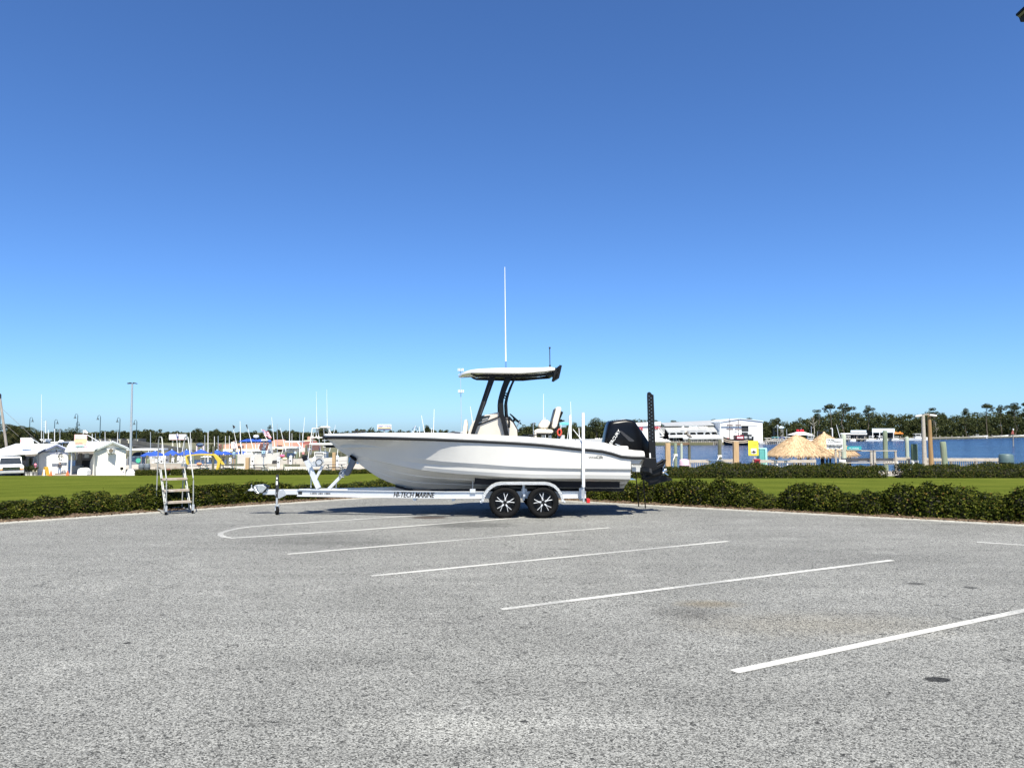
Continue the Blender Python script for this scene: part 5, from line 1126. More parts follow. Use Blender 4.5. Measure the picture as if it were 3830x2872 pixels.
# hall left of the restaurant, lettered
hall = W('marina_hall', 'white hall with red edged lettering left of the restaurant', 'building', base_of(2420, Y + 2, LAND_Z))
m = MB(); slab(m, 2345, 1588, 2471, 1652, Y + 2, 18); hall.part('wall', m, WALLW)
m = MB(); p = [P(2340, 1592, Y + 1.5), P(2472, 1587.5, Y + 1.5), P(2472, 1577, Y + 12), P(2340, 1582, Y + 12)]; m.add(p + [v - Vector((0, 0, .35)) for v in p], [(0, 1, 2, 3), (7, 6, 5, 4), (0, 4, 5, 1), (1, 5, 6, 2), (2, 6, 7, 3), (3, 7, 4, 0)]); hall.part('roof', m, ROOFW)
for s, a, b, t0, t1 in (('THE', 2372, 2405, 1598, 1608.5), ('MARIN', 2424, 2469, 1595, 1606)):
    x0, x1, z0, z1 = rect(a, t0, b, t1, Y + 1.8); text(s, REDP, hall.o, Matrix.Translation(Vector(((x0+x1)/2, Y + 1.75, (z0+z1)/2)) - Vector(hall.loc)) @ FACE, x1-x0, z1-z0, ext=.1, bold=.02)
# stair flight and cafe awning between hall and restaurant
m = MB(); a, b = P(2462, 1606, Y - 4), P(2482, 1630, Y - 4); m.bar(a, b, 1.6, .4); m.bar(P(2440, 1631, Y - 4), P(2482, 1630, Y - 4), 1.6, .35); m.bar(a + Vector((0, -.8, 1)), b + Vector((0, -.8, 1)), .1, .12); single('dock_stair', m, WALLW, 'white outside stair left of the restaurant', 'stair')
m = MB(); x0, x1, z0, z1 = rect(2458, 1638, 2490, 1647, Y - 9); m.add([(x0, Y - 11, z0), (x1, Y - 11, z0), (x1 - 1, Y - 7, z1), (x0 + 1, Y - 7, z1)], [(0, 1, 2, 3)]); m.box(((x0+x1)/2, Y - 11, z0 - .2), (x1-x0, .1, .4))
for x in (x0 + .3, x1 - .3): m.cyl((x, Y - 10.8, WATER_Z + 1), (x, Y - 10.8, z0), .1, n=6)
single('dock_awning', m, WHITE, 'white awning on the dock below the outside stair', 'awning')
for k, (px, lab) in enumerate(((2412, 'white umbrella leftmost under the lettered hall'), (2466, 'flat white umbrella nearest the outside stair'), (2492, 'flat white umbrella at the left end of the dock'))):
    m = MB(); q = P(px, 1651, Y - 13); m.lathe((q.x, q.y, q.z), [(1.7, 0), (1.2, .35), (.1, .8)], 8); m.cyl((q.x, q.y, WATER_Z + 1), (q.x, q.y, q.z + .6), .06, n=6); single('cafe_umbrella', m, WHITE, lab, 'umbrella', 'white umbrellas on the restaurant dock')
# boat barn
barn = W('boat_barn', 'big white boat storage barn with a dark open door', 'barn', base_of(2772, Y - 4, LAND_Z))
m = MB(); pts = [P(px, py, Y - 4) for px, py in ((2694, 1655), (2853, 1655), (2852, 1577), (2768, 1567.5), (2694, 1579))]; m.prism([(p.x, p.z) for p in pts], Y - 4, Y + 30); barn.part('wall', m, WALLW)
m = MB(); ap, l_, r_ = P(2768, 1567, Y - 4.3), P(2692, 1579, Y - 4.3), P(2854, 1576.5, Y - 4.3)
for a, b in ((l_, ap), (ap, r_)): m.add([a, b, b + Vector((0, 35, 0)), a + Vector((0, 35, 0))] + [v + Vector((0, 0, .25)) for v in (a, b, b + Vector((0, 35, 0)), a + Vector((0, 35, 0)))], [(0, 1, 2, 3), (7, 6, 5, 4), (0, 4, 5, 1), (2, 6, 7, 3), (1, 5, 6, 2), (3, 7, 4, 0)])
barn.part('roof', m, ROOFW)
m = MB(); slab(m, 2775, 1593, 2800, 1648, Y - 4.15, .15); barn.part('door_opening', m, SHADE)
m = MB(); slab(m, 2698, 1591.3, 2833, 1592.6, Y - 4.5, .3); barn.part('door_track', m, mat('grey track', (.22, .22, .22), .6))
m = MB(); slab(m, 2800.5, 1593, 2834, 1650, Y - 4.4, .2); barn.part('sliding_door', m, WALLW)
x0, x1, z0, z1 = rect(2749, 1577.5, 2804, 1583.5, Y - 4.1); text('LIGHTHOUSE', mat('faded grey letters', (.50, .50, .48), .7), barn.o, Matrix.Translation(Vector(((x0+x1)/2, Y - 4.01, (z0+z1)/2)) - Vector(barn.loc)) @ FACE, x1-x0, z1-z0, ext=.02)
# pirate ship
YS = 268.0
sh = W('pirate_ship', 'black and red sightseeing ship with two masts before the barn', 'ship', base_of(2760, YS, WATER_Z))
m = MB(); rings = []
for px, top, bot, w in ((2706, 1633, 1655, .3), (2712, 1637, 1660, 1.1), (2725, 1641, 1662, 1.9), (2745, 1643, 1662.5, 2.3), (2770, 1643, 1662.5, 2.4), (2790, 1638, 1662.5, 2.4), (2812, 1632, 1662, 2.1)):
    t, b = P(px, top, YS), P(px, bot, YS); rings.append([(t.x, YS - w, t.z), (t.x, YS - w*.9, lerp(t.z, b.z, .5)), (t.x, YS - w*.5, b.z - .4), (t.x, YS + w*.5, b.z - .4), (t.x, YS + w*.9, lerp(t.z, b.z, .5)), (t.x, YS + w, t.z)])
SHIPB = mat('ship black', (.012, .011, .012), .5, var=.3); SHIPR = mat('ship red', (.30, .015, .035), .5, var=.2)
m.loft(rings); ho = sh.part('hull', m, SHIPB, smooth=50)
for dy, zf in ((2.45, .30), (2.3, .55)):
    m = MB(); m.path([(r_[0][0], -0.04 + YS - (YS - r_[0][1]) * (1 - .07*zf), lerp(r_[0][2], r_[2][2], zf)) for r_ in rings[:-1]], .16, 5); sh.part('trim_strake', m, mat('ship cream', (.45, .36, .26), .6), ho)
m = MB(); slab(m, 2756, 1628, 2782, 1643, YS - 2.2, 4); sh.part('cabin', m, SHIPR)
for k in range(5): m = MB(); slab(m, 2758 + k*4.6, 1632.5, 2760.6 + k*4.6, 1640, YS - 2.3, .15); sh.part('cabin_window', m, WHITE)
m = MB(); slab(m, 2782, 1625, 2812, 1646, YS - 2.25, 4.3); so = sh.part('stern_cabin', m, SHIPB)
for px in (2784.5, 2790, 2801.5, 2807): m = MB(); slab(m, px, 1632, px + 4.6, 1640, YS - 2.4, .15); sh.part('stern_window', m, WHITE, so); m = MB(); slab(m, px + 1.3, 1634, px + 3.3, 1638.5, YS - 2.5, .1); sh.part('pane', m, SHADE, so)
m = MB(); slab(m, 2758, 1614.5, 2801, 1616.5, YS - 2, 4)
for px in (2762, 2780, 2798): m.cyl(P(px, 1626, YS), P(px, 1616, YS), .08, n=6)
sh.part('sun_roof', m, WHITE); m = MB(); slab(m, 2720, 1637, 2727, 1641, YS - 1, 1.5); sh.part('figurehead_deck', m, mat('coral paint', (.62, .16, .12), .6))
for px, top in ((2729.5, 1564), (2761.5, 1567)):
    m = MB(); a, b = P(px, 1645, YS), P(px, top, YS); m.cyl(a, b, .16, .09, n=6); mo = sh.part('mast', m, mat('ship spar', (.10, .085, .075), .7))
    for py, hw in ((1590, 10.5), (1605, 12)): m = MB(); m.cyl(P(px - hw, py, YS - .2), P(px + hw, py, YS - .2), .28, n=6); sh.part('yard', m, mat('furled sail', (.17, .14, .14), .8), mo)
for px0, py0, px1, py1 in ((2729, 1568, 2708, 1634), (2729, 1568, 2744, 1640), (2742, 1590, 2742, 1608), (2742, 1608, 2746, 1642), (2761, 1570, 2745, 1640)): m = MB(); m.cyl(P(px0, py0, YS), P(px1, py1, YS), .035, n=4); sh.part('rigging', m, mat('ship spar', (.10, .085, .075), .7))

# white boats, docks and sheds along the far right shore
def small_boat(px, py, Y, L, label, group, hullm=WHITE, cab=True, flip=1, canvas=None):
    q = G(px, py, WATER_Z) if Y is None else P(px, py, Y); w = W('moored_boat', label, 'boat', (q.x, q.y, WATER_Z), group); m = MB(); rings = []
    for t, hw, zt in ((0, .85, .75), (.3, 1, .75), (.6, 1, .8), (.85, .6, .95), (1, .05, 1.1)):
        x = q.x + flip*(t - .5)*L; b = hw*L*.16; rings.append([(x, q.y - b, WATER_Z + zt*L*.14), (x, q.y - b*.8, WATER_Z - .1), (x, q.y + b*.8, WATER_Z - .1), (x, q.y + b, WATER_Z + zt*L*.14)])
    m.loft(rings); w.part('hull', m, hullm)
    if cab:
        m = MB(); m.box((q.x, q.y, WATER_Z + L*.17), (L*.28, L*.18, L*.12)); w.part('cabin', m, WHITE); m = MB(); m.box((q.x - flip*L*.02, q.y, WATER_Z + L*.19), (L*.29, L*.19, L*.045)); w.part('cabin_glass', m, PANE)
        m = MB(); m.box((q.x - flip*L*.02, q.y, WATER_Z + L*.32), (L*.34, L*.2, L*.02))
        for sx in (-.12, .12): m.cyl((q.x + sx*L, q.y - L*.08, WATER_Z + L*.2), (q.x + sx*L, q.y - L*.08, WATER_Z + L*.32), L*.008, n=4)
        w.part('hardtop', m, canvas or WHITE)
    m = MB(); m.box((q.x - flip*L*.53, q.y, WATER_Z + L*.12), (L*.05, L*.06, L*.13)); w.part('outboard', m, DARK)
    return w
TEALC = mat('teal canvas', (.20, .52, .55), .7); BLUEC = mat('royal blue canvas', (.012, .06, .34), .75, var=.2, scale=2)
for k, (px, Yb, L, fl, lab, cv) in enumerate(((2872, 292, 7, 1, 'white boat moored just right of the barn', None), (2898, 300, 8, -1, 'white boat with a green canvas right of the barn', TEALC), (2922, 305, 7.5, 1, 'white boat with blue canvas left of the thatched roofs', BLUEC), (2944, 312, 8, 1, 'white boat touching the left thatched roof edge', None), (3030, 322, 9, -1, 'white boat above the dip between the thatched roofs', None),
        (3170, 372, 8, 1, 'white skiff moored under the low white shed roof', None), (3258, 385, 8, -1, 'white boat before the white roofed sheds', None), (3292, 392, 8, 1, 'white boat left of the pale green piling', None), (3352, 405, 7, -1, 'small white boat below the orange kayak rack', None), (3432, 425, 11, 1, 'long white boat left of the twin lamp poles', None))):
    small_boat(px, 1650, Yb, L, lab, 'boats moored on the far right shore', canvas=cv, flip=fl)
def pier(px0, px1, Y0, Y1, zt, label, n):
    a, b = P(px0, 1640, Y0), P(px1, 1640, Y1); a.z = b.z = zt; w = W('far_pier', label, 'pier', (a.x, a.y, WATER_Z)); m = MB(); m.bar(a, b, 2.5, .35); w.part('deck', m, DECKW)
    for k in range(n):
        p = a.lerp(b, (k + .5)/n); m = MB(); m.cyl((p.x, p.y - 1.3, WATER_Z - .5), (p.x, p.y - 1.3, zt + (1.4 if k % 2 else .6)), .2, n=6); w.part('pile', m, DECKW if k % 3 else TIMB)
    return w
pier(3475, 3900, 455, 690, -1.5, 'long low timber pier along the far right shore', 26); pier(2855, 2950, 285, 300, -1.5, 'short timber pier between barn and thatched roofs', 14); pier(3145, 3440, 366, 440, -1.6, 'timber pier before the white roofed sheds', 22)
for k, (px, Yb, L, lab) in enumerate(((3565, 520, 9, 'white skiff on the long far pier, left one'), (3660, 570, 14, 'long pale boat on the far pier, middle one'), (3655, 600, 8, 'white cabin boat behind the middle of the far pier'), (3742, 640, 14, 'long white boat on the far pier left of the channel marker'), (3808, 680, 15, 'long white boat on the far pier at the picture edge'))):
    small_boat(px, 1640, Yb, L, lab, 'boats on the far right pier', cab=(k == 2))
shd = W('boat_shed', 'open boat shed with pale blue metal roof on the far shore', 'shed', base_of(3290, 400, LAND_Z))
def roof2(w, px0, px1, e_y, r_y, Ya, Yb, material, inset=0):
    m = MB(); p = [P(px0, e_y, Ya), P(px1, e_y, Ya), P(px1 - inset, r_y, Yb), P(px0 + inset, r_y, Yb)]; m.add(p + [v - Vector((0, 0, .4)) for v in p], [(0, 1, 2, 3), (7, 6, 5, 4), (0, 4, 5, 1), (1, 5, 6, 2), (2, 6, 7, 3), (3, 7, 4, 0)]); return w.part('roof', m, material)
PALEB = mat('pale blue metal roof', (.62, .74, .80), .4, .1, var=.06)
roof2(shd, 3262, 3346, 1614.5, 1602.5, 395, 425, PALEB, 0); m = MB(); p = [P(3262, 1614.5, 395), P(3234, 1603, 412), P(3240, 1634, 412), P(3262, 1636, 395)]; m.add(p, [(0, 1, 2, 3)]); slab(m, 3262, 1615, 3340, 1638, 412, .5); shd.part('back_wall', m, SHADE)
for px in (3264, 3290, 3316, 3342): m = MB(); m.cyl(P(px, 1645, 395), P(px, 1615, 395), .2, n=6); shd.part('post', m, WALLW)
s2 = W('dock_store', 'low shed with long white roof left of the pale blue roof', 'shed', base_of(3190, 390, LAND_Z)); roof2(s2, 3144, 3243, 1622, 1619.5, 384, 396, ROOFW); roof2(s2, 3182, 3240, 1614.5, 1609, 392, 402, PALEB); m = MB(); slab(m, 3150, 1622, 3240, 1640, 396, .5); s2.part('back_wall', m, mat('grey store wall', (.16, .16, .15), .8))
for px in (3150, 3172, 3195, 3208, 3238): m = MB(); m.cyl(P(px, 1644, 385), P(px, 1621, 385), .18, n=6); s2.part('post', m, TIMB)
kr = W('kayak_rack', 'rack of orange kayaks beside the pale blue roof', 'rack', base_of(3358, 400, LAND_Z)); ORG = mat('orange plastic', (.72, .22, .015), .5)
for k, (x0_, x1_, py) in enumerate(((3335, 3380, 1622), (3338, 3378, 1619.5), (3347, 3353, 1614), (3364, 3370, 1614))): m = MB(); a, b = P(x0_, py, 398), P(x1_, py if k < 2 else py + 7, 398); m.path([a, a.lerp(b, .25), a.lerp(b, .75), b], .3, 6, rs=[.08, .38, .38, .08]); kr.part('kayak', m, ORG, smooth=True)
for px in (3342, 3374): m = MB(); m.cyl(P(px, 1640, 399), P(px, 1617, 399), .12, n=5); kr.part('upright', m, TIMB)
fu = W('fuel_canopy', 'low white canopy carrying red FUEL letters', 'canopy', base_of(2994, 318, LAND_Z)); m = MB(); c_, zr = P(2994, 1626, 318), P(2994, 1616, 318); hw = 38*mpp(318); m.add([(c_.x - hw, 314, c_.z), (c_.x + hw, 314, c_.z), (c_.x + hw, 322, c_.z), (c_.x - hw, 322, c_.z), (c_.x - hw*.45, 318, zr.z), (c_.x + hw*.45, 318, zr.z)], [(0, 1, 5, 4), (1, 2, 5), (2, 3, 4, 5), (3, 0, 4), (3, 2, 1, 0)]); fu.part('roof', m, WHITE)
for px in (2968, 2994, 3020): m = MB(); m.cyl(P(px, 1645, 318), P(px, 1625, 318), .15, n=6); fu.part('post', m, WHITE)
x0, x1, z0, z1 = rect(2979, 1606.5, 3009, 1615.5, 316); text('FUEL', mat('red sign letters', (.75, .02, .05), .5), fu.o, Matrix.Translation(Vector(((x0+x1)/2, 316, (z0+z1)/2)) - Vector(fu.loc)) @ FACE, x1-x0, z1-z0, ext=.15, bold=.04)
tk = W('water_tank', 'pale round roofed tank among the far trees', 'tank', base_of(2908, 345, LAND_Z)); m = MB(); q = P(2910, 1600, 345); m.ell((q.x, q.y, q.z), (2.6, 2.6, 1.0), 14, 6); tk.part('tank_top', m, PALEB, smooth=True); m = MB(); m.cyl((q.x, q.y, LAND_Z), (q.x, q.y, q.z), 2.3, n=12); tk.part('tank_wall', m, mat('grey store wall', (.16, .16, .15), .8))
for px, py, Yp, lab in ((2908, 1591, 330, 'grey post with a white box left of the thatched roofs'), (3034, 1594, 330, 'thin pale mast above the left thatched roof'), (2942, 1605, 325, 'short dark post between barn and thatched roofs')):
    m = MB(); a = P(px, py, Yp); m.cyl((a.x, Yp, LAND_Z), a, .12, n=6); 
    if 'box' in lab: m.box((a.x, Yp, a.z), (.6, .3, .6))
    single('shore_post', m, GALV, lab, 'post', 'posts on the far shore')
m = MB(); a = P(3113, 1602, 315); m.cyl((a.x, a.y, LAND_Z), a, .2, n=6); m.bar(a, a + Vector((-.8, 0, 0)), .3, .3); single('dock_crane', m, WHITE, 'white hooked crane post behind the white notice board', 'crane')
m = MB(); m.cyl(P(3128, 1588, 316), P(3142, 1638, 316), .07, .16, n=6); single('crane_boom', m, WHITE, 'slanting white boom behind the white notice board', 'boom')
fl_ = W('dark_flag', 'black flag with pale hoist above the right thatched roof', 'flag', base_of(3057, 300, LAND_Z)); m = MB(); m.cyl(P(3057, 1645, 300), P(3057, 1612, 300), .06, n=5); fl_.part('staff', m, GALV); m = MB(); g_ = []
for i in range(7):
    for py in (1613, 1622): q = P(3058 + i*3.6, py + (i*.4 if py < 1620 else -i*.5), 300); g_.append((q.x, q.y + .3*math.sin(i), q.z))
m.add(g_, [(2*i, 2*i+1, 2*i+3, 2*i+2) for i in range(6)]); fl_.part('cloth', m, SHIPB)
# channel marker standing in the water
cm = W('channel_marker', 'channel marker pile with a red daymark standing in the water', 'marker', tuple(G(3790, 1668, WATER_Z))); q = G(3790, 1668, WATER_Z); Yc = q.y
m = MB(); m.cyl((q.x, Yc, WATER_Z - 1), P(3789, 1604, Yc), .16, n=8); cm.part('pile', m, TIMB); m = MB(); p = [P(3781, 1623, Yc - .2), P(3788, 1605, Yc - .2), P(3793, 1623, Yc - .2)]; m.prism([(a.x, a.z) for a in p], Yc - .3, Yc - .2); cm.part('daymark', m, mat('faded red board', (.30, .08, .06), .7)); m = MB(); slab(m, 3788, 1603, 3792, 1609, Yc - .3, .1); cm.part('number_board', m, WHITE)

# ================================================================== NEAR DOCKS ON THE RIGHT
YD = 52.0
DOCK_Z = zl(20, 49) - 0.05
PGREEN = mat('green treated pile', (0.13, 0.165, 0.105), .9, scale=2.5, col2=(.25, .285, .20), bump=.4, bscale=14, stretch=(2, 2, .25))
PDARK = mat('dark wet pile', (0.07, 0.07, 0.045), .9, scale=3, col2=(.15, .15, .10), bump=.4, bscale=14, stretch=(2, 2, .25))
PDGRN = mat('dark green pile', (0.055, 0.10, 0.06), .85, scale=3, col2=(.11, .16, .10), bump=.4, bscale=14, stretch=(2, 2, .25))
PPALE = mat('pale green pile', (0.27, 0.31, 0.23), .9, scale=3, col2=(.46, .50, .40), bump=.4, bscale=14, stretch=(2, 2, .25))  # pale grey-green timber tone
FRESH = mat('fresh sawn timber', (0.34, 0.22, 0.11), .8, scale=3, col2=(.52, .36, .20), bump=.3, bscale=14, stretch=(3, 3, .3))
GREYW = mat('silvered timber', (0.30, 0.265, 0.22), .9, scale=4, col2=(.44, .40, .34), bump=.35, bscale=20, stretch=(1, 3, 3))
BROWN = mat('brown lamp pole', (0.20, 0.12, 0.05), .8, scale=3, col2=(.34, .21, .09), bump=.3, bscale=14, stretch=(3, 3, .3))
ROPE = mat('white rope', (.70, .69, .64), .9)
def pile(px0, px1, top, Yp, material, label, square=False, rope=None, lean=0.0, name='dock_piling', group='dock pilings by the water'):
    a = P((px0+px1)/2, top, Yp); r = (px1-px0)/2*mpp(Yp); w = W(name, label, 'piling', (a.x, Yp, WATER_Z), group); m = MB()
    b = Vector((a.x + lean, Yp, WATER_Z - .6))
    if square: m.bar(b, a, 2*r, 2*r, up=(0, 1, 0)); m.v = m.v; w.part('shaft', m, material, bevel=.02)
    else:
        pts = [b.lerp(a, t) for t in (0, .3, .6, .9, .985, 1)]; m.path(pts, r, 12, rs=[r*1.06, r*1.04, r*1.0, r*.98, r*.96, r*.8]); w.part('shaft', m, material, smooth=40)
    if rope:
        m = MB(); z = P(0, rope, Yp).z
        for k in range(3): m.path([(a.x + (r+.02)*math.cos(t), Yp + (r+.02)*math.sin(t), z + k*.05 + .01*math.sin(3*t)) for t in np.linspace(0, 6.28, 13)[:-1]], .022, 5, closed=True)
        m.path([(a.x - r*.6, Yp - r, z), (a.x - r*1.8, Yp - r - .1, z - .25), (a.x - r*2.4, Yp - r - .1, z - .62)], .03, 5); w.part('mooring_rope', m, ROPE, smooth=True)
    return w
pile(2488, 2506, 1657, 50, FRESH, 'square light brown post right of the outboard', True, name='timber_post'); pile(2520, 2532, 1657, 51, PGREEN, 'thin green piling just right of the square post by the outboard', rope=1705)
pile(2544, 2553, 1658, 55, PPALE, 'pale thin piling left of the pink lidded bin'); pile(2572, 2583, 1640, 58, PDARK, 'dark piling with a bird on top')
pile(2684, 2698, 1644, 55, PDARK, 'dark piling with a white rope left of the second square post', rope=1708); pile(2742, 2761, 1652, 51, FRESH, 'square light brown post left of the yellow notice', True, name='timber_post')
pile(3145, 3163, 1622, 54, PPALE, 'green piling behind the white notice board'); pile(3301, 3318, 1610, 55, PGREEN, 'tall green piling behind the railing frame'); pile(3384, 3398, 1633, 57, PPALE, 'pale green piling right of the railing frame')
pile(3407, 3430, 1660, 52, PDGRN, 'broad dark green piling left of the twin lamp poles', rope=1728); pile(3515, 3537, 1652, 52, PGREEN, 'green piling right of the twin lamp poles', lean=.25)
# pelican on the dark piling
bird = W('pelican', 'grey pelican perched on the dark piling', 'bird', tuple(P(2577, 1640, 58)), None); q = P(2577, 1640, 58); GB = mat('grey brown feathers', (.16, .14, .12), .9, scale=20, col2=(.28, .26, .23)); m = MB(); m.path([(q.x + .25, q.y, q.z + .10), (q.x + .12, q.y, q.z + .16), (q.x - .04, q.y, q.z + .24), (q.x - .12, q.y, q.z + .32), (q.x - .12, q.y, q.z + .42), (q.x - .05, q.y, q.z + .50), (q.x - .10, q.y, q.z + .55), (q.x - .16, q.y, q.z + .52)], .1, 8, rs=[.02, .10, .13, .10, .05, .04, .055, .03]); bird.part('body', m, GB, smooth=True)
m = MB(); m.path([(q.x - .15, q.y, q.z + .53), (q.x - .26, q.y, q.z + .42), (q.x - .30, q.y, q.z + .34)], .02, 6, rs=[.03, .025, .008]); bird.part('bill', m, mat('pale bill', (.45, .38, .25), .6), smooth=True); m = MB(); m.cyl((q.x, q.y - .03, q.z - .02), (q.x, q.y - .03, q.z + .14), .012, n=5); m.cyl((q.x, q.y + .03, q.z - .02), (q.x, q.y + .03, q.z + .14), .012, n=5); bird.part('legs', m, DARK)
# old cross beam between two piles
m = MB(); m.bar(P(2528, 1661, 56), P(2577, 1659.5, 58), .14, .12); single('cross_beam', m, mat('rusty brown beam', (.22, .12, .06), .9, var=.3), 'brown beam tying the pale piling to the bird piling', 'beam')
# boardwalk deck and rails with bird spikes
bw = W('boardwalk', 'grey timber boardwalk behind the low hedge', 'boardwalk', (6, 48.9, DOCK_Z)); x = 6.0; k = 0
pl = MB(); pl.box((0, 0, 0), (.235, 6.0, .05)); plm = bpy.data.meshes.new('plank'); plm.from_pydata(pl.v, [], pl.f); plm.update()
while x < 44:
    o = link('plank', plm, GREYW, bw.o); o.location = (x - 6, 3.0, rnd.uniform(-.012, .008)); x += .25
m = MB()
for X in np.arange(7, 44, 4.0):
    m.cyl((X, 54.6, WATER_Z - .5), (X, 54.6, DOCK_Z), .15, n=6)
bw.part('support_piles', m, PDARK)['kind'] = 'stuff'
for yy in (49.6, 52, 54.4): m = MB(); m.bar((6, yy, DOCK_Z - .12), (44, yy, DOCK_Z - .12), .1, .18); bw.part('joist', m, TIMB)
def railing(px0, px1, top, Yp, label, spikes=True, post_px=(), th=9.5, pick=True):
    a, b = P(px0, top, Yp), P(px1, top, Yp); a.z = b.z = (a.z + b.z)/2; h = th*mpp(Yp); w = W('dock_railing', label, 'railing', (a.x, Yp, DOCK_Z), 'timber railings along the dock')
    m = MB(); m.bar(a - Vector((0, 0, h/2)), b - Vector((0, 0, h/2)), .05, h); w.part('top_board', m, GREYW, bevel=.005)
    m = MB(); m.bar(a + Vector((0, .06, .01)), b + Vector((0, .06, .01)), .15, .035); w.part('cap_rail', m, GREYW)
    lo = DOCK_Z + .12
    m = MB(); m.bar((a.x, Yp, lo), (b.x, Yp, lo), .04, .09); w.part('bottom_board', m, GREYW)
    for px in post_px or (px0 + 3, px1 - 3): p = P(px, top, Yp); m = MB(); m.box((p.x, Yp + .06, (DOCK_Z + a.z + .05)/2), (.11, .11, a.z + .05 - DOCK_Z)); w.part('post', m, GREYW)
    if pick:
        x = a.x + .12
        while x < b.x - .06: m = MB(); m.box((x, Yp + .02, (lo + a.z)/2), (.038, .03, a.z - lo)); w.part('picket', m, GREYW if rnd.random() < .8 else TIMB); x += .145
    if spikes:
        m = MB(); x = a.x + .1
        while x < b.x: m.cyl((x, Yp + .06, a.z + .02), (x + rnd.uniform(-.03, .03), Yp + .06, a.z + rnd.uniform(.07, .13)), .006, .003, n=4); x += rnd.uniform(.10, .22)
        w.part('bird_spikes', m, GALV)['kind'] = 'stuff'
    return w
railing(2578, 2650, 1721, 53, 'weathered railing right of the pink lidded bin'); railing(2698, 2744, 1719, 52, 'short railing left of the square post by the yellow notice'); railing(2815, 3052, 1721, 52, 'long weathered railing from the yellow notice to the thatched roofs', post_px=(2818, 2890, 2970, 3049)); railing(3465, 3740, 1715, 52, 'long railing with bird spikes right of the lamp poles', post_px=(3468, 3560, 3650, 3736)); railing(3352, 3404, 1712, 53, 'short railing section left of the dark green piling')
# framed railing with a seat board
fr = W('railing_frame', 'tall open timber railing frame with a bench board', 'railing', tuple(base_of(3245, 50, DOCK_Z)))
for a, b in ((3137, 3143), (3254, 3262), (3266, 3274), (3346, 3352)): p = P((a+b)/2, 1686, 50); m = MB(); m.box((p.x, 50, (DOCK_Z - .4 + p.z)/2), ((b-a)*mpp(50), .11, p.z - DOCK_Z + .4)); fr.part('post', m, GREYW)
for a, b in ((3134, 3262), (3266, 3353)): m = MB(); m.bar(P(a, 1685.5, 50), P(b, 1685.5, 50), .16, .055); fr.part('cap_rail', m, GREYW); m = MB(); p0, p1 = P(a + 4, 1720, 50.3), P(b - 3, 1719, 50.3); m.bar(p0, p1, .04, .22); fr.part('mid_board', m, TIMB); m = MB(); m.bar(P(a + 4, 1731, 50), P(b - 3, 1730, 50), .3, .05); fr.part('bench_board', m, GREYW)
m = MB(); slab(m, 3140, 1719, 3163, 1727, 49.9, .03); fr.part('notice_card', m, WHITE)
x = P(3145, 1, 50).x
while x < P(3345, 1, 50).x: m = MB(); m.box((x, 50.1, DOCK_Z + .10), (.04, .03, .5)); fr.part('picket', m, TIMB); x += .16
# bins
def bin_(px0, px1, top, mid, base, Yp, lidm, bodym, label, name='litter_bin'):
    p = P((px0+px1)/2, base, Yp); r = (px1-px0)/2*mpp(Yp); zt, zm = P(0, top, Yp).z, P(0, mid, Yp).z; z0 = zl(p.x, Yp); w = W(name, label, 'bin', (p.x, Yp, z0), 'litter bins')
    m = MB(); m.lathe((p.x, Yp, 0), [(r*1.0, zm), (r*1.02, zm + .05), (r*.94, zm + .06), (r*.90, zt - .08), (r*.78, zt - .01), (r*.4, zt + .015), (.01, zt + .02)], 20); w.part('lid', m, lidm, smooth=35)
    m = MB(); m.lathe((p.x, Yp, 0), [(r*.80, z0), (r*.88, zm - .12), (r*.90, zm)], 20); w.part('drum', m, bodym, smooth=35)
    m = MB(); m.lathe((p.x, Yp, 0), [(r*.915, zm - .2), (r*.915, zm - .14)], 20); w.part('band', m, DARK); return w
BINB = mat('dark bin drum', (.03, .032, .03), .7, var=.3)
bin_(3739, 3792, 1698, 1730, 1775, 46.5, mat('green grey bin lid', (.075, .12, .12), .55, var=.15), BINB, 'bin with a grey green lid at the right end of the railing'); bin_(2540, 2580, 1718, 1741, 1775, 46.8, mat('pink bin lid', (.72, .48, .55), .55, var=.06), BINB, 'bin with a pink lid right of the outboard')
# yellow notice, red box, teal locker
ys = W('yellow_notice', 'yellow notice board with a black crab picture', 'sign', tuple(base_of(2818, 51, DOCK_Z))); YEL = mat('yellow sign paint', (.78, .66, .05), .5, var=.05); m = MB(); slab(m, 2799.5, 1648, 2836.5, 1704, 51, .03); ys.part('panel', m, YEL, bevel=.012); m = MB(); p = P(2822, 1704, 51.06); m.box((p.x, 51.07, (DOCK_Z + p.z + .6)/2), (.09, .05, p.z + .6 - DOCK_Z)); ys.part('post', m, GALV)
m = MB(); slab(m, 2809, 1677, 2829, 1697, 50.992, .02); ys.part('picture_ground', m, WHITE); m = MB(); q = P(2819, 1690, 50.96); m.ell((q.x + .02, q.y, q.z), (.09, .012, .05), 12, 6); m.ell((q.x, q.y, q.z + .06), (.06, .012, .035), 10, 6)
for s in (-1, 1):
    for k in range(3): m.path([(q.x + s*.06, q.y, q.z + .02*k), (q.x + s*.13, q.y, q.z + .03*k - .01), (q.x + s*.15, q.y, q.z + .03*k - .05)], .008, 4)
ys.part('crab_emblem', m, INK)
for s, a, b, t0, t1 in (('NO TRAPS', 2806, 2828, 1661, 1664.5), ('TO CRAB', 2808, 2827, 1671.5, 1675), ('CRAB BAIT LIVE', 2803.5, 2833, 1697.5, 1701)): x0, x1, z0, z1 = rect(a, t0, b, t1, 50.98); text(s, mat('olive print', (.22, .20, .03), .6), ys.o, Matrix.Translation(Vector(((x0+x1)/2, 50.997, (z0+z1)/2)) - Vector(ys.loc)) @ FACE, x1-x0, z1-z0, ext=.002, bold=.01)
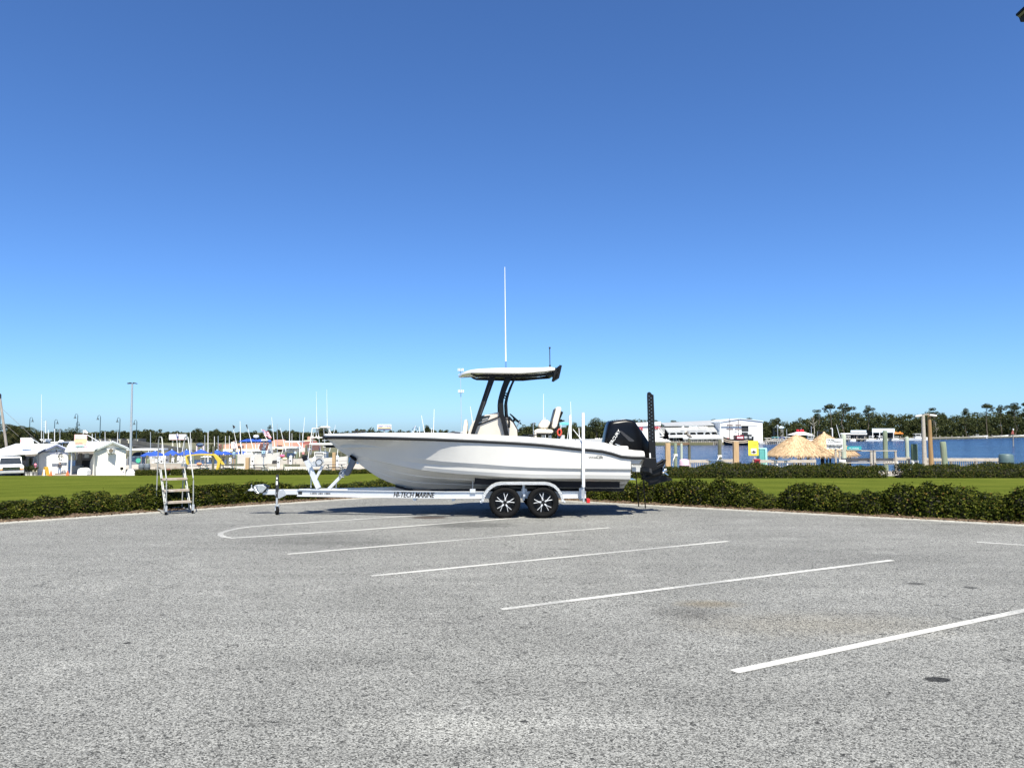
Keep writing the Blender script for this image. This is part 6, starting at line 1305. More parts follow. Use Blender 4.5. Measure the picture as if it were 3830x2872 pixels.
m = MB(); slab(m, 2826, 1722, 2843, 1760, 50.4, .35); rb = W('news_box', 'red dispenser box behind the rail under the yellow notice', 'dispenser', tuple(base_of(2835, 50.4, DOCK_Z))); rb.part('body', m, REDP, bevel=.02); m = MB(); slab(m, 2824.5, 1717, 2844.5, 1722.5, 50.35, .42); rb.part('lid', m, mat('dark red lid', (.34, .02, .03), .5), bevel=.015)
m = MB(); slab(m, 2829, 1727, 2840, 1742, 50.37, .03); rb.part('window', m, PANE)
TEAL = mat('teal fibreglass', (.10, .34, .31), .5, var=.08); TEALL = mat('light teal trim', (.34, .72, .66), .5, var=.05)
tl_ = W('fish_locker', 'tall teal locker right of the yellow notice', 'locker', tuple(base_of(2856, 52.6, DOCK_Z))); m = MB(); p0 = P(2840, 1681, 52.6); p1 = P(2862, 1765, 52.6); m.box(((p0.x+p1.x)/2, 52.9, (p0.z + DOCK_Z)/2), (p1.x-p0.x, .6, p0.z - DOCK_Z)); tl_.part('body', m, TEAL, bevel=.03); m = MB(); p2 = P(2870, 1679, 52.5); m.box(((p1.x+p2.x)/2, 52.85, (p2.z + DOCK_Z)/2), (p2.x-p1.x, .7, p2.z - DOCK_Z)); tl_.part('door_edge', m, TEALL, bevel=.04); m = MB(); m.box(((p0.x+p2.x)/2, 52.9, p2.z + .02), (p2.x-p0.x, .66, .08)); tl_.part('top', m, TEALL, bevel=.03)
# picnic tables by the hedge (dark blue grey tops)
TOPB = mat('blue grey table top', (.10, .14, .19), .5, var=.2)
def table(px0, px1, top, Yp, label, topm=TOPB, legm=PVC):
    a, b = P(px0, top, Yp), P(px1, top, Yp); z0 = zl((a.x+b.x)/2, Yp); w = W('picnic_table', label, 'table', ((a.x+b.x)/2, Yp, z0), 'picnic tables by the water'); m = MB(); m.box(((a.x+b.x)/2, Yp, a.z), (b.x-a.x, .75, .05)); w.part('table_top', m, topm, bevel=.01)
    for s in (-1, 1): m = MB(); m.box(((a.x+b.x)/2, Yp + s*.68, a.z - .30), (b.x-a.x, .26, .045)); w.part('bench', m, topm)
    for x in (lerp(a.x, b.x, .16), lerp(a.x, b.x, .84)):
        for s in (-1, 1): m = MB(); m.bar((x, Yp + s*.62, z0), (x, Yp + s*.12, a.z - .02), .09, .05, up=(1, 0, 0)); w.part('leg', m, legm)
        m = MB(); m.bar((x, Yp - .75, a.z - .33), (x, Yp + .75, a.z - .33), .05, .09); w.part('bench_support', m, legm)
    return w
table(2648, 2700, 1722, 48, 'picnic table left of the second square post'); table(2892, 2948, 1721, 48, 'picnic table under the left thatched roof eave')
# thatched floating huts
THATCH = mat('palm thatch', (0.56, 0.40, 0.24), .95, scale=6, col2=(.66, .49, .31), bump=.8, bscale=26, stretch=(6, 6, .6))
THD = leafmat('thatch straw', [(0, (.20, .14, .08)), (.10, (.46, .33, .19)), (1, (.66, .49, .31))], .9, .1)
def tiki(pxa, apex, pxl, pxr, eave, Yp, label, seed):
    a = P(pxa, apex, Yp); l, r = P(pxl, eave, Yp), P(pxr, eave, Yp); cx = (l.x + r.x)/2; R_ = (r.x - l.x)/2; rg = np.random.default_rng(seed); w = W('thatched_hut', label, 'hut', (cx, Yp, WATER_Z), 'floating thatched huts')
    m = MB(); rings = []
    for t in np.linspace(0, 1, 9):
        rr = R_ * (t**.92) + .05; z = lerp(a.z, l.z, t**1.12) ; rings.append([(lerp(a.x, cx, t) + rr*math.cos(k*2*math.pi/28)*(1 + .02*math.sin(k*5 + t*9)), Yp + rr*.75*math.sin(k*2*math.pi/28), z + .04*math.sin(k*3.1 + t*7)*t) for k in range(28)])
    m.loft(rings, True, False); w.part('roof', m, THATCH, smooth=50)
    n = 5200; t = rg.random(n)**.6; th = rg.uniform(0, 2*math.pi, n); rr = R_*t**.92 + .06; Pn = np.stack([lerp(a.x, cx, t) + rr*np.cos(th), Yp + rr*.75*np.sin(th), a.z + (l.z - a.z)*t**1.12 + .035], 1) - np.array(w.loc)
    S = MB()
    for i in range(n):
        p = Vector(Pn[i]); d = Vector((math.cos(th[i])*R_, math.sin(th[i])*R_*.75, (l.z - a.z))).normalized() + Vector(rg.normal(size=3))*.10; s = Vector((-math.sin(th[i]), math.cos(th[i]), 0))*.018; L_ = rg.uniform(.15, .34); S.add([p - s, p + s, p + s*.3 + d*L_, p - s*.3 + d*L_], [(0, 1, 2, 3)])
    for i in range(900):                                     # ragged fringe
        th_ = rg.uniform(0, 6.283); p = Vector((cx + R_*math.cos(th_), Yp + R_*.75*math.sin(th_), l.z + .03)) - Vector(w.loc); s = Vector((-math.sin(th_), math.cos(th_), 0))*.028; d = Vector((math.cos(th_)*.25, math.sin(th_)*.25, -1)); L_ = rg.uniform(.08, .34); S.add([p - s, p + s, p + d*L_], [(0, 1, 2)])
    so = S.build('straw', THD, w.o, fix=False); so['kind'] = 'stuff'
    m = MB(); m.lathe((a.x, Yp, a.z - .05), [(.14, 0), (.12, .12), (.05, .2)], 8); w.part('finial', m, THATCH)
    for k in range(6): th_ = k*1.047 + .3; x, y = cx + R_*.78*math.cos(th_), Yp + R_*.58*math.sin(th_); m = MB(); m.cyl((x, y, WATER_Z + .2), (x, y, l.z + .25), .075, n=8); w.part('post', m, mat('dark hut post', (.035, .03, .025), .9, var=.3))
    m = MB(); m.box((cx, Yp, WATER_Z + .35), (R_*1.9, R_*1.5, .3)); w.part('float_deck', m, mat('hut deck', (.30, .17, .08), .8, var=.25))
    m = MB(); m.box((cx + R_*.1, Yp - .1, WATER_Z + 1.0), (R_*.9, R_*.5, 1.1)); w.part('bar_counter', m, mat('dark hut post', (.035, .03, .025), .9, var=.3))
tiki(2979, 1628, 2868, 3112, 1702, 60, 'thatched hut roof nearer the teal locker', 3); tiki(3082, 1622, 2990, 3207, 1700, 63, 'thatched hut roof behind the white notice board', 4)
# white notice board of the charter captain, teal plank sign
nb = W('charter_sign', 'white charter sign with a black band by the thatched roof', 'sign', tuple(base_of(3126, 50.5, DOCK_Z))); m = MB(); slab(m, 3092, 1640, 3151, 1679, 50.5, .03); nb.part('panel', m, WHITE); m = MB(); slab(m, 3093, 1661, 3150, 1671, 50.48, .03); nb.part('black_band', m, INK); m = MB(); p = P(3126, 1679, 50.56); m.box((p.x, 50.6, (DOCK_Z - .5 + p.z + .4)/2), (.10, .09, p.z + .4 - DOCK_Z + .5)); nb.part('post', m, GREYW)
for s, a, b, t0, t1, mt in (('THE REEL', 3093.5, 3122, 1642.5, 1648, INK), ('e WATERMAN', 3098, 3146, 1649, 1654.5, INK), ('CAPTAIN CHRIS BURKE', 3094.5, 3148.5, 1663, 1668.5, WHITE), ('850-299-2780', 3100, 3145, 1673, 1678, INK)): x0, x1, z0, z1 = rect(a, t0, b, t1, 50.45); text(s, mt, nb.o, Matrix.Translation(Vector(((x0+x1)/2, 50.476 if mt is WHITE else 50.496, (z0+z1)/2)) - Vector(nb.loc)) @ FACE, x1-x0, z1-z0, ext=.002, bold=.02)
ts = W('teal_sign', 'small teal board on the railing frame', 'sign', tuple(P(3195, 1684, 49.9))); m = MB(); slab(m, 3168, 1669, 3222, 1682, 49.9, .03); ts.part('panel', m, mat('teal sign paint', (.03, .28, .31), .5), bevel=.01); x0, x1, z0, z1 = rect(3176, 1674.5, 3213, 1680, 49.88); text('MS. BREEZE', mat('pale sign letters', (.55, .72, .68), .5), ts.o, Matrix.Translation(Vector(((x0+x1)/2, 49.896, (z0+z1)/2)) - Vector(ts.loc)) @ FACE, x1-x0, z1-z0, ext=.002, bold=.02)
m = MB(); a = P(3225, 1682, 49.9); m.bar(P(3166, 1683.5, 49.85), P(3224, 1683.5, 49.85), .12, .03); ts.part('shelf', m, GREYW)
# concrete step in the hedge gap
m = MB(); slab(m, 3272, 1774, 3290, 1787, 45, .6); slab(m, 3228, 1781, 3262, 1788, 45.2, .5); single('concrete_step', m, KERBM, 'pale concrete step in the gap of the far hedge', 'step')
m = MB(); m.box(tuple(P(3331, 1729, 50.6)), (.75, .05, .22)); 
for k in range(6): q = P(3310 + k*9, 1731, 50.5); m.lathe((q.x, q.y, q.z - .12), [(.05, 0), (.085, .12), (.03, .24)], 8)
single('rope_coils', m, ROPE, 'white coiled ropes under the bench board of the railing frame', 'rope')
# twin lamp poles
lp_ = W('lamp_pole', 'grey timber lamp pole, left one of the pair', 'lamp post', (P(3456, 1700, 51).x, 51, DOCK_Z)); m = MB(); a, b = P(3452, 1551, 51), P(3459, 1740, 51); b.z = zl(b.x, 49) - .3; m.cyl(b, a, .16, .11, n=10); lp_.part('pole', m, GREYW, smooth=40)
m = MB(); p = P(3435, 1556, 50.9); m.path([P(3447, 1553, 50.9), p, P(3424, 1557, 50.9)], .06, 8, rs=[.05, .07, .04]); lp_.part('lamp_head', m, WHITE, smooth=True)
lq = W('lamp_pole', 'brown timber lamp pole, right one of the pair', 'lamp post', (P(3480, 1700, 51.4).x, 51.4, DOCK_Z)); m = MB(); a, b = P(3475, 1551, 51.4), P(3484, 1740, 51.4); b.z = zl(b.x, 49) - .3; m.cyl(b, a, .17, .11, n=10); lq.part('pole', m, BROWN, smooth=40)
m = MB(); m.path([P(3477, 1552, 51.2), P(3490, 1553.5, 51.2), P(3503, 1555, 51.2)], .06, 8, rs=[.05, .07, .05]); lq.part('lamp_head', m, WHITE, smooth=True); m = MB(); m.bar(P(3455, 1550, 51.2), P(3474, 1549, 51.2), .1, .1); lq.part('cross_arm', m, TIMB)
# roof corner jutting in at top right: eave of a building close by
rc = W('roof_corner', 'shingled roof corner with gutter at the top right', 'roof', tuple(P(3850, 80, 20))); Yr = 20.0
def rp_(px, py, Yy=Yr): return P(px, py, Yy)
m = MB(); front = [rp_(3799, 54), rp_(3905, 20), rp_(3905, 40), rp_(3800, 62)]; back = [v + Vector((.3, -3.0, .5)) for v in front]; m.add(front + back, [(0, 1, 2, 3), (7, 6, 5, 4), (0, 4, 5, 1), (1, 5, 6, 2), (2, 6, 7, 3), (3, 7, 4, 0)]); rc.part('roof_edge', m, BLACK)
m = MB(); front = [rp_(3802, 60, Yr + .02), rp_(3905, 36, Yr + .02), rp_(3905, 52, Yr + .02), rp_(3810, 67, Yr + .02)]; back = [v + Vector((.3, -3.0, .5)) for v in front]; m.add(front + back, [(0, 1, 2, 3), (7, 6, 5, 4), (0, 4, 5, 1), (1, 5, 6, 2), (2, 6, 7, 3), (3, 7, 4, 0)]); rc.part('gutter', m, mat('dull olive gutter', (.20, .20, .14), .6, var=.2))
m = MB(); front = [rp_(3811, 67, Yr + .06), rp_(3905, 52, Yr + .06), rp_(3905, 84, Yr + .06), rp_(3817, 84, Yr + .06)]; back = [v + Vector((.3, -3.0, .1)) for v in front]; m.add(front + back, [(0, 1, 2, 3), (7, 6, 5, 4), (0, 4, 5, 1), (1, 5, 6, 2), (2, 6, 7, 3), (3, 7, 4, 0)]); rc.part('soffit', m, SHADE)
m = MB(); p = rp_(3950, 70, Yr + 1.5); m.cyl((p.x, p.y, 0), (p.x, p.y, p.z), .12, n=10); rc.part('corner_post', m, WHITE)

# ================================================================== THE MARINA ON THE LEFT
CREAMW = mat('cream painted boards', (0.80, 0.77, 0.66), .6, var=.05, scale=1, stretch=(1, 1, 6))
BTRIM = mat('blue grey trim', (.13, .15, .24), .6, var=.1); GTRIM = mat('grey green trim', (.36, .39, .37), .6, var=.1)
def shed(label, Yp, gx0, gx1, eave, apexx, apex, base, wing_px, wing_eave, wing_ridge, rakem, roofm, wallm, wingY, trimm):
    a = P((gx0+gx1)/2, base, Yp); z0 = zl(a.x, Yp); s = W('bait_shed', label, 'shed', (a.x, Yp, z0))
    l, r, t = P(gx0, eave, Yp), P(gx1, eave, Yp), P(apexx, apex + 7, Yp); D_ = 4.5
    an = math.atan2(-a.x, Yp); GX = Matrix.Translation(a) @ Matrix.Rotation(an, 4, 'Z') @ Matrix.Diagonal((math.cos(an), 1, 1, 1)) @ Matrix.Translation(-a); s.turn = lambda m_: m_.xf(GX)     # the gable block faces the lot squarely
    m = MB(); m.prism([(l.x, z0 - .1), (r.x, z0 - .1), (r.x, r.z), (t.x, t.z), (l.x, l.z)], Yp, Yp + D_); s.part('wall', s.turn(m), wallm)
    # gable roof with overhang
    ov = .16; tp = P(apexx, apex, Yp - .25); le, re = P(gx0 - 1, eave + 1, Yp - .25), P(gx1 + 7, eave - 3, Yp - .25)
    for e in (le, re):
        m = MB(); th = Vector((0, 0, .10)); bk = Vector((0, D_ + .4, 0)); v = [e, tp, tp + bk, e + bk]; m.add([q_ - th for q_ in v] + v, [(0, 1, 2, 3), (7, 6, 5, 4), (0, 4, 5, 1), (1, 5, 6, 2), (2, 6, 7, 3), (3, 7, 4, 0)]); s.part('roof', s.turn(m), roofm)
        m = MB(); dn = Vector((0, -.04, -.11)); v = [e + dn, tp + dn]; m.bar(v[0], v[1], .03, .17); s.part('rake_board', s.turn(m), rakem)
    m = MB(); m.bar(P(gx0 + 1, eave + .5, Yp - .02), P(gx1 - 1, eave - .5, Yp - .02), .03, .05); s.part('gable_strip', s.turn(m), rakem)
    # wing with a roof slope facing the lot, open porch below
    w0, w1 = wing_px; Yw = wingY; e0, e1 = P(w0, wing_eave[0], Yw), P(w1, wing_eave[1], Yw); r0, r1 = P(wing_ridge[0], wing_ridge[2], Yp + 2.2), P(wing_ridge[1], wing_ridge[2], Yp + 2.2)
    m = MB(); v = [e0, e1, r1, r0]; th = Vector((0, 0, .08)); m.add([q_ - th for q_ in v] + v, [(0, 1, 2, 3), (7, 6, 5, 4), (0, 4, 5, 1), (1, 5, 6, 2), (2, 6, 7, 3), (3, 7, 4, 0)]); s.part('porch_roof', m, roofm)
    m = MB(); m.bar(e0 - Vector((0, .02, .07)), e1 - Vector((0, .02, .07)), .03, .15); s.part('fascia', m, trimm)
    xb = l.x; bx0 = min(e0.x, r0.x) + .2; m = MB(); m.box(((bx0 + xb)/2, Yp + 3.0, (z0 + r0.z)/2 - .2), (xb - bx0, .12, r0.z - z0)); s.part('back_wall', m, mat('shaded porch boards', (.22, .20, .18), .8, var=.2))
    m = MB(); m.box(((bx0 + xb)/2, (Yw + Yp)/2 + 1.4, z0 + .04), (xb - bx0, Yp - Yw + 3.5, .12)); s.part('porch_floor', m, TIMB)
    return s, z0
YSH = 77.0
s1, z1_ = shed('white bait shed with grey green gable trim and an open porch', YSH, 351, 472, 1680, 417, 1650, 1777, (243, 354), (1685, 1681), (262, 415, 1650.5), GTRIM, ROOFW, CREAMW, 75.6, WHITE)
s2_, z2_ = shed('white bait shed with blue grey gable trim near the van', YSH + 1, 141, 254, 1689, 207, 1661, 1778, (-70, 141), (1703, 1691), (60, 206, 1659), BTRIM, ROOFW, WALLW, 75.2, WHITE)
def rbox(w, name, px0, py0, px1, py1, Yp, th, mt, turn=False, **kw):
    m = MB(); slab(m, px0, py0, px1, py1, Yp, th)
    if turn: w.turn(m)
    return w.part(name, m, mt, **kw)
for px in (263, 249): rbox(s1, 'porch_post', px, 1690, px + 5, 1779, 75.8, .15, WHITE)
m = MB(); p = [P(353, 1690, 75.9), P(353, 1778, 75.9), P(333, 1772, 78.5), P(337, 1728, 78.5)]; m.add(p, [(0, 1, 2, 3)]); s1.part('porch_side_wall', m, CREAMW)  # side wall cut to its sunlit portion, so its outline carries the light
m = MB(); p = [P(140, 1697, 76), P(140, 1778, 76), P(118, 1770, 79), P(125, 1712, 79)]; m.add(p, [(0, 1, 2, 3)]); s2_.part('porch_side_wall', m, WALLW)
for px0, px1, py0, py1 in ((270, 279, 1694, 1718), (284, 289, 1692, 1718), (293, 306, 1694, 1730), (316, 332, 1695, 1712)): rbox(s1, 'hanging_goods', px0, py0, px1, py1, 78.6, .1, mat('hanging shirts', (.45, .46, .46), .8, var=.25) if px0 != 293 else mat('brown poster', (.16, .14, .11), .8))
rbox(s1, 'shop_counter', 268, 1742, 300, 1775, 78, .6, mat('grey counter', (.24, .25, .24), .7)); rbox(s1, 'dark_shelf', 305, 1722, 334, 1768, 79.2, .4, SHADE)
for px in (141, 216, 248.5): rbox(s2_, 'corner_trim', px, 1691, px + 2.6, 1778, 77.92, .06, BTRIM, turn=True)
rbox(s2_, 'porch_beam', 170, 1694.5, 262, 1698.5, 77.3, .12, BTRIM, turn=True); d_ = rbox(s2_, 'door', 222, 1698, 252, 1768, 77.95, .06, WHITE, turn=True)
m = MB(); slab(m, 243, 1699, 245, 1768, 77.9, .05); s2_.part('door_frame', s2_.turn(m), BTRIM, d_); rbox(s2_, 'door_step', 192, 1771, 256, 1778, 77.4, .5, mat('brown step', (.20, .15, .11), .8), turn=True); m = MB(); q = P(208, 1685, 77.85); m.ell((q.x, q.y, q.z), (.09, .06, .09), 8, 6); s2_.part('porch_lamp', s2_.turn(m), DARK); m = MB(); q = P(97, 1699, 75.1); m.ell((q.x, q.y, q.z), (.1, .1, .07), 8, 6); s2_.part('eave_lamp', m, WHITE)
for px0, px1, py0, py1 in ((40, 60, 1702, 1740), (66, 92, 1701, 1720), (107, 114, 1712, 1742)): rbox(s2_, 'porch_window', px0, py0, px1, py1, 80.8, .1, PANE)
# air conditioner on the right shed's gable
ac_ = W('air_conditioner', 'wall mounted air conditioner on the right shed gable', 'air conditioner', tuple(P(410, 1697, 76.7))); rbox(ac_, 'case', 399, 1677.5, 423, 1694.5, 76.45, .45, mat('ac white', (.72, .71, .66), .5), bevel=.02); m = MB(); q = P(415, 1685, 76.43); m.cyl((q.x, 76.46, q.z), (q.x, 76.41, q.z), .20, n=20); ac_.part('fan_grille', m, mat('brown grille', (.16, .13, .09), .6)); rbox(ac_, 'side_vent', 400.5, 1680, 405, 1693, 76.43, .03, mat('grey vent', (.42, .42, .39), .6))
for px in (405, 418): m = MB(); m.bar(P(px, 1695, 76.5), P(px, 1698, 76.98), .05, .05); ac_.part('bracket', m, DARK)
# roof signs
def roof_sign(px0, px1, py0, py1, Yp, label, panel, paints, words, brace):
    a = P((px0+px1)/2, py1, Yp); w = W('roof_sign', label, 'sign', tuple(a)); rbox(w, 'panel', px0, py0, px1, py1, Yp, .06, panel)
    for n_, (x0, y0, x1, y1, mt) in enumerate(paints):
        m = MB()
        if mt[1] == 'e': c = P((x0+x1)/2, (y0+y1)/2, Yp - .016); m.ell((c.x, c.y, c.z), ((x1-x0)/2*mpp(Yp), .006, (y1-y0)/2*mpp(Yp)), 14, 8)
        else: slab(m, x0, y0, x1, y1, Yp - .012 - .003*n_, .01)
        w.part('painted_patch', m, mt[0])
    for s, x0, y0, x1, y1, mt in words: xa_, xb2, za_, zb_2 = rect(x0, y0, x1, y1, Yp - .034); text(s, mt, w.o, Matrix.Translation(Vector(((xa_+xb2)/2, Yp - .034, (za_+zb_2)/2)) - Vector(w.loc)) @ FACE, xb2-xa_, zb_2-za_, ext=.004)
    for (x0, y0, x1, y1) in brace: m = MB(); m.bar(P(x0, y0, Yp + .05), P(x1, y1, Yp + 1.6), .06, .06); w.part('brace', m, WHITE)
    return w
PK = mat('pale pink paint', (.78, .46, .48), .6); SK = mat('pale sky paint', (.52, .74, .84), .6); YE = mat('pale yellow paint', (.80, .62, .30), .6); SA = mat('salmon paint', (.80, .42, .34), .6); AQ = mat('aqua paint', (.42, .64, .56), .6); GN = mat('sea green print', (.25, .42, .34), .6); NV = mat('navy print', (.05, .07, .22), .6)
roof_sign(75, 114, 1637, 1680, 76.2, 'pale blue and pink sign on the left shed roof', WHITE, ((75, 1668, 114, 1680, (SK, 'r')), (76, 1641, 93, 1656, (PK, 'e'))), (('BAY', 98, 1647, 106, 1651, NV), ('TOURS', 100, 1659, 109, 1663, SK), ('JET SKI RENTAL', 80, 1668.5, 112, 1672, GN)), ((114, 1637, 148, 1659),))
m = MB(); c = P(118, 1648, 76.3); m.prism([(P(x_, y_, 76.3).x, P(x_, y_, 76.3).z) for x_, y_ in ((112, 1680), (112, 1637), (118, 1638), (123, 1644), (125, 1655), (124, 1672))], 76.3, 76.36); single('rounded_board', m, WHITE, 'rounded white board behind the pale blue roof sign', 'sign')
roof_sign(277, 325, 1625, 1672, 76.4, 'sunset coloured sign on the right shed roof', PK, ((278.5, 1644, 324, 1655, (YE, 'r')), (300, 1640, 325, 1658, (YE, 'e')), (278.5, 1655, 324, 1664, (SA, 'r')), (281, 1663, 314, 1671, (AQ, 'r')), (280, 1627, 323, 1641, (mat('cream paint', (.80, .72, .60), .6), 'r'))), (('PENSACOLA', 285, 1630.5, 319, 1634.5, GN), ('Parasail', 284, 1640.5, 317, 1644, GN), ('DOLPHIN', 283, 1655, 310, 1660, mat('brown print', (.30, .16, .12), .6)), ('CRUISES', 286, 1665, 312, 1669.5, GN)), ((326, 1626, 371, 1652), (326, 1649, 338, 1656)))
for k, px in enumerate((286, 297.5, 309.5)):
    m = MB(); slab(m, px, 1673, px + 8.5, 1676, 76.35, .1); single('sign_foot', m, INK, ('left', 'middle', 'right')[k] + ' black foot block under the sunset coloured sign', 'block', 'black feet of the roof sign')
# things in front of the sheds
cb = W('dock_box', 'white chest freezer on the porch of the right shed', 'chest', tuple(base_of(307, 75.2, zl(-43, 75.2)))); m = MB(); pts = [(P(x_, y_, 75.2).x, P(x_, y_, 75.2).z) for x_, y_ in ((289, 1777), (289, 1759), (295, 1752), (302, 1750), (312, 1750), (320, 1753), (325, 1760), (325, 1777))]; m.prism(pts, 75.2, 75.9); cb.part('body', m, WHITE, bevel=.02); m = MB(); slab(m, 290, 1759, 300, 1760.2, 75.17, .03); slab(m, 309, 1759, 319, 1760.2, 75.17, .03); cb.part('lid_seam', m, GTRIM)
CONEO = mat('traffic cone orange', (.85, .12, .02), .5)
for k, px in enumerate((190, 252)):
    q = P(px, 1782, 74.6); z0 = zl(q.x, q.y); o = W('traffic_cone', ('orange cone beside the yellow board, left of the shed door', 'orange cone by the post right of the shed door')[k], 'cone', (q.x, q.y, z0), 'orange traffic cones'); m = MB(); m.lathe((q.x, q.y, z0 + .03), [(.13, 0), (.11, .05), (.05, .42), (.03, .46)], 12); o.part('cone', m, CONEO, smooth=40); m = MB(); m.box((q.x, q.y, z0 + .02), (.30, .30, .04)); o.part('base', m, CONEO)
o = W('sandwich_board', 'yellow sandwich board standing before the left shed', 'sign', tuple(base_of(178, 74.8, zl(-45.2, 74.8)))); z0 = o.loc[2]; x0 = o.loc[0]
for s in (-1, 1): m = MB(); m.bar((x0 + s*.22, 74.8, z0), (x0 + s*.03, 74.8, z0 + .85), .5, .035, up=(1, 0, 0)); o.part('board', m, mat('sign amber', (.80, .48, .05), .5))
o = W('white_post', 'short white bollard left of the sandwich board', 'bollard', tuple(base_of(171, 74.6, zl(-45.4, 74.6)))); m = MB(); m.lathe((o.loc[0], 74.6, o.loc[2]), [(.12, 0), (.09, .1), (.08, .55), (.02, .6)], 10); o.part('post', m, WHITE, smooth=40)
POT = mat('grey plant pot', (.40, .40, .38), .8, var=.15)
for k, (px, h_) in enumerate(((98, .9), (107, 1.0), (117, .8), (131, .7))):
    q = P(px, 1779, 75.0); z0 = zl(q.x, q.y); o = W('potted_plant', ('first', 'second', 'third', 'fourth')[k] + ' potted plant from the van in the row beside it', 'plant', (q.x, q.y, z0), 'potted plants by the van'); m = MB(); m.lathe((q.x, q.y, z0), [(.11, 0), (.16, .35), (.17, .36)], 10); o.part('pot', m, POT if k % 2 else WHITE, smooth=40); f = MB()
    for j in range(26): a = rnd.uniform(0, 6.28); l_ = h_*rnd.uniform(.6, 1); f.add([(q.x, q.y, z0 + .33), (q.x + .35*l_*math.cos(a) - .03, q.y + .35*l_*math.sin(a), z0 + .33 + l_*.7), (q.x + .55*l_*math.cos(a), q.y + .55*l_*math.sin(a), z0 + .33 + l_*rnd.uniform(.5, 1)), (q.x + .3*l_*math.cos(a) + .03, q.y + .3*l_*math.sin(a), z0 + .33 + l_*.55)], [(0, 1, 2, 3)])
    f.build('foliage', PALML, o.o, org=o.loc, fix=False)
m = MB(); slab(m, 121, 1752, 139, 1768, 75.4, .04); m.xf(Matrix.Identity(4)); o = single('notice_panel', m, mat('cream notice', (.72, .70, .50), .6), 'cream notice leaning at the corner of the left shed', 'notice'); m = MB(); q = P(132, 1738, 75.5); m.ell((q.x, q.y, q.z), (.14, .08, .14), 10, 6); m.box((q.x, q.y, q.z - .2), (.22, .1, .06)); single('life_buoy', m, mat('pink buoy', (.75, .25, .33), .6), 'pink and white float hung at the left shed corner', 'float')
hr = W('hose_reel', 'black hose reel box at the right shed wall', 'hose reel', tuple(base_of(453, 76.6, zl(-39, 76.6)))); rbox(hr, 'box', 449.5, 1747, 457, 1757.5, 76.6, .25, BLACK); rbox(hr, 'stand', 452.5, 1757.5, 454.5, 1776, 76.7, .06, WHITE); m = MB(); q = P(461, 1764, 76.65); m.ell((q.x, q.y, q.z), (.09, .09, .1), 8, 6); hr.part('bucket', m, mat('grey bucket', (.35, .34, .42), .6))
# person in the doorway of the left shed
def person(px, foot, top, Yp, label, shirt, trousers, hair, z0=None, skin=(.42, .26, .18), sit=False, face=0.0):
    q = P(px, foot, Yp); z0 = q.z if z0 is None else z0; H = P(px, top, Yp).z - z0; k = H / 1.72; rz = face
    o = thing('person', label, 'person', (q.x, Yp, z0), rz)
    V = [(0, 0, .95), (0, .01, 1.15), (0, 0, 1.38), (0, -.01, 1.48), (0, -.02, 1.62), (-.18, 0, 1.40), (-.25, .02, 1.13), (-.24, -.10, .90), (.18, 0, 1.40), (.25, .02, 1.13), (.22, -.14, .93), (-.10, 0, .90), (-.11, -.02, .50), (-.12, .03, .08), (-.12, -.12, .04), (.10, 0, .90), (.11, -.03, .50), (.12, .02, .08), (.12, -.13, .04)]
    E = [(0, 1), (1, 2), (2, 3), (3, 4), (2, 5), (5, 6), (6, 7), (2, 8), (8, 9), (9, 10), (0, 11), (11, 12), (12, 13), (13, 14), (0, 15), (15, 16), (16, 17), (17, 18)]
    R_ = [.15, .13, .16, .055, .105, .06, .045, .035, .06, .045, .035, .085, .06, .04, .035, .085, .06, .04, .035]
    me = bpy.data.meshes.new('body'); me.from_pydata([tuple(c * k for c in v) for v in V], E, []); ob = bpy.data.objects.new('body', me); COL.objects.link(ob); ob.parent = o
    md = ob.modifiers.new('skin', 'SKIN'); sv = me.skin_vertices[0].data
    for i, r_ in enumerate(R_): sv[i].radius = (r_*k, r_*k*(.8 if i < 3 else 1))
    sv[0].use_root = True; ob.modifiers.new('sub', 'SUBSURF').render_levels = 1; ob.modifiers['sub'].levels = 1
    mt = bpy.data.materials.new('clothed body'); mt.use_nodes = True; nt = mt.node_tree; tc = nt.nodes.new('ShaderNodeTexCoord'); sp_ = nt.nodes.new('ShaderNodeSeparateXYZ'); nt.links.new(tc.outputs['Object'], sp_.inputs[0]); rp = nt.nodes.new('ShaderNodeValToRGB'); rp.color_ramp.interpolation = 'CONSTANT'; e = rp.color_ramp.elements; dv = nt.nodes.new('ShaderNodeMath'); dv.operation = 'DIVIDE'; dv.inputs[1].default_value = H; nt.links.new(sp_.outputs['Z'], dv.inputs[0]); nt.links.new(dv.outputs[0], rp.inputs[0])
    e[0].position = 0; e[0].color = (.05, .04, .035, 1); e[1].position = .05; e[1].color = (*trousers, 1); a_ = e.new(.54); a_.color = (*shirt, 1); a_ = e.new(.845); a_.color = (*skin, 1); nt.links.new(rp.outputs[0], nt.nodes['Principled BSDF'].inputs['Base Color']); nt.nodes['Principled BSDF'].inputs['Roughness'].default_value = .8; me.materials.append(mt)
    m = MB(); m.ell((0, .015*k, 1.66*k), (.085*k, .10*k, .075*k), 12, 8); m.build('hair', mat('hair %s' % (hair,), hair, .7), o, smooth=True); return o
person(222.5, 1777, 1728, 77.1, 'person in dark top and blue trousers before the left shed door', (.05, .05, .06), (.10, .16, .28), (.02, .015, .01))
hp_ = W('hanging_basket', 'dark hanging plant under the left shed porch beam', 'plant', tuple(P(226, 1700, 77.3))); f = MB(); q = P(227, 1708, 77.4)
for j in range(90): a = unit(rng, 1)[0]; p = Vector((q.x + a[0]*.2, q.y + a[1]*.2, q.z + a[2]*.3)); b_ = unit(rng, 1)[0]*.1; f.add([p, p + Vector(b_), p + Vector((b_[1], b_[2], b_[0]))], [(0, 1, 2)])
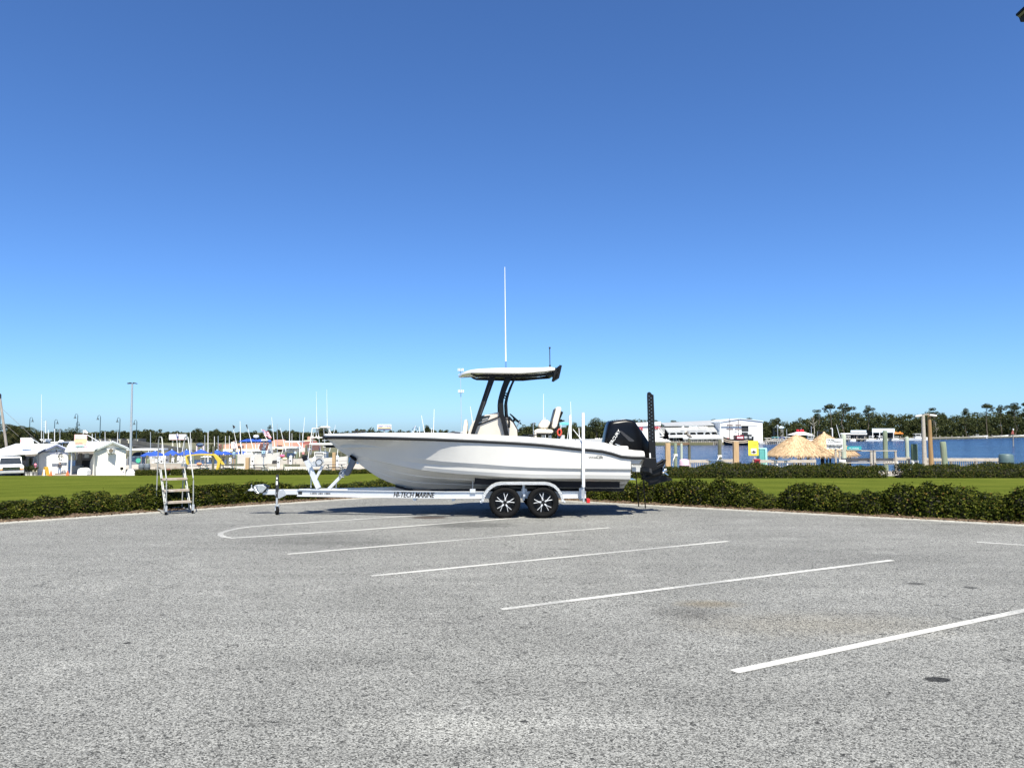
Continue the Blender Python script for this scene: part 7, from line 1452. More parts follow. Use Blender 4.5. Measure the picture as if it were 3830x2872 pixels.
f.build('foliage', PALML, hp_.o, org=hp_.loc, fix=False); m = MB(); slab(m, 224, 1711, 237, 1723, 77.45, .04); hp_.part('white_board', m, WHITE)
# van
def van():
    Yv = 74.0; w = W('parked_van', 'white van parked before the left shed', 'van', tuple(base_of(40, Yv, zl(-48.5, Yv)))); z0 = w.loc[2]; u = mpp(Yv)
    x1 = P(91, 1700, Yv).x; wd = 2.02; L = 5.2; zt = P(0, 1707, Yv).z; H = zt - z0
    # long axis runs away to the left rear; built in its own frame then turned
    F = Matrix.Translation((x1, Yv, z0)) @ Matrix.Rotation(math.radians(37), 4, 'Z') @ Matrix.Translation((-wd, 0, 0))
    def pt(x, y, z): return F @ Vector((x, y, z))
    prof = [(-.02, .32), (-.10, .55), (-.06, .92), (.12, 1.06), (.95, 1.22), (1.55, 1.92), (1.75, 2.02), (L - .1, 2.06), (L, 1.95), (L + .02, .4), (L - .1, .3)]
    k = H / 2.06; prof = [(y, z*k) for y, z in prof]
    m = MB(); rings = []
    for x, s in ((0, .965), (.06, 1), (wd - .06, 1), (wd, .965)): rings.append([pt(x if z < 1.15*k else lerp(x, wd/2, .09), y, lerp(.9*k, z, s)) for y, z in prof])
    m.loft(rings); b = w.part('body', m, mat('white van paint', (.80, .80, .78), .25, var=.02, coat=.5), smooth=40)
    m = MB(); v = [pt(.12, .93, 1.27*k), pt(wd - .12, .93, 1.27*k), pt(wd - .22, 1.46, 1.86*k), pt(.22, 1.46, 1.86*k)]; n_ = (v[1]-v[0]).cross(v[3]-v[0]).normalized(); n_ = n_ if n_.y < 0 else -n_; m.add([p + n_*.05 for p in v], [(0, 1, 2, 3)]); w.part('windscreen', m, PANE)
    m = MB(); m.add([pt(wd - .02, 1.15, 1.25*k), pt(wd - .02, 2.1, 1.28*k), pt(wd - .10, 2.1, 1.82*k), pt(wd - .11, 1.6, 1.82*k)], [(0, 1, 2, 3)]); m.v = [tuple(Vector(p) + F.to_3x3() @ Vector((.04, 0, 0))) for p in m.v]; w.part('side_window', m, PANE)
    m = MB(); v = [pt(.28, -.12, .98*k), pt(wd - .28, -.12, .98*k), pt(wd - .28, -.14, .62*k), pt(.28, -.14, .62*k)]; m.add(v, [(0, 1, 2, 3)]); g = w.part('grille', m, BLACK); m = MB(); m.bar(pt(.28, -.16, .80*k), pt(wd - .28, -.16, .80*k), .03, .06); w.part('grille_bar', m, STEEL, g)
    m = MB(); m.bar(pt(-.02, -.16, .44*k), pt(wd + .02, -.16, .44*k), .14, .22); w.part('bumper', m, mat('grey bumper', (.42, .42, .41), .5), bevel=.02)
    for x in (.04, wd - .32): m = MB(); m.add([pt(x, -.13, .98*k), pt(x + .28, -.13, .98*k), pt(x + .28, -.15, .66*k), pt(x, -.15, .66*k)], [(0, 1, 2, 3)]); h = w.part('headlight', m, mat('headlight', (.75, .66, .55), .15)); m = MB(); m.add([pt(x, -.16, .76*k), pt(x + .28, -.16, .76*k), pt(x + .28, -.165, .66*k), pt(x, -.165, .66*k)], [(0, 1, 2, 3)]); w.part('indicator', m, mat('amber lens', (.70, .25, .03), .3), h)
    for x in (.05, wd - .05):
        for y in (.85, L - 1.1): m = MB(); a, b2 = pt(x - .11, y, .34), pt(x + .11, y, .34); m.cyl(a, b2, .34, n=18); wh = w.part('wheel', m, RUBBER, smooth=40); m = MB(); m.cyl(pt(x - .12, y, .34), pt(x + .12, y, .34), .17, n=12); w.part('hub', m, GALV, wh)
    m = MB(); m.box(tuple(pt(wd/2, 1.3, .30)), (wd*.9, 2.2, .2)); w.part('underbody', m, SHADE)
    for x in (-.12, wd + .12): m = MB(); q = pt(x, 1.3, 1.35*k); m.box(tuple(q), (.16, .08, .26)); w.part('mirror', m, DARK, bevel=.02)
van()
# light pole with two heads, leaning guyed pole
lp2 = W('light_pole', 'tall grey light pole on a white concrete base right of the sheds', 'light pole', tuple(base_of(488, 75.5, zl(-38, 75.5)))); b, t = P(487, 1753, 75.5), P(494.5, 1436, 75.5); m = MB(); m.cyl(b - Vector((0, 0, .3)), t, .125, .085, n=12); lp2.part('pole', m, GALV, smooth=40)
m = MB(); c = P(488, 1776, 75.5); hw = 14*mpp(75.5); zb2, zt3 = c.z, P(0, 1753, 75.5).z; m.lathe((c.x, 75.5, 0), [(hw*1.35, zb2 - .1), (hw*1.1, lerp(zb2, zt3, .5)), (hw*.7, lerp(zb2, zt3, .85)), (hw*.45, zt3)], 4); lp2.part('base', m, mat('pale concrete', (.66, .68, .68), .8)); 
for s in (-1, 1): m = MB(); p0, p1 = P(494.5, 1434, 75.5), P(494.5 + s*16, 1435, 75.5); m.bar(p0, p0.lerp(p1, .4), .06, .06); m.prism([(p0.lerp(p1, .35).x, p0.z - .02), (p1.x, p0.z - .05), (p1.x, p0.z + .02), (p0.lerp(p1, .35).x, p0.z + .09)], 75.3, 75.7); lp2.part('lamp_head', m, DARK)
gp_ = W('leaning_pole', 'leaning wooden pole with guy wires at the left picture edge', 'pole', tuple(base_of(30, 92, -2.3))); m = MB(); b, t = P(27, 1690, 92), P(-2, 1475, 92); d = (b - t).normalized(); b2 = b + d*3.2; m.cyl(b2, t, .17, .13, n=10); gp_.part('pole', m, TIMB, smooth=40); m = MB(); m.lathe(tuple(t), [(.1, -.9), (.22, -.5), (.2, 0), (.05, .15)], 8); gp_.part('dark_cap', m, DARK)
for a, b in (((12, 1532), (150, 1660)), ((18, 1585), (70, 1632))): m = MB(); m.cyl(P(*a, 92), P(*b, 92), .018, n=4); gp_.part('guy_wire', m, DARK)
# bridge ramp with bell lamps
CONC = mat('weathered bridge concrete', (.085, .085, .08), .9, var=.25, scale=.4, world_space=True)
br_ = W('bridge_ramp', 'grey concrete bridge ramp sloping down behind the blue umbrellas', 'bridge', tuple(base_of(500, 150, -2.3)))
top = [(-60, 1643, 168), (230, 1643, 166), (330, 1643, 164), (480, 1646, 158), (520, 1649, 156), (640, 1668, 150), (720, 1681, 146), (760, 1688, 144)]
m = MB(); r_ = []
for px, py, Yb in top: a = P(px, py, Yb); r_.append([(a.x, a.y, a.z), (a.x, a.y, a.z - .75), (a.x, a.y + .3, a.z - .75), (a.x, a.y + .3, a.z)])
m.loft(r_); br_.part('parapet', m, CONC)
m = MB(); r_ = []
for px, py, Yb in top: a = P(px, py, Yb); r_.append([(a.x, a.y + .05, a.z - .752), (a.x, a.y + .05, a.z - 1.25), (a.x, a.y + 9, a.z - 1.25), (a.x, a.y + 9, a.z - .752)])
m.loft(r_); br_.part('deck', m, mat('bridge deck', (.10, .10, .10), .9))
m = MB(); r_ = []
for px, py, Yb in top[4:]: a = P(px, py, Yb); r_.append([(a.x, a.y + .4, a.z - 1.2), (a.x, a.y + .4, -2.7)])
m.loft(r_, False); br_.part('abutment_wall', m, mat('pale abutment', (.13, .135, .14), .9, var=.2, scale=.5))
for px in (300, 350, 400, 450, 505): a = P(px, 1660, 160); m = MB(); m.box((a.x, 162, -1.2), (.8, 4, 3.6)); br_.part('pier', m, CONC)
for px in (375, 412, 448, 480, 513): a = P(px, 1645, 157); m = MB(); m.box((a.x - .12, 157.2, a.z + .05), (.45, .25, .14)); m.box((a.x, 157.2, a.z - .3), (.14, .25, .75)); br_.part('rail_post', m, mat('cream rail post', (.72, .68, .52), .7))
LAMPM = mat('dark teal lamp paint', (.03, .06, .075), .5)
for k, (px, top_, side, Yl, lab) in enumerate(((112, 1561, 1, 166, 'bell street lamp facing right, left of the pale tower'), (205, 1569, 1, 172, 'bell street lamp facing right behind the left shed masts'), (291, 1548, -1, 164, 'tallest looking bell lamp over the sunset coloured sign'), (286, 1577, 1, 185, 'small bell lamp half hidden behind the tallest looking one'), (376, 1553, -1, 162, 'bell lamp over the right shed, left of two more'), (449, 1562, -1, 160, 'bell lamp just left of the tall grey light pole'), (512, 1571, -1, 157, 'bell lamp just right of the tall grey light pole'), (2, 1551, -1, 168, 'street lamp stem at the left picture edge'))):
    t = P(px, top_ + 6, Yl); zd = P(px, 1648, Yl).z - .3; w = W('bell_street_lamp', lab, 'street lamp', (t.x, Yl, zd), 'bell lamps on the bridge'); m = MB(); m.cyl((t.x, Yl, zd - .8), (t.x, Yl, t.z), .10, .07, n=8); w.part('stem', m, LAMPM)
    m = MB(); R2 = 5*mpp(Yl); m.path([(t.x + side*(R2 - R2*math.cos(a)), Yl, t.z + R2*1.2*math.sin(a)) for a in np.linspace(0, math.pi, 9)], .045, 6); w.part('arm', m, LAMPM, smooth=True); m = MB(); m.lathe((t.x + side*2*R2, Yl, t.z - .62), [(.26, 0), (.24, .06), (.13, .28), (.08, .5), (.03, .66)], 12); w.part('bell_shade', m, LAMPM, smooth=True)
# masts over the sheds
for k, (px, t_, b_, Yp, r_) in enumerate(((163, 1611, 1642, 95, .05), (181, 1608, 1660, 95, .05), (204, 1603, 1658, 95, .05), (224, 1603, 1658, 96, .05), (155, 1475, 1612, 140, .05), (345, 1622, 1650, 100, .06), (357, 1620, 1655, 100, .04), (393, 1615, 1655, 104, .05), (440, 1616, 1645, 104, .05), (563, 1615, 1652, 104, .06), (712, 1615, 1682, 104, .05), (717, 1640, 1680, 104, .04), (766, 1627, 1685, 98, .05), (778, 1616, 1688, 98, .06), (802, 1632, 1660, 100, .05), (816, 1630, 1665, 104, .06), (843, 1630, 1662, 110, .05), (858, 1630, 1662, 110, .05), (1037, 1585, 1652, 110, .05), (1083, 1565, 1650, 112, .06), (1092, 1620, 1648, 112, .04), (1121, 1622, 1650, 112, .05), (1132, 1618, 1648, 112, .04))):
    m = MB(); a, b = P(px, b_ + 40, Yp), P(px, t_, Yp); m.cyl(a, b, r_, r_*.6, n=6); single('boat_mast', m, PVC if k % 3 else GALV, 'thin pale mast, %s from the left among the marina masts' % ORD[k], 'mast', 'masts over the marina')
m = MB(); slab(m, 160, 1643, 170, 1652, 94, 1); slab(m, 149, 1642, 172, 1646, 94, 1.2); single('boat_flybridge', m, WHITE, 'white flybridge top showing over the left shed ridge', 'boat'); m = MB(); slab(m, 182, 1652, 236, 1656.5, 95, 2.5)
for px in (186, 206, 224, 233): m.cyl(P(px, 1656, 95), P(px, 1690, 95), .04, n=5)
m.ell(tuple(P(229, 1652, 95)), (.35, .35, .22), 8, 5); single('boat_hardtop', m, WHITE, 'white boat hardtop showing behind the left shed gable', 'boat')
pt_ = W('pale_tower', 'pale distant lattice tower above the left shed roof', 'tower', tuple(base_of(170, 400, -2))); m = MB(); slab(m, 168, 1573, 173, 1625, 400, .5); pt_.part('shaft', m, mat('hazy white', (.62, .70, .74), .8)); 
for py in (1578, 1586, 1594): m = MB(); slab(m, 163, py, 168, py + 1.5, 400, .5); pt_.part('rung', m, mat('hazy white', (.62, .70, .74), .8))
m = MB(); q = P(318, 1610, 98)
g_ = [P(x_, y_, 98 + .2*math.sin(x_)) for x_, y_ in ((311, 1609), (320, 1608), (326, 1612), (330, 1619), (326, 1620), (318, 1618), (311, 1619))]; m.add(g_, [tuple(range(7))]); m.cyl(P(311, 1608, 98), P(311, 1650, 98), .03, n=5); single('white_flag', m, WHITE, 'white flag flying over the sunset coloured sign', 'flag')

# billboards in the distance
bb = W('billboard', 'white billboard with pink letters behind the ladder', 'billboard', tuple(base_of(664, 170, -2.3))); rbox(bb, 'panel', 632, 1624, 696, 1644.5, 170, .6, WHITE)
for px in (646, 672): m = MB(); m.cyl(P(px, 1644, 170.4), P(px, 1700, 170.4), .18, n=8); bb.part('post', m, mat('cream rail post', (.72, .68, .52), .7))
x0, x1, z0, z1 = rect(636, 1627, 691, 1633, 169.9); text('INJURED?', mat('pink print', (.80, .34, .40), .6), bb.o, Matrix.Translation(Vector(((x0+x1)/2, 169.9, (z0+z1)/2)) - Vector(bb.loc)) @ FACE, x1-x0, z1-z0, ext=.01); rbox(bb, 'pink_strip', 638, 1641.5, 694, 1644.3, 169.85, .05, PK)
m = MB(); q0 = [(P(x_, y_, 169.7).x, P(x_, y_, 169.7).z) for x_, y_ in ((659, 1622), (667, 1622), (668, 1632), (665, 1640), (663, 1634), (661, 1640), (658.5, 1632))]; m.prism(q0, 169.6, 169.7); bb.part('figure_cutout', m, NV); m = MB(); slab(m, 661.5, 1620, 664.5, 1631, 169.55, .03); bb.part('cutout_shirt', m, WHITE)
b2_ = W('billboard', 'blue yellow and white billboard above the bow', 'billboard', tuple(base_of(1437, 420, -2.3))); rbox(b2_, 'panel', 1411, 1587, 1464, 1608, 420, .8, WHITE); rbox(b2_, 'yellow_band', 1413, 1598, 1462, 1603, 419.8, .2, YE); rbox(b2_, 'blue_strip', 1414, 1603.5, 1462, 1607.3, 419.75, .2, NV); rbox(b2_, 'lilac_ground', 1413, 1588, 1463, 1597, 419.85, .2, mat('lilac print', (.62, .62, .78), .6))
for px0, py0, px1, py1 in ((1418, 1589, 1434, 1593), (1438, 1589, 1460, 1591.5), (1414, 1595.5, 1428, 1598), (1448, 1595.5, 1462, 1598)): x0, x1, z0, z1 = rect(px0, py0, px1, py1, 419.6); text('MARINE' if px0 == 1438 else 'GULF', NV, b2_.o, Matrix.Translation(Vector(((x0+x1)/2, 419.6, (z0+z1)/2)) - Vector(b2_.loc)) @ FACE, x1-x0, z1-z0, ext=.02)
m = MB(); a = P(1437, 1608, 420.5); m.cyl(a, (a.x, 420.5, -3), .5, n=8); b2_.part('post', m, GALV)
# cell tower
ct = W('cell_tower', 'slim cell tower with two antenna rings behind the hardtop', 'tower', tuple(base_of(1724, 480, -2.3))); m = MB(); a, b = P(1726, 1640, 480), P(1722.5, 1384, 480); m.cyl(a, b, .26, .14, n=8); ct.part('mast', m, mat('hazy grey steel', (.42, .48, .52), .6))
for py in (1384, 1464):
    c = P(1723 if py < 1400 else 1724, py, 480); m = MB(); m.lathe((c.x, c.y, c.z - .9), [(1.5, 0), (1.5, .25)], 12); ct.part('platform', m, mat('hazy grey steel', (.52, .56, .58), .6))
    for k in range(9): a_ = k*.698; m = MB(); m.box((c.x + 1.7*math.cos(a_), c.y + 1.7*math.sin(a_), c.z + .2), (.26, .2, 1.7)); ct.part('antenna_panel', m, WHITE)
# gazebo with a blue roof in the distance
gz = W('gazebo', 'small gazebo with a blue grey roof above the bow', 'gazebo', tuple(base_of(1553, 300, -2.3))); q = P(1553, 1603, 300); m = MB(); hw = 15*mpp(300); m.lathe((q.x, 300, q.z), [(hw, 0), (hw*.5, hw*.35), (.05, hw*.75)], 4); m.xf(Matrix.Translation((q.x, 300, 0)) @ Matrix.Rotation(math.pi/4, 4, 'Z') @ Matrix.Translation((-q.x, -300, 0))); gz.part('roof', m, mat('blue grey roof', (.06, .11, .17), .6))
for s in (-1, 1): m = MB(); m.cyl((q.x + s*hw*.62, 299.4, -2.3), (q.x + s*hw*.62, 299.4, q.z + .05), .12, n=6); gz.part('post', m, WHITE)
# blue parasols
PARA = mat('royal blue canvas', (.012, .06, .34), .75, var=.2, scale=2)
for k, (px, ap, hw_, ev, Yp) in enumerate(((556, 1690, 28, 1703, 93), (581, 1686, 34, 1702, 91), (643, 1682, 31, 1700, 91), (698, 1682, 31, 1699, 92), (752, 1680, 31, 1696, 92), (812, 1683, 27, 1696, 94), (842, 1686, 27, 1697, 93), (906, 1685, 24, 1694, 97))):
    a = P(px, ap, Yp); R2 = hw_*mpp(Yp); zb2 = P(px, ev, Yp).z; zf = -2.0; w = W('blue_parasol', '%s royal blue parasol from the left on the marina dock' % ORD[k], 'parasol', (a.x, Yp, zf), 'blue parasols on the dock'); m = MB(); n_ = 8; rings = []
    for t, z_ in ((.03, a.z), (.45, lerp(a.z, zb2, .38)), (1, zb2)): rings.append([(a.x + R2*t*math.cos(j*math.pi/n_ + .2)*(1 if j % 2 == 0 else .97), Yp + R2*t*math.sin(j*math.pi/n_ + .2)*(1 if j % 2 == 0 else .97), z_ - (.03 if j % 2 else 0)*t) for j in range(2*n_)])
    rings.append([(p[0], p[1], zb2 - .10) for p in rings[-1]]); m.loft(rings, True, False); w.part('canopy', m, PARA); m = MB(); m.cyl((a.x, Yp, zf - .3), (a.x, Yp, a.z + .12), .03, n=6); w.part('pole', m, PVC); m = MB(); m.lathe((a.x, Yp, a.z), [(.09, -.02), (.02, .10)], 6); w.part('finial', m, mat('pale blue finial', (.40, .55, .72), .6))
# dock of the marina
md_ = W('marina_dock', 'grey timber dock of the marina behind the low hedge', 'dock', (-30, 86, -2.2)); m = MB(); m.box((-24, 92, -2.12), (46, 12, .14)); md_.part('deck', m, GREYW); m = MB(); slab(m, 560, 1733, 700, 1747, 84.5, .15); md_.part('front_beam', m, GREYW)
for k in range(18): m = MB(); x = -46 + k*2.6; m.cyl((x, 86, WATER_Z - .5), (x, 86, -2.1), .14, n=6); md_.part('pile', m, PDARK)
for k, (px0, px1, t_, Yp, mt, lab) in enumerate(((794, 803, 1668, 84, PDARK, 'tall dark piling by the right leg of the yellow arch'), (546, 556, 1703, 88, PDARK, 'dark piling under the leftmost parasols'), (550, 560, 1716, 84.5, PGREEN, 'short green piling behind the two grey bins'), (634, 641, 1697, 90, PDARK, 'dark piling under the third blue parasol'), (653, 662, 1698, 88, PDARK, 'dark piling right of the white notice on the dock'), (898, 905, 1677, 92, PDARK, 'dark piling left of the cruiser with the blue canopy'), (1141, 1150, 1664, 95, PDARK, 'dark piling left of the fishing tower'), (1157, 1166, 1665, 94, PDARK, 'dark piling under the fishing tower ladder'), (1028, 1036, 1675, 93, PDARK, 'dark piling right of the cruiser bow'), (880, 888, 1700, 86, PGREEN, 'green piling right of the first navy fish sign'), (920, 933, 1711, 83.5, FRESH, 'fresh orange brown post before the white cruiser'), (1244, 1256, 1692, 84, FRESH, 'light brown post before the white boat under the bow'), (1060, 1067, 1735, 84, PGREEN, 'short green post at the cream fence'))):
    pile(px0, px1, t_, Yp, mt, lab, square=mt is FRESH, group='pilings of the marina')
bin_(517, 539, 1734, 1748, 1776, 75.6, mat('grey plastic lid', (.12, .14, .16), .5), mat('grey bin drum', (.14, .15, .15), .7), 'grey lidded bin, left one of the pair by the light pole'); bin_(539, 561, 1734, 1748, 1776, 75.8, mat('grey plastic lid', (.12, .14, .16), .5), mat('grey bin drum', (.14, .15, .15), .7), 'grey lidded bin, right one of the pair by the light pole'); bin_(677, 699, 1734, 1750, 1775, 78.5, mat('grey plastic lid', (.12, .14, .16), .5), BINB, 'single grey lidded bin seen through the ladder')
# yellow arch
ya = W('yellow_arch', 'bright yellow arch frame on the dock before the parasols', 'arch', tuple(base_of(760, 84, -2.2))); YA = mat('yellow arch paint', (.60, .44, .05), .5, var=.06)
for pts in (((701, 1738), (695, 1710), (697, 1703), (704, 1700), (750, 1696.5), (801, 1697), (808, 1701), (828, 1720), (826, 1732), (821, 1757), (810, 1757), (816, 1726), (800, 1703), (750, 1700.5), (706, 1704.5), (701.5, 1709), (706.5, 1737)), ((824, 1725), (829, 1723), (841, 1741), (834, 1742))):
    m = MB(); v = [P(x_, y_, 84) for x_, y_ in pts]; m.prism([(a.x, a.z) for a in v], 83.8 if len(pts) > 5 else 83.85, 84.2); ya.part('arch_beam', m, YA)
for px in (754, 762, 772, 786): m = MB(); q = P(px, 1712 + (px % 5), 84.5); m.cyl((q.x, q.y, -2.2), (q.x, q.y, q.z), .03, n=6); m.ell((q.x, q.y, q.z + .1), (.16, .12, .14), 8, 6); single('mooring_light', m, WHITE, {754: 'first', 762: 'second', 772: 'third', 786: 'fourth'}[px] + ' white headed dock post from the left under the yellow arch', 'dock post', 'white headed dock posts')
# navy fish signs, small white sign
for k, (px0, px1, t_, b_, pb) in enumerate(((869, 881.5, 1677, 1712, 1737), (978, 993, 1672, 1708, 1738))):
    w = W('navy_sign', ('navy fish chart sign on two posts right of the yellow arch', 'navy fish chart sign before the white cruiser')[k], 'sign', tuple(base_of((px0+px1)/2, 83, -2.2)), 'navy fish chart signs'); rbox(w, 'panel', px0, t_, px1, b_, 83, .05, mat('navy sign', (.02, .035, .09), .5)); rbox(w, 'picture', px0 + 1, lerp(t_, b_, .36), px1 - 1, lerp(t_, b_, .68), 82.97, .02, mat('pale blue print', (.42, .62, .76), .6)); m = MB(); q = P((px0+px1)/2, lerp(t_, b_, .52), 82.94); m.ell((q.x, q.y, q.z), (.09, .01, .035), 10, 5); m.add([(q.x + .08, q.y, q.z), (q.x + .14, q.y, q.z + .05), (q.x + .14, q.y, q.z - .05)], [(0, 1, 2)]); w.part('fish_emblem', m, NV)
    for j, f in enumerate((.08, .2, .8, .92)): x0, x1, z0, z1 = rect(px0 + 2, lerp(t_, b_, f - .03), px1 - 2, lerp(t_, b_, f + .03), 82.97); text(('FISH', 'CHART', 'RELEASE', 'LIMITS')[j], WHITE, w.o, Matrix.Translation(Vector(((x0+x1)/2, 82.97, (z0+z1)/2)) - Vector(w.loc)) @ FACE, x1-x0, z1-z0, ext=.003)
    for px in ((871, 879) if k == 0 else (986,)): m = MB(); a = P(px, b_, 83.1); m.box((a.x, 83.1, (a.z - 2.3)/2), (.10, .08, a.z + 2.3)); w.part('post', m, FRESH if k == 0 else GALV)
ws_ = W('white_sign', 'white sign with red print above the first navy sign', 'sign', tuple(base_of(874, 90, -2.2))); rbox(ws_, 'panel', 864, 1653, 885, 1676, 90, .08, WHITE)
for s, y0, y1 in (('DEEP SEA', 1658, 1662), ('FISH', 1666, 1671)): x0, x1, z0, z1 = rect(868, y0, 882, y1, 89.95); text(s, mat('dull red print', (.50, .14, .18), .6), ws_.o, Matrix.Translation(Vector(((x0+x1)/2, 89.95, (z0+z1)/2)) - Vector(ws_.loc)) @ FACE, x1-x0, z1-z0, ext=.003)
m = MB(); a = P(874, 1676, 90.1); m.cyl(a, (a.x, 90.1, -2.5), .05, n=6); ws_.part('post', m, GALV)
# pink waterfront building
pb_ = W('pink_building', 'long pink waterfront building behind the cruisers', 'building', tuple(base_of(960, 150, -2.2))); PINKW = mat('salmon pink render', (.56, .25, .18), .7, var=.10, scale=.3)
for px0, px1, t_ in ((836, 900, 1662), (900, 970, 1659), (1010, 1128, 1652), (1128, 1145, 1662)): m = MB(); slab(m, px0, t_, px1, 1700, 150, 12); pb_.part('wall', m, PINKW)
for px0, px1, t_ in ((834, 972, 1680), (1008, 1080, 1671)): m = MB(); p = [P(px0, t_ + 5, 147), P(px1, t_ + 5, 147), P(px1, t_, 150), P(px0, t_, 150)]; m.add(p + [v - Vector((0, 0, .2)) for v in p], [(0, 1, 2, 3), (7, 6, 5, 4), (0, 4, 5, 1), (1, 5, 6, 2), (2, 6, 7, 3), (3, 7, 4, 0)]); pb_.part('awning', m, mat('cream awning', (.78, .70, .50), .7))
for px0, px1, y0, y1 in ((861, 867, 1667, 1676), (889, 911, 1667, 1675), (1034, 1055, 1665, 1669)): m = MB(); slab(m, px0, y0, px1, y1, 149.9, .15); pb_.part('window', m, SHADE)
m = MB(); p = [P(x_, y_, 149.5) for x_, y_ in ((1010, 1652), (1024, 1645), (1040, 1652))]; m.prism([(a.x, a.z) for a in p], 150, 156); pb_.part('gable', m, PINKW); m = MB(); slab(m, 1150, 1633, 1163, 1645, 170, 3); pb_.part('roof_turret', m, PINKW); m = MB(); slab(m, 1130, 1647, 1160, 1664, 165, 5); pb_.part('side_wing', m, mat('cream awning', (.78, .70, .50), .7)); m = MB(); slab(m, 814, 1661, 822, 1680, 140, 1); pb_.part('chimney', m, PINKW); m = MB(); slab(m, 871, 1648, 881, 1654, 149, 1); pb_.part('roof_vent', m, mat('brown step', (.20, .15, .11), .8))
ov = W('oval_sign', 'blue oval sign over a pale gateway behind the parasols', 'sign', tuple(base_of(748, 120, -2.2))); m = MB(); q = P(748, 1663, 120); m.ell((q.x, 120, q.z), (.62, .12, .32), 18, 8); ov.part('oval', m, mat('navy sign', (.02, .035, .09), .5), smooth=True); x0, x1, z0, z1 = rect(738, 1660.5, 758, 1663.5, 119.85); text('LANDING', SK, ov.o, Matrix.Translation(Vector(((x0+x1)/2, 119.86, (z0+z1)/2)) - Vector(ov.loc)) @ FACE, x1-x0, z1-z0, ext=.003); m = MB(); slab(m, 733, 1667, 763, 1671, 120, .3); slab(m, 733, 1671, 738, 1690, 120, .3); slab(m, 758, 1671, 763, 1690, 120, .3); ov.part('gateway', m, mat('pale pink gate', (.74, .58, .56), .7))

# big cruisers in the slips
def cruiser(label, pxs, sheer, Yp, flip=1):
    """hull from stern to bow given photo x of stern and bow"""
    a, b = P(pxs[0], sheer, Yp), P(pxs[1], sheer - 6, Yp); w = W('moored_cruiser', label, 'boat', ((a.x+b.x)/2, Yp, WATER_Z), 'white cruisers in the slips'); L = b.x - a.x; m = MB(); rings = []
    for t, hw, dz in ((0, 1.15, 0), (.35, 1.3, 0), (.65, 1.2, .05), (.85, .75, .12), (.96, .25, .2), (1, .04, .24)):
        x = a.x + L*t; zt = a.z + dz; rings.append([(x, Yp - hw, zt), (x - .02*L, Yp - hw*.85, lerp(zt, WATER_Z, .6)), (x - .05*L*t, Yp - hw*.6, WATER_Z - .2), (x - .05*L*t, Yp + hw*.6, WATER_Z - .2), (x - .02*L, Yp + hw*.85, lerp(zt, WATER_Z, .6)), (x, Yp + hw, zt)])
    m.loft(rings); w.part('hull', m, GEL, smooth=45); return w, a, b
ca, a, b = cruiser('white sport cruiser under a royal blue canopy', (893, 1048), 1698, 90)
m = MB(); m.add([P(x_, y_, yy) for x_, y_, yy in ((893, 1650, 89), (1016, 1650, 89), (1008, 1643, 90.3), (925, 1641, 90.3))] + [P(x_, y_, 91.5) for x_, y_ in ((893, 1650), (1016, 1650))], [(0, 1, 2, 3), (3, 2, 5, 4), (0, 3, 4), (1, 5, 2)]); c_ = ca.part('canopy', m, BLUEC); c_.modifiers.new('t', 'SOLIDIFY').thickness = .06
for x0_, y0_, x1_, y1_ in ((903, 1652, 905, 1700), (921, 1652, 922, 1698), (955, 1650, 958, 1698), (976, 1650, 956, 1700), (1010, 1650, 1000, 1692), (1004, 1672, 1018, 1692), (965, 1650, 967, 1690), (1000, 1650, 985, 1690)): m = MB(); m.cyl(P(x0_, y0_, 89.2), P(x1_, y1_, 89.2), .045, n=6); ca.part('canopy_frame', m, WHITE)
rbox(ca, 'cabin', 940, 1686, 1000, 1700, 89.2, 2.2, GEL, bevel=.05); rbox(ca, 'cabin_glass', 944, 1688, 994, 1693, 89.1, .05, PANE); rbox(ca, 'bridge_coaming', 912, 1692, 945, 1700, 89, 2.2, GEL)
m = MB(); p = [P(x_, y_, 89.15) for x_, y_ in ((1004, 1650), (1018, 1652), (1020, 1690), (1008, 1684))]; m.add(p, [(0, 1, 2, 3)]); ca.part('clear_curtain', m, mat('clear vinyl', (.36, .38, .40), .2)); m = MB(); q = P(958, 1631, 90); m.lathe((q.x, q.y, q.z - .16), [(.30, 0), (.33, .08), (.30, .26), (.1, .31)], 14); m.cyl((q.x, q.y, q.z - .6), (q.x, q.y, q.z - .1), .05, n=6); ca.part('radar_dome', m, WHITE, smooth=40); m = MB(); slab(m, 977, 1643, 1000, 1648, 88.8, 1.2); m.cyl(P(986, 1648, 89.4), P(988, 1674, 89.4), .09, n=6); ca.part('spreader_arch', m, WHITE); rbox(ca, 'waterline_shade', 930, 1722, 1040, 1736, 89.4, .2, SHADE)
for x0_, y0_, x1_, y1_ in ((873, 1605, 894, 1702), (926, 1600, 950, 1690)): m = MB(); m.cyl(P(x1_, y1_, 89), P(x0_, y0_, 89), .045, .02, n=6); ca.part('outrigger', m, PVC)
bf = W('black_flag', 'small black flag on the leaning pole left of the blue canopy', 'flag', tuple(P(873, 1600, 89))); m = MB(); g_ = [P(x_, y_, 89 + .1*math.sin(x_)) for x_, y_ in ((870, 1590), (875, 1591), (880, 1595), (879, 1600), (874, 1602))]; m.add(g_, [tuple(range(5))]); bf.part('cloth', m, SHIPB); m = MB(); m.cyl(P(870, 1589, 89), P(873.5, 1606, 89), .02, n=4); bf.part('staff', m, DARK)
bf2 = W('furled_flag', 'dark furled flag at the tip of the pole above the blue canopy', 'flag', tuple(P(926, 1600, 89))); m = MB(); m.path([P(922, 1588, 89), P(924, 1596, 89), P(927, 1607, 89)], .07, 5, rs=[.09, .07, .02]); bf2.part('cloth', m, DARK)
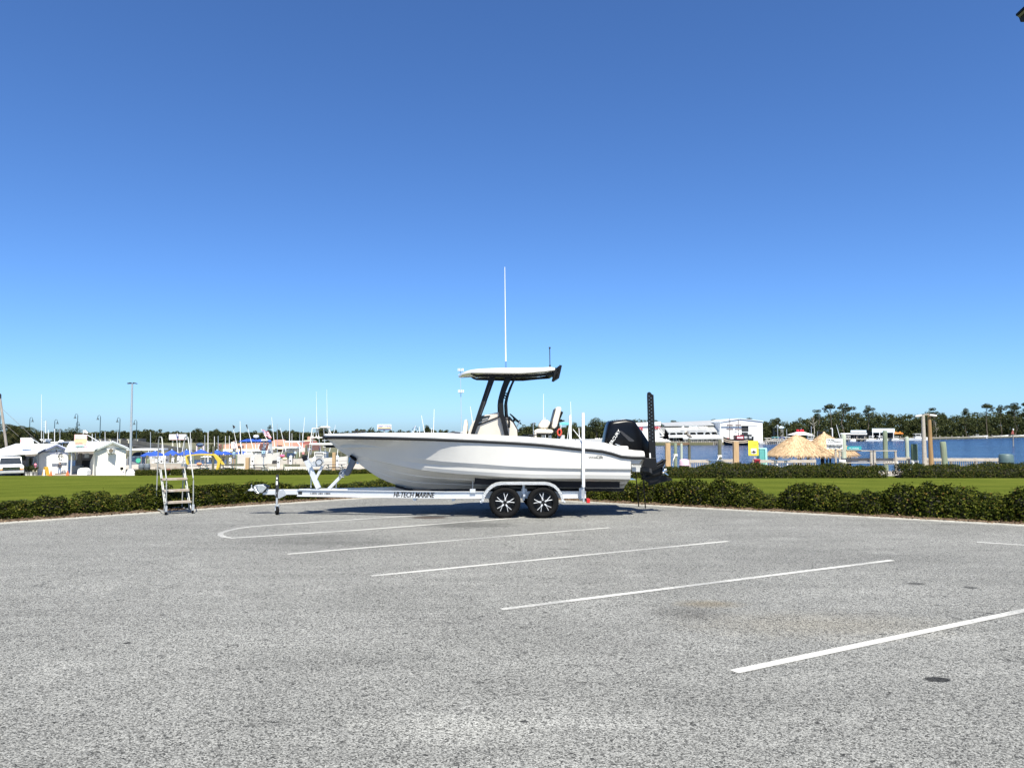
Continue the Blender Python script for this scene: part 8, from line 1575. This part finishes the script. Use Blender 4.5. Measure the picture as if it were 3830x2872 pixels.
us = W('striped_flag', 'red and white striped flag with a pale canton over the cruiser', 'flag', tuple(P(994, 1640, 90)), None); m = MB(); m.cyl(P(1000, 1645, 90), P(976, 1604, 90), .025, n=5); us.part('staff', m, PVC)
stripe = [mat('flag red', (.66, .16, .20), .8), mat('flag white', (.78, .74, .74), .8)]
for k in range(7):
    m = MB(); g_ = []
    for i in range(6): f0, f1 = k/7, (k+1)/7; t = i/5; base0 = P(lerp(979, 992, f0), lerp(1607, 1632, f0), 90); base1 = P(lerp(979, 992, f1), lerp(1607, 1632, f1), 90); off = Vector((.78*t, .1*math.sin(t*5 + f0), -.22*t + .05*math.sin(t*7))); g_ += [base0 + off, base1 + off]
    m.add(g_, [(2*i, 2*i+1, 2*i+3, 2*i+2) for i in range(5)]); us.part('stripe', m, stripe[k % 2])
m = MB(); m.add([P(979, 1606.5, 89.9), P(987, 1610, 89.9), P(991, 1619, 89.9), P(985, 1619, 89.9)], [(0, 1, 2, 3)]); us.part('canton', m, mat('flag navy', (.25, .26, .42), .8))
# tower boat
cb2, a, b = cruiser('white fishing boat with a tall tower left of the bow', (1165, 1302), 1712, 92)
for x0_, y0_, x1_, y1_ in ((1168, 1601, 1152, 1720), (1172, 1618, 1162, 1700), (1188, 1600, 1200, 1690), (1210, 1598, 1219, 1715), (1228, 1600, 1240, 1625), (1182, 1600, 1183, 1636), (1231, 1600, 1230, 1630)): m = MB(); m.cyl(P(x0_, y0_, 91.5), P(x1_, y1_, 91.5), .045, n=6); cb2.part('tower_leg', m, WHITE)
for px0, px1, py, th_ in ((1168, 1228, 1601, 2), (1161, 1214, 1636, 3), (1163, 1248, 1660, 6), (1180, 1206, 1700, 2), (1205, 1216, 1647, 1.5), (1208, 1217, 1671, 1.5), (1209, 1218, 1694, 1.5), (1156, 1164, 1660, 1.5), (1154, 1162, 1680, 1.5)): rbox(cb2, 'tower_shelf', px0, py - th_/2, px1, py + th_/2, 91, 1.6, WHITE)
m = MB(); p = [P(x_, y_, 91) for x_, y_ in ((1196, 1598), (1226, 1598), (1222, 1594), (1206, 1594))]; m.prism([(a_.x, a_.z) for a_ in p], 90.6, 92.4); cb2.part('sun_top', m, WHITE); m = MB(); q = P(1191, 1637, 90.9); m.ell((q.x, q.y, q.z), (.18, .18, .16), 10, 6); cb2.part('searchlight', m, WHITE, smooth=True); rbox(cb2, 'cabin', 1175, 1690, 1212, 1712, 91.2, 2.2, GEL); rbox(cb2, 'cabin_glass', 1178, 1694, 1208, 1700, 91.1, .06, PANE); rbox(cb2, 'bridge_cover', 1212, 1665, 1253, 1674, 91.2, 2, BLACK)
for px, t_ in ((1183, 1465), (1222, 1457)): m = MB(); m.cyl(P(px + 2, 1598, 91.8), P(px, t_, 91.8), .03, .012, n=5); cb2.part('whip_antenna', m, PVC)
cc, a, b = cruiser('white open boat between cruiser and tower boat, low in its slip', (1048, 1180), 1716, 95)
for x0_, y0_, x1_, y1_ in ((1062, 1673, 1048, 1712), (1064, 1672, 1062, 1708), (1120, 1660, 1121, 1708), (1097, 1690, 1102, 1712), (1110, 1650, 1135, 1685), (1080, 1672, 1082, 1690)): m = MB(); m.cyl(P(x0_, y0_, 94), P(x1_, y1_, 94), .045, n=6); cc.part('frame', m, WHITE)
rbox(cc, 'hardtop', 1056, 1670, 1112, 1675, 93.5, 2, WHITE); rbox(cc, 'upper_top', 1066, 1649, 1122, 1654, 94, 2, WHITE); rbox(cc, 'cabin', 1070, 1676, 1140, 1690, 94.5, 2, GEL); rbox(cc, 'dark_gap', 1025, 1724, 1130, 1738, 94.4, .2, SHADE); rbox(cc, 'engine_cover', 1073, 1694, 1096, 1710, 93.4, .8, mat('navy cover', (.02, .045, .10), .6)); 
for k, (px, t_, b_, lab, sh_, tr_) in enumerate(((1104, 1684, 1712, 'seated looking person in pale blue on the open boat', (.45, .55, .65), (.03, .03, .04)), (1134, 1686, 1714, 'person in red and white on the open boat', (.62, .25, .25), (.03, .03, .04)), (1196, 1662, 1694, 'person in red top and blue shorts on the tower boat', (.60, .22, .25), (.12, .20, .34)))): person(px, b_, t_, 93, lab, sh_, tr_, (.10, .07, .05))
person(835, 1742, 1697, 84.6, 'person in a dark olive shirt and pale cap by the yellow arch', (.05, .05, .035), (.02, .02, .022), (.70, .68, .62)); person(586, 1754, 1710, 86, 'person in a white shirt and dark green shorts on the dock', (.74, .74, .72), (.02, .06, .05), (.05, .04, .03))
cd_, a, b = cruiser('white cruiser half hidden behind the ladder and parasols', (560, 700), 1712, 97); rbox(cd_, 'hardtop', 556, 1704, 622, 1708, 96, 2, WHITE)
for px in (548, 565, 596, 618): m = MB(); m.cyl(P(px, 1706, 96), P(px, 1730, 96), .05, n=6); cd_.part('hardtop_post', m, WHITE)
for px0, px1, y0, y1 in ((622, 630, 1700, 1734), (640, 650, 1714, 1722), (567, 576, 1725, 1735), (662, 680, 1725, 1734)): rbox(cd_, 'locker', px0, y0, px1, y1, 95, .5, GEL)
ce, a, b = cruiser('white boat by the right shed under a white hardtop', (470, 560), 1716, 100); rbox(ce, 'hardtop', 473, 1678.5, 590, 1684, 98, 3, WHITE); rbox(ce, 'cabin', 480, 1708, 530, 1722, 99, 2, GEL); m = MB(); p = [P(x_, y_, 98.5) for x_, y_ in ((492, 1706), (500, 1694), (512, 1690), (524, 1694), (532, 1706))]; m.prism([(a_.x, a_.z) for a_ in p], 98.5, 100); ce.part('dark_canvas', m, SHADE)
for px in (478, 528, 560, 586): m = MB(); m.cyl(P(px, 1684, 98.5), P(px, 1745, 98.5), .06, n=6); ce.part('roof_post', m, TIMB)
m = MB(); q = P(518, 1722, 97); m.cyl((q.x, 96.9, q.z), (q.x, 97, q.z), .30, n=16); single('green_disc_sign', m, mat('green disc', (.06, .42, .25), .6), 'round green sign behind the light pole foot', 'sign')
# low cream picket fence and dark tables behind the hedge
for k, (px0, px1, py) in enumerate(((842, 912, 1741), (992, 1036, 1742), (1066, 1122, 1743), (1122, 1160, 1743))):
    w = W('picket_fence', ('low cream picket fence left of the orange post', 'low cream picket fence before the cruiser bow', 'low cream picket fence left of the winch post', 'low cream picket fence behind the winch post')[k], 'fence', tuple(base_of((px0+px1)/2, 82.6, -2.2)), 'picket fences by the slips'); m = MB(); m.bar(P(px0, py - 3, 82.6), P(px1, py - 3, 82.6), .06, .25); w.part('rail', m, PDARK if k % 2 == 0 else GREYW); x = P(px0, py, 82.6).x
    while x < P(px1, py, 82.6).x: zt = P(0, py, 82.6).z; m = MB(); m.box((x, 82.6, zt - .25), (.07, .03, .55)); w.part('picket', m, CREAMW); x += .18
for k, (px0, px1, py) in enumerate(((825, 876, 1739), (740, 778, 1740), (940, 996, 1738), (1215, 1290, 1737))): table(px0, px1, py, 81.8, ('dark picnic table right of the yellow arch', 'dark picnic table under the yellow arch', 'dark picnic table right of the orange brown post', 'long dark table behind the winch')[k], mat('dark table boards', (.06, .055, .06), .7, var=.3), CREAMW)
for k, (px, py, c) in enumerate(((630, 1752, (.62, .12, .10)), (672, 1751, (.62, .14, .10)), (745, 1735, (.80, .28, .12)), (1056, 1705, (.70, .12, .25)), (1065, 1716, (.76, .62, .40)))):
    m = MB(); q = P(px, py, 83); m.ell((q.x, q.y, q.z), (.28, .2, .16), 10, 6); single('float_bag', m, mat('bag %d' % k, c, .7), ('red bag left, seen through the ladder steps', 'red bag right, seen through the ladder steps', 'orange kayak end left under the yellow arch', 'pink bag on the open boat', 'tan bag on the open boat')[k], 'bag')
# pontoon boat with a teal canopy and life ring, behind the stern
YPo = 82.0
po_ = W('pontoon_boat', 'pontoon boat with a pale teal canopy behind the helm seats', 'boat', tuple(base_of(2110, YPo, WATER_Z))); m = MB(); v = [P(2085, 1587, YPo), P(2134, 1587, YPo), P(2132, 1580, YPo + 1.5), P(2103, 1579, YPo + 1.5)]; m.add(v + [p - Vector((0, 0, .08)) for p in v], [(0, 1, 2, 3), (7, 6, 5, 4), (0, 4, 5, 1), (1, 5, 6, 2), (2, 6, 7, 3), (3, 7, 4, 0)]); po_.part('canopy', m, mat('pale teal canvas', (.10, .36, .40), .7))
for x0_, x1_ in ((2086, 2087), (2098, 2096), (2129, 2121)): m = MB(); m.cyl(P(x0_, 1587, YPo), P(x1_, 1650, YPo), .04, n=6); po_.part('canopy_post', m, WHITE)
m = MB(); slab(m, 2070, 1642, 2150, 1662, YPo, 2.4); po_.part('deck_side', m, GEL); m = MB(); a, b = P(2065, 1690, YPo), P(2155, 1690, YPo); a.z = b.z = WATER_Z + .2
for yy in (YPo + .3, YPo + 2): m.cyl((a.x, yy, a.z), (b.x, yy, a.z), .35, n=10)
po_.part('pontoons', m, ALU, smooth=40); m = MB(); slab(m, 2070, 1662, 2150, 1690, YPo + .1, 2.2); po_.part('lower_side', m, GEL); rbox(po_, 'helm_cover', 2096, 1627, 2112, 1643, YPo - .1, .8, GEL)
lr_ = W('life_ring', 'orange life ring hung on the pontoon boat', 'life ring', tuple(P(2092, 1631, YPo - .2))); m = MB(); q = P(2092.5, 1617, YPo - .2); m.path([(q.x + .20*math.cos(t), q.y, q.z + .33*math.sin(t)) for t in np.linspace(0, 6.28, 21)[:-1]], .085, 8, closed=True); lr_.part('ring', m, mat('life ring orange', (.80, .09, .05), .6), smooth=True)
wb_, a, b = cruiser('white boats stern group between the guide posts and the outboard', (2150, 2300), 1642, 84)
for px in (2226, 2232, 2240, 2250): rbox(wb_, 'deck_chair', px, 1638, px + 5, 1650, 83, .4, GEL)
rbox(wb_, 'grey_roll', 2204, 1643, 2232, 1650, 82.8, .5, mat('grey tarpaulin', (.16, .16, .17), .7))
for x0_, y0_, x1_, y1_ in ((2143, 1605, 2176, 1645), (2165, 1600, 2168, 1640), (1888+150, 1560, 2040, 1640)): m = MB(); m.cyl(P(x0_, y0_, 84), P(x1_, y1_, 84), .04, n=6); wb_.part('awning_pole', m, PVC)
# outriggers and rails of boats behind the bow
for k, (x0_, y0_, x1_, y1_, lab) in enumerate(((1576, 1553, 1594, 1622, 'long white outrigger leaning left above the bow'), (1554, 1592, 1538, 1622, 'short white outrigger before the gazebo'), (1624, 1530, 1620, 1625, 'thin upright white antenna above the gunwale'), (1569, 1595, 1570, 1622, 'short white mast right of the gazebo'), (1614, 1600, 1614, 1625, 'white piling cap pole above the gunwale'), (1759, 1520, 1769, 1562, 'thin white whip left of the front hardtop leg'), (2033, 1473, 2032, 1570, 'thin white whip left of the helm seat back'), (2134, 1502, 2137, 1560, 'thin white whip behind the far guide post'), (898, 1575, 900, 1640, 'faint white whip left of the cruiser radar'))):
    m = MB(); m.cyl(P(x1_, y1_ + 30, 100), P(x0_, y0_, 100), .06, .03, n=6); single('outrigger_pole', m, PVC, lab, 'pole', 'poles of the boats behind')
bn = W('boat_house_roof', 'dark low boat house roof behind the console', 'roof', tuple(base_of(1695, 160, -2.3))); m = MB(); p = [P(x_, y_, 160) for x_, y_ in ((1655, 1622), (1690, 1614), (1712, 1616), (1745, 1622), (1745, 1640), (1655, 1640))]; m.prism([(a_.x, a_.z) for a_ in p], 160, 168); bn.part('roof', m, mat('dark shingle', (.05, .05, .055), .8)); m = MB(); slab(m, 1700, 1612, 1730, 1622, 165, 2); bn.part('blue_panel', m, mat('blue grey panel', (.30, .38, .42), .6)); m = MB(); m.box((P(1690, 1, 162).x, 163, -1.5), (4, 4, 2)); bn.part('wall', m, SHADE)

# clutter of the slips: power pedestals, extra pilings, more rigging
for k, px in enumerate((596, 607, 626, 648, 668, 690, 862, 902, 946, 1012, 1042, 1088, 1146, 1176, 1262)):
    Yp = 87 + (k * 37 % 5); q = P(px, 1700, Yp); w = W('power_pedestal', '%s white power pedestal from the left along the slips' % ORD[k], 'pedestal', (q.x, Yp, -2.05), 'white power pedestals of the slips'); h_ = .95 + .12*(k % 3); m = MB(); m.box((q.x, Yp, -2.05 + h_/2), (.26, .22, h_)); w.part('body', m, WHITE, bevel=.02); m = MB(); m.lathe((q.x, Yp, -2.05 + h_), [(.17, 0), (.17, .06), (.03, .16)], 8); w.part('cap', m, WHITE if k % 2 else PALEB); m = MB(); m.box((q.x, Yp - .12, -2.05 + h_*.62), (.16, .02, .2)); w.part('socket_panel', m, DARK)
for k, (px, t_, Yp) in enumerate(((612, 1705, 99), (628, 1708, 101), (672, 1700, 100), (688, 1706, 98), (724, 1698, 100), (770, 1702, 99), (852, 1690, 100), (916, 1692, 101), (1020, 1680, 102), (1074, 1684, 101), (1110, 1690, 100), (1188, 1690, 101), (1276, 1685, 100), (1300, 1690, 99), (1330, 1700, 98))):
    pile(px - 4, px + 4, t_, Yp, (PDARK, PGREEN, TIMB)[k % 3], '%s piling from the left in the back row of the slips' % ORD[k], group='back row pilings')
for k, (x0_, y0_, x1_, y1_) in enumerate(((1016, 1560, 1030, 1700), (1048, 1600, 1070, 1690), (1140, 1560, 1128, 1690), (1255, 1590, 1232, 1690), (1270, 1620, 1262, 1700), (660, 1630, 668, 1720), (690, 1640, 676, 1720), (606, 1640, 606, 1720))):
    m = MB(); m.cyl(P(x1_, y1_, 98), P(x0_, y0_, 98), .045, .02, n=6); single('rigging_pole', m, PVC, '%s slanting white fishing pole from the left over the slips' % ORD[k], 'pole', 'slanting poles over the slips')
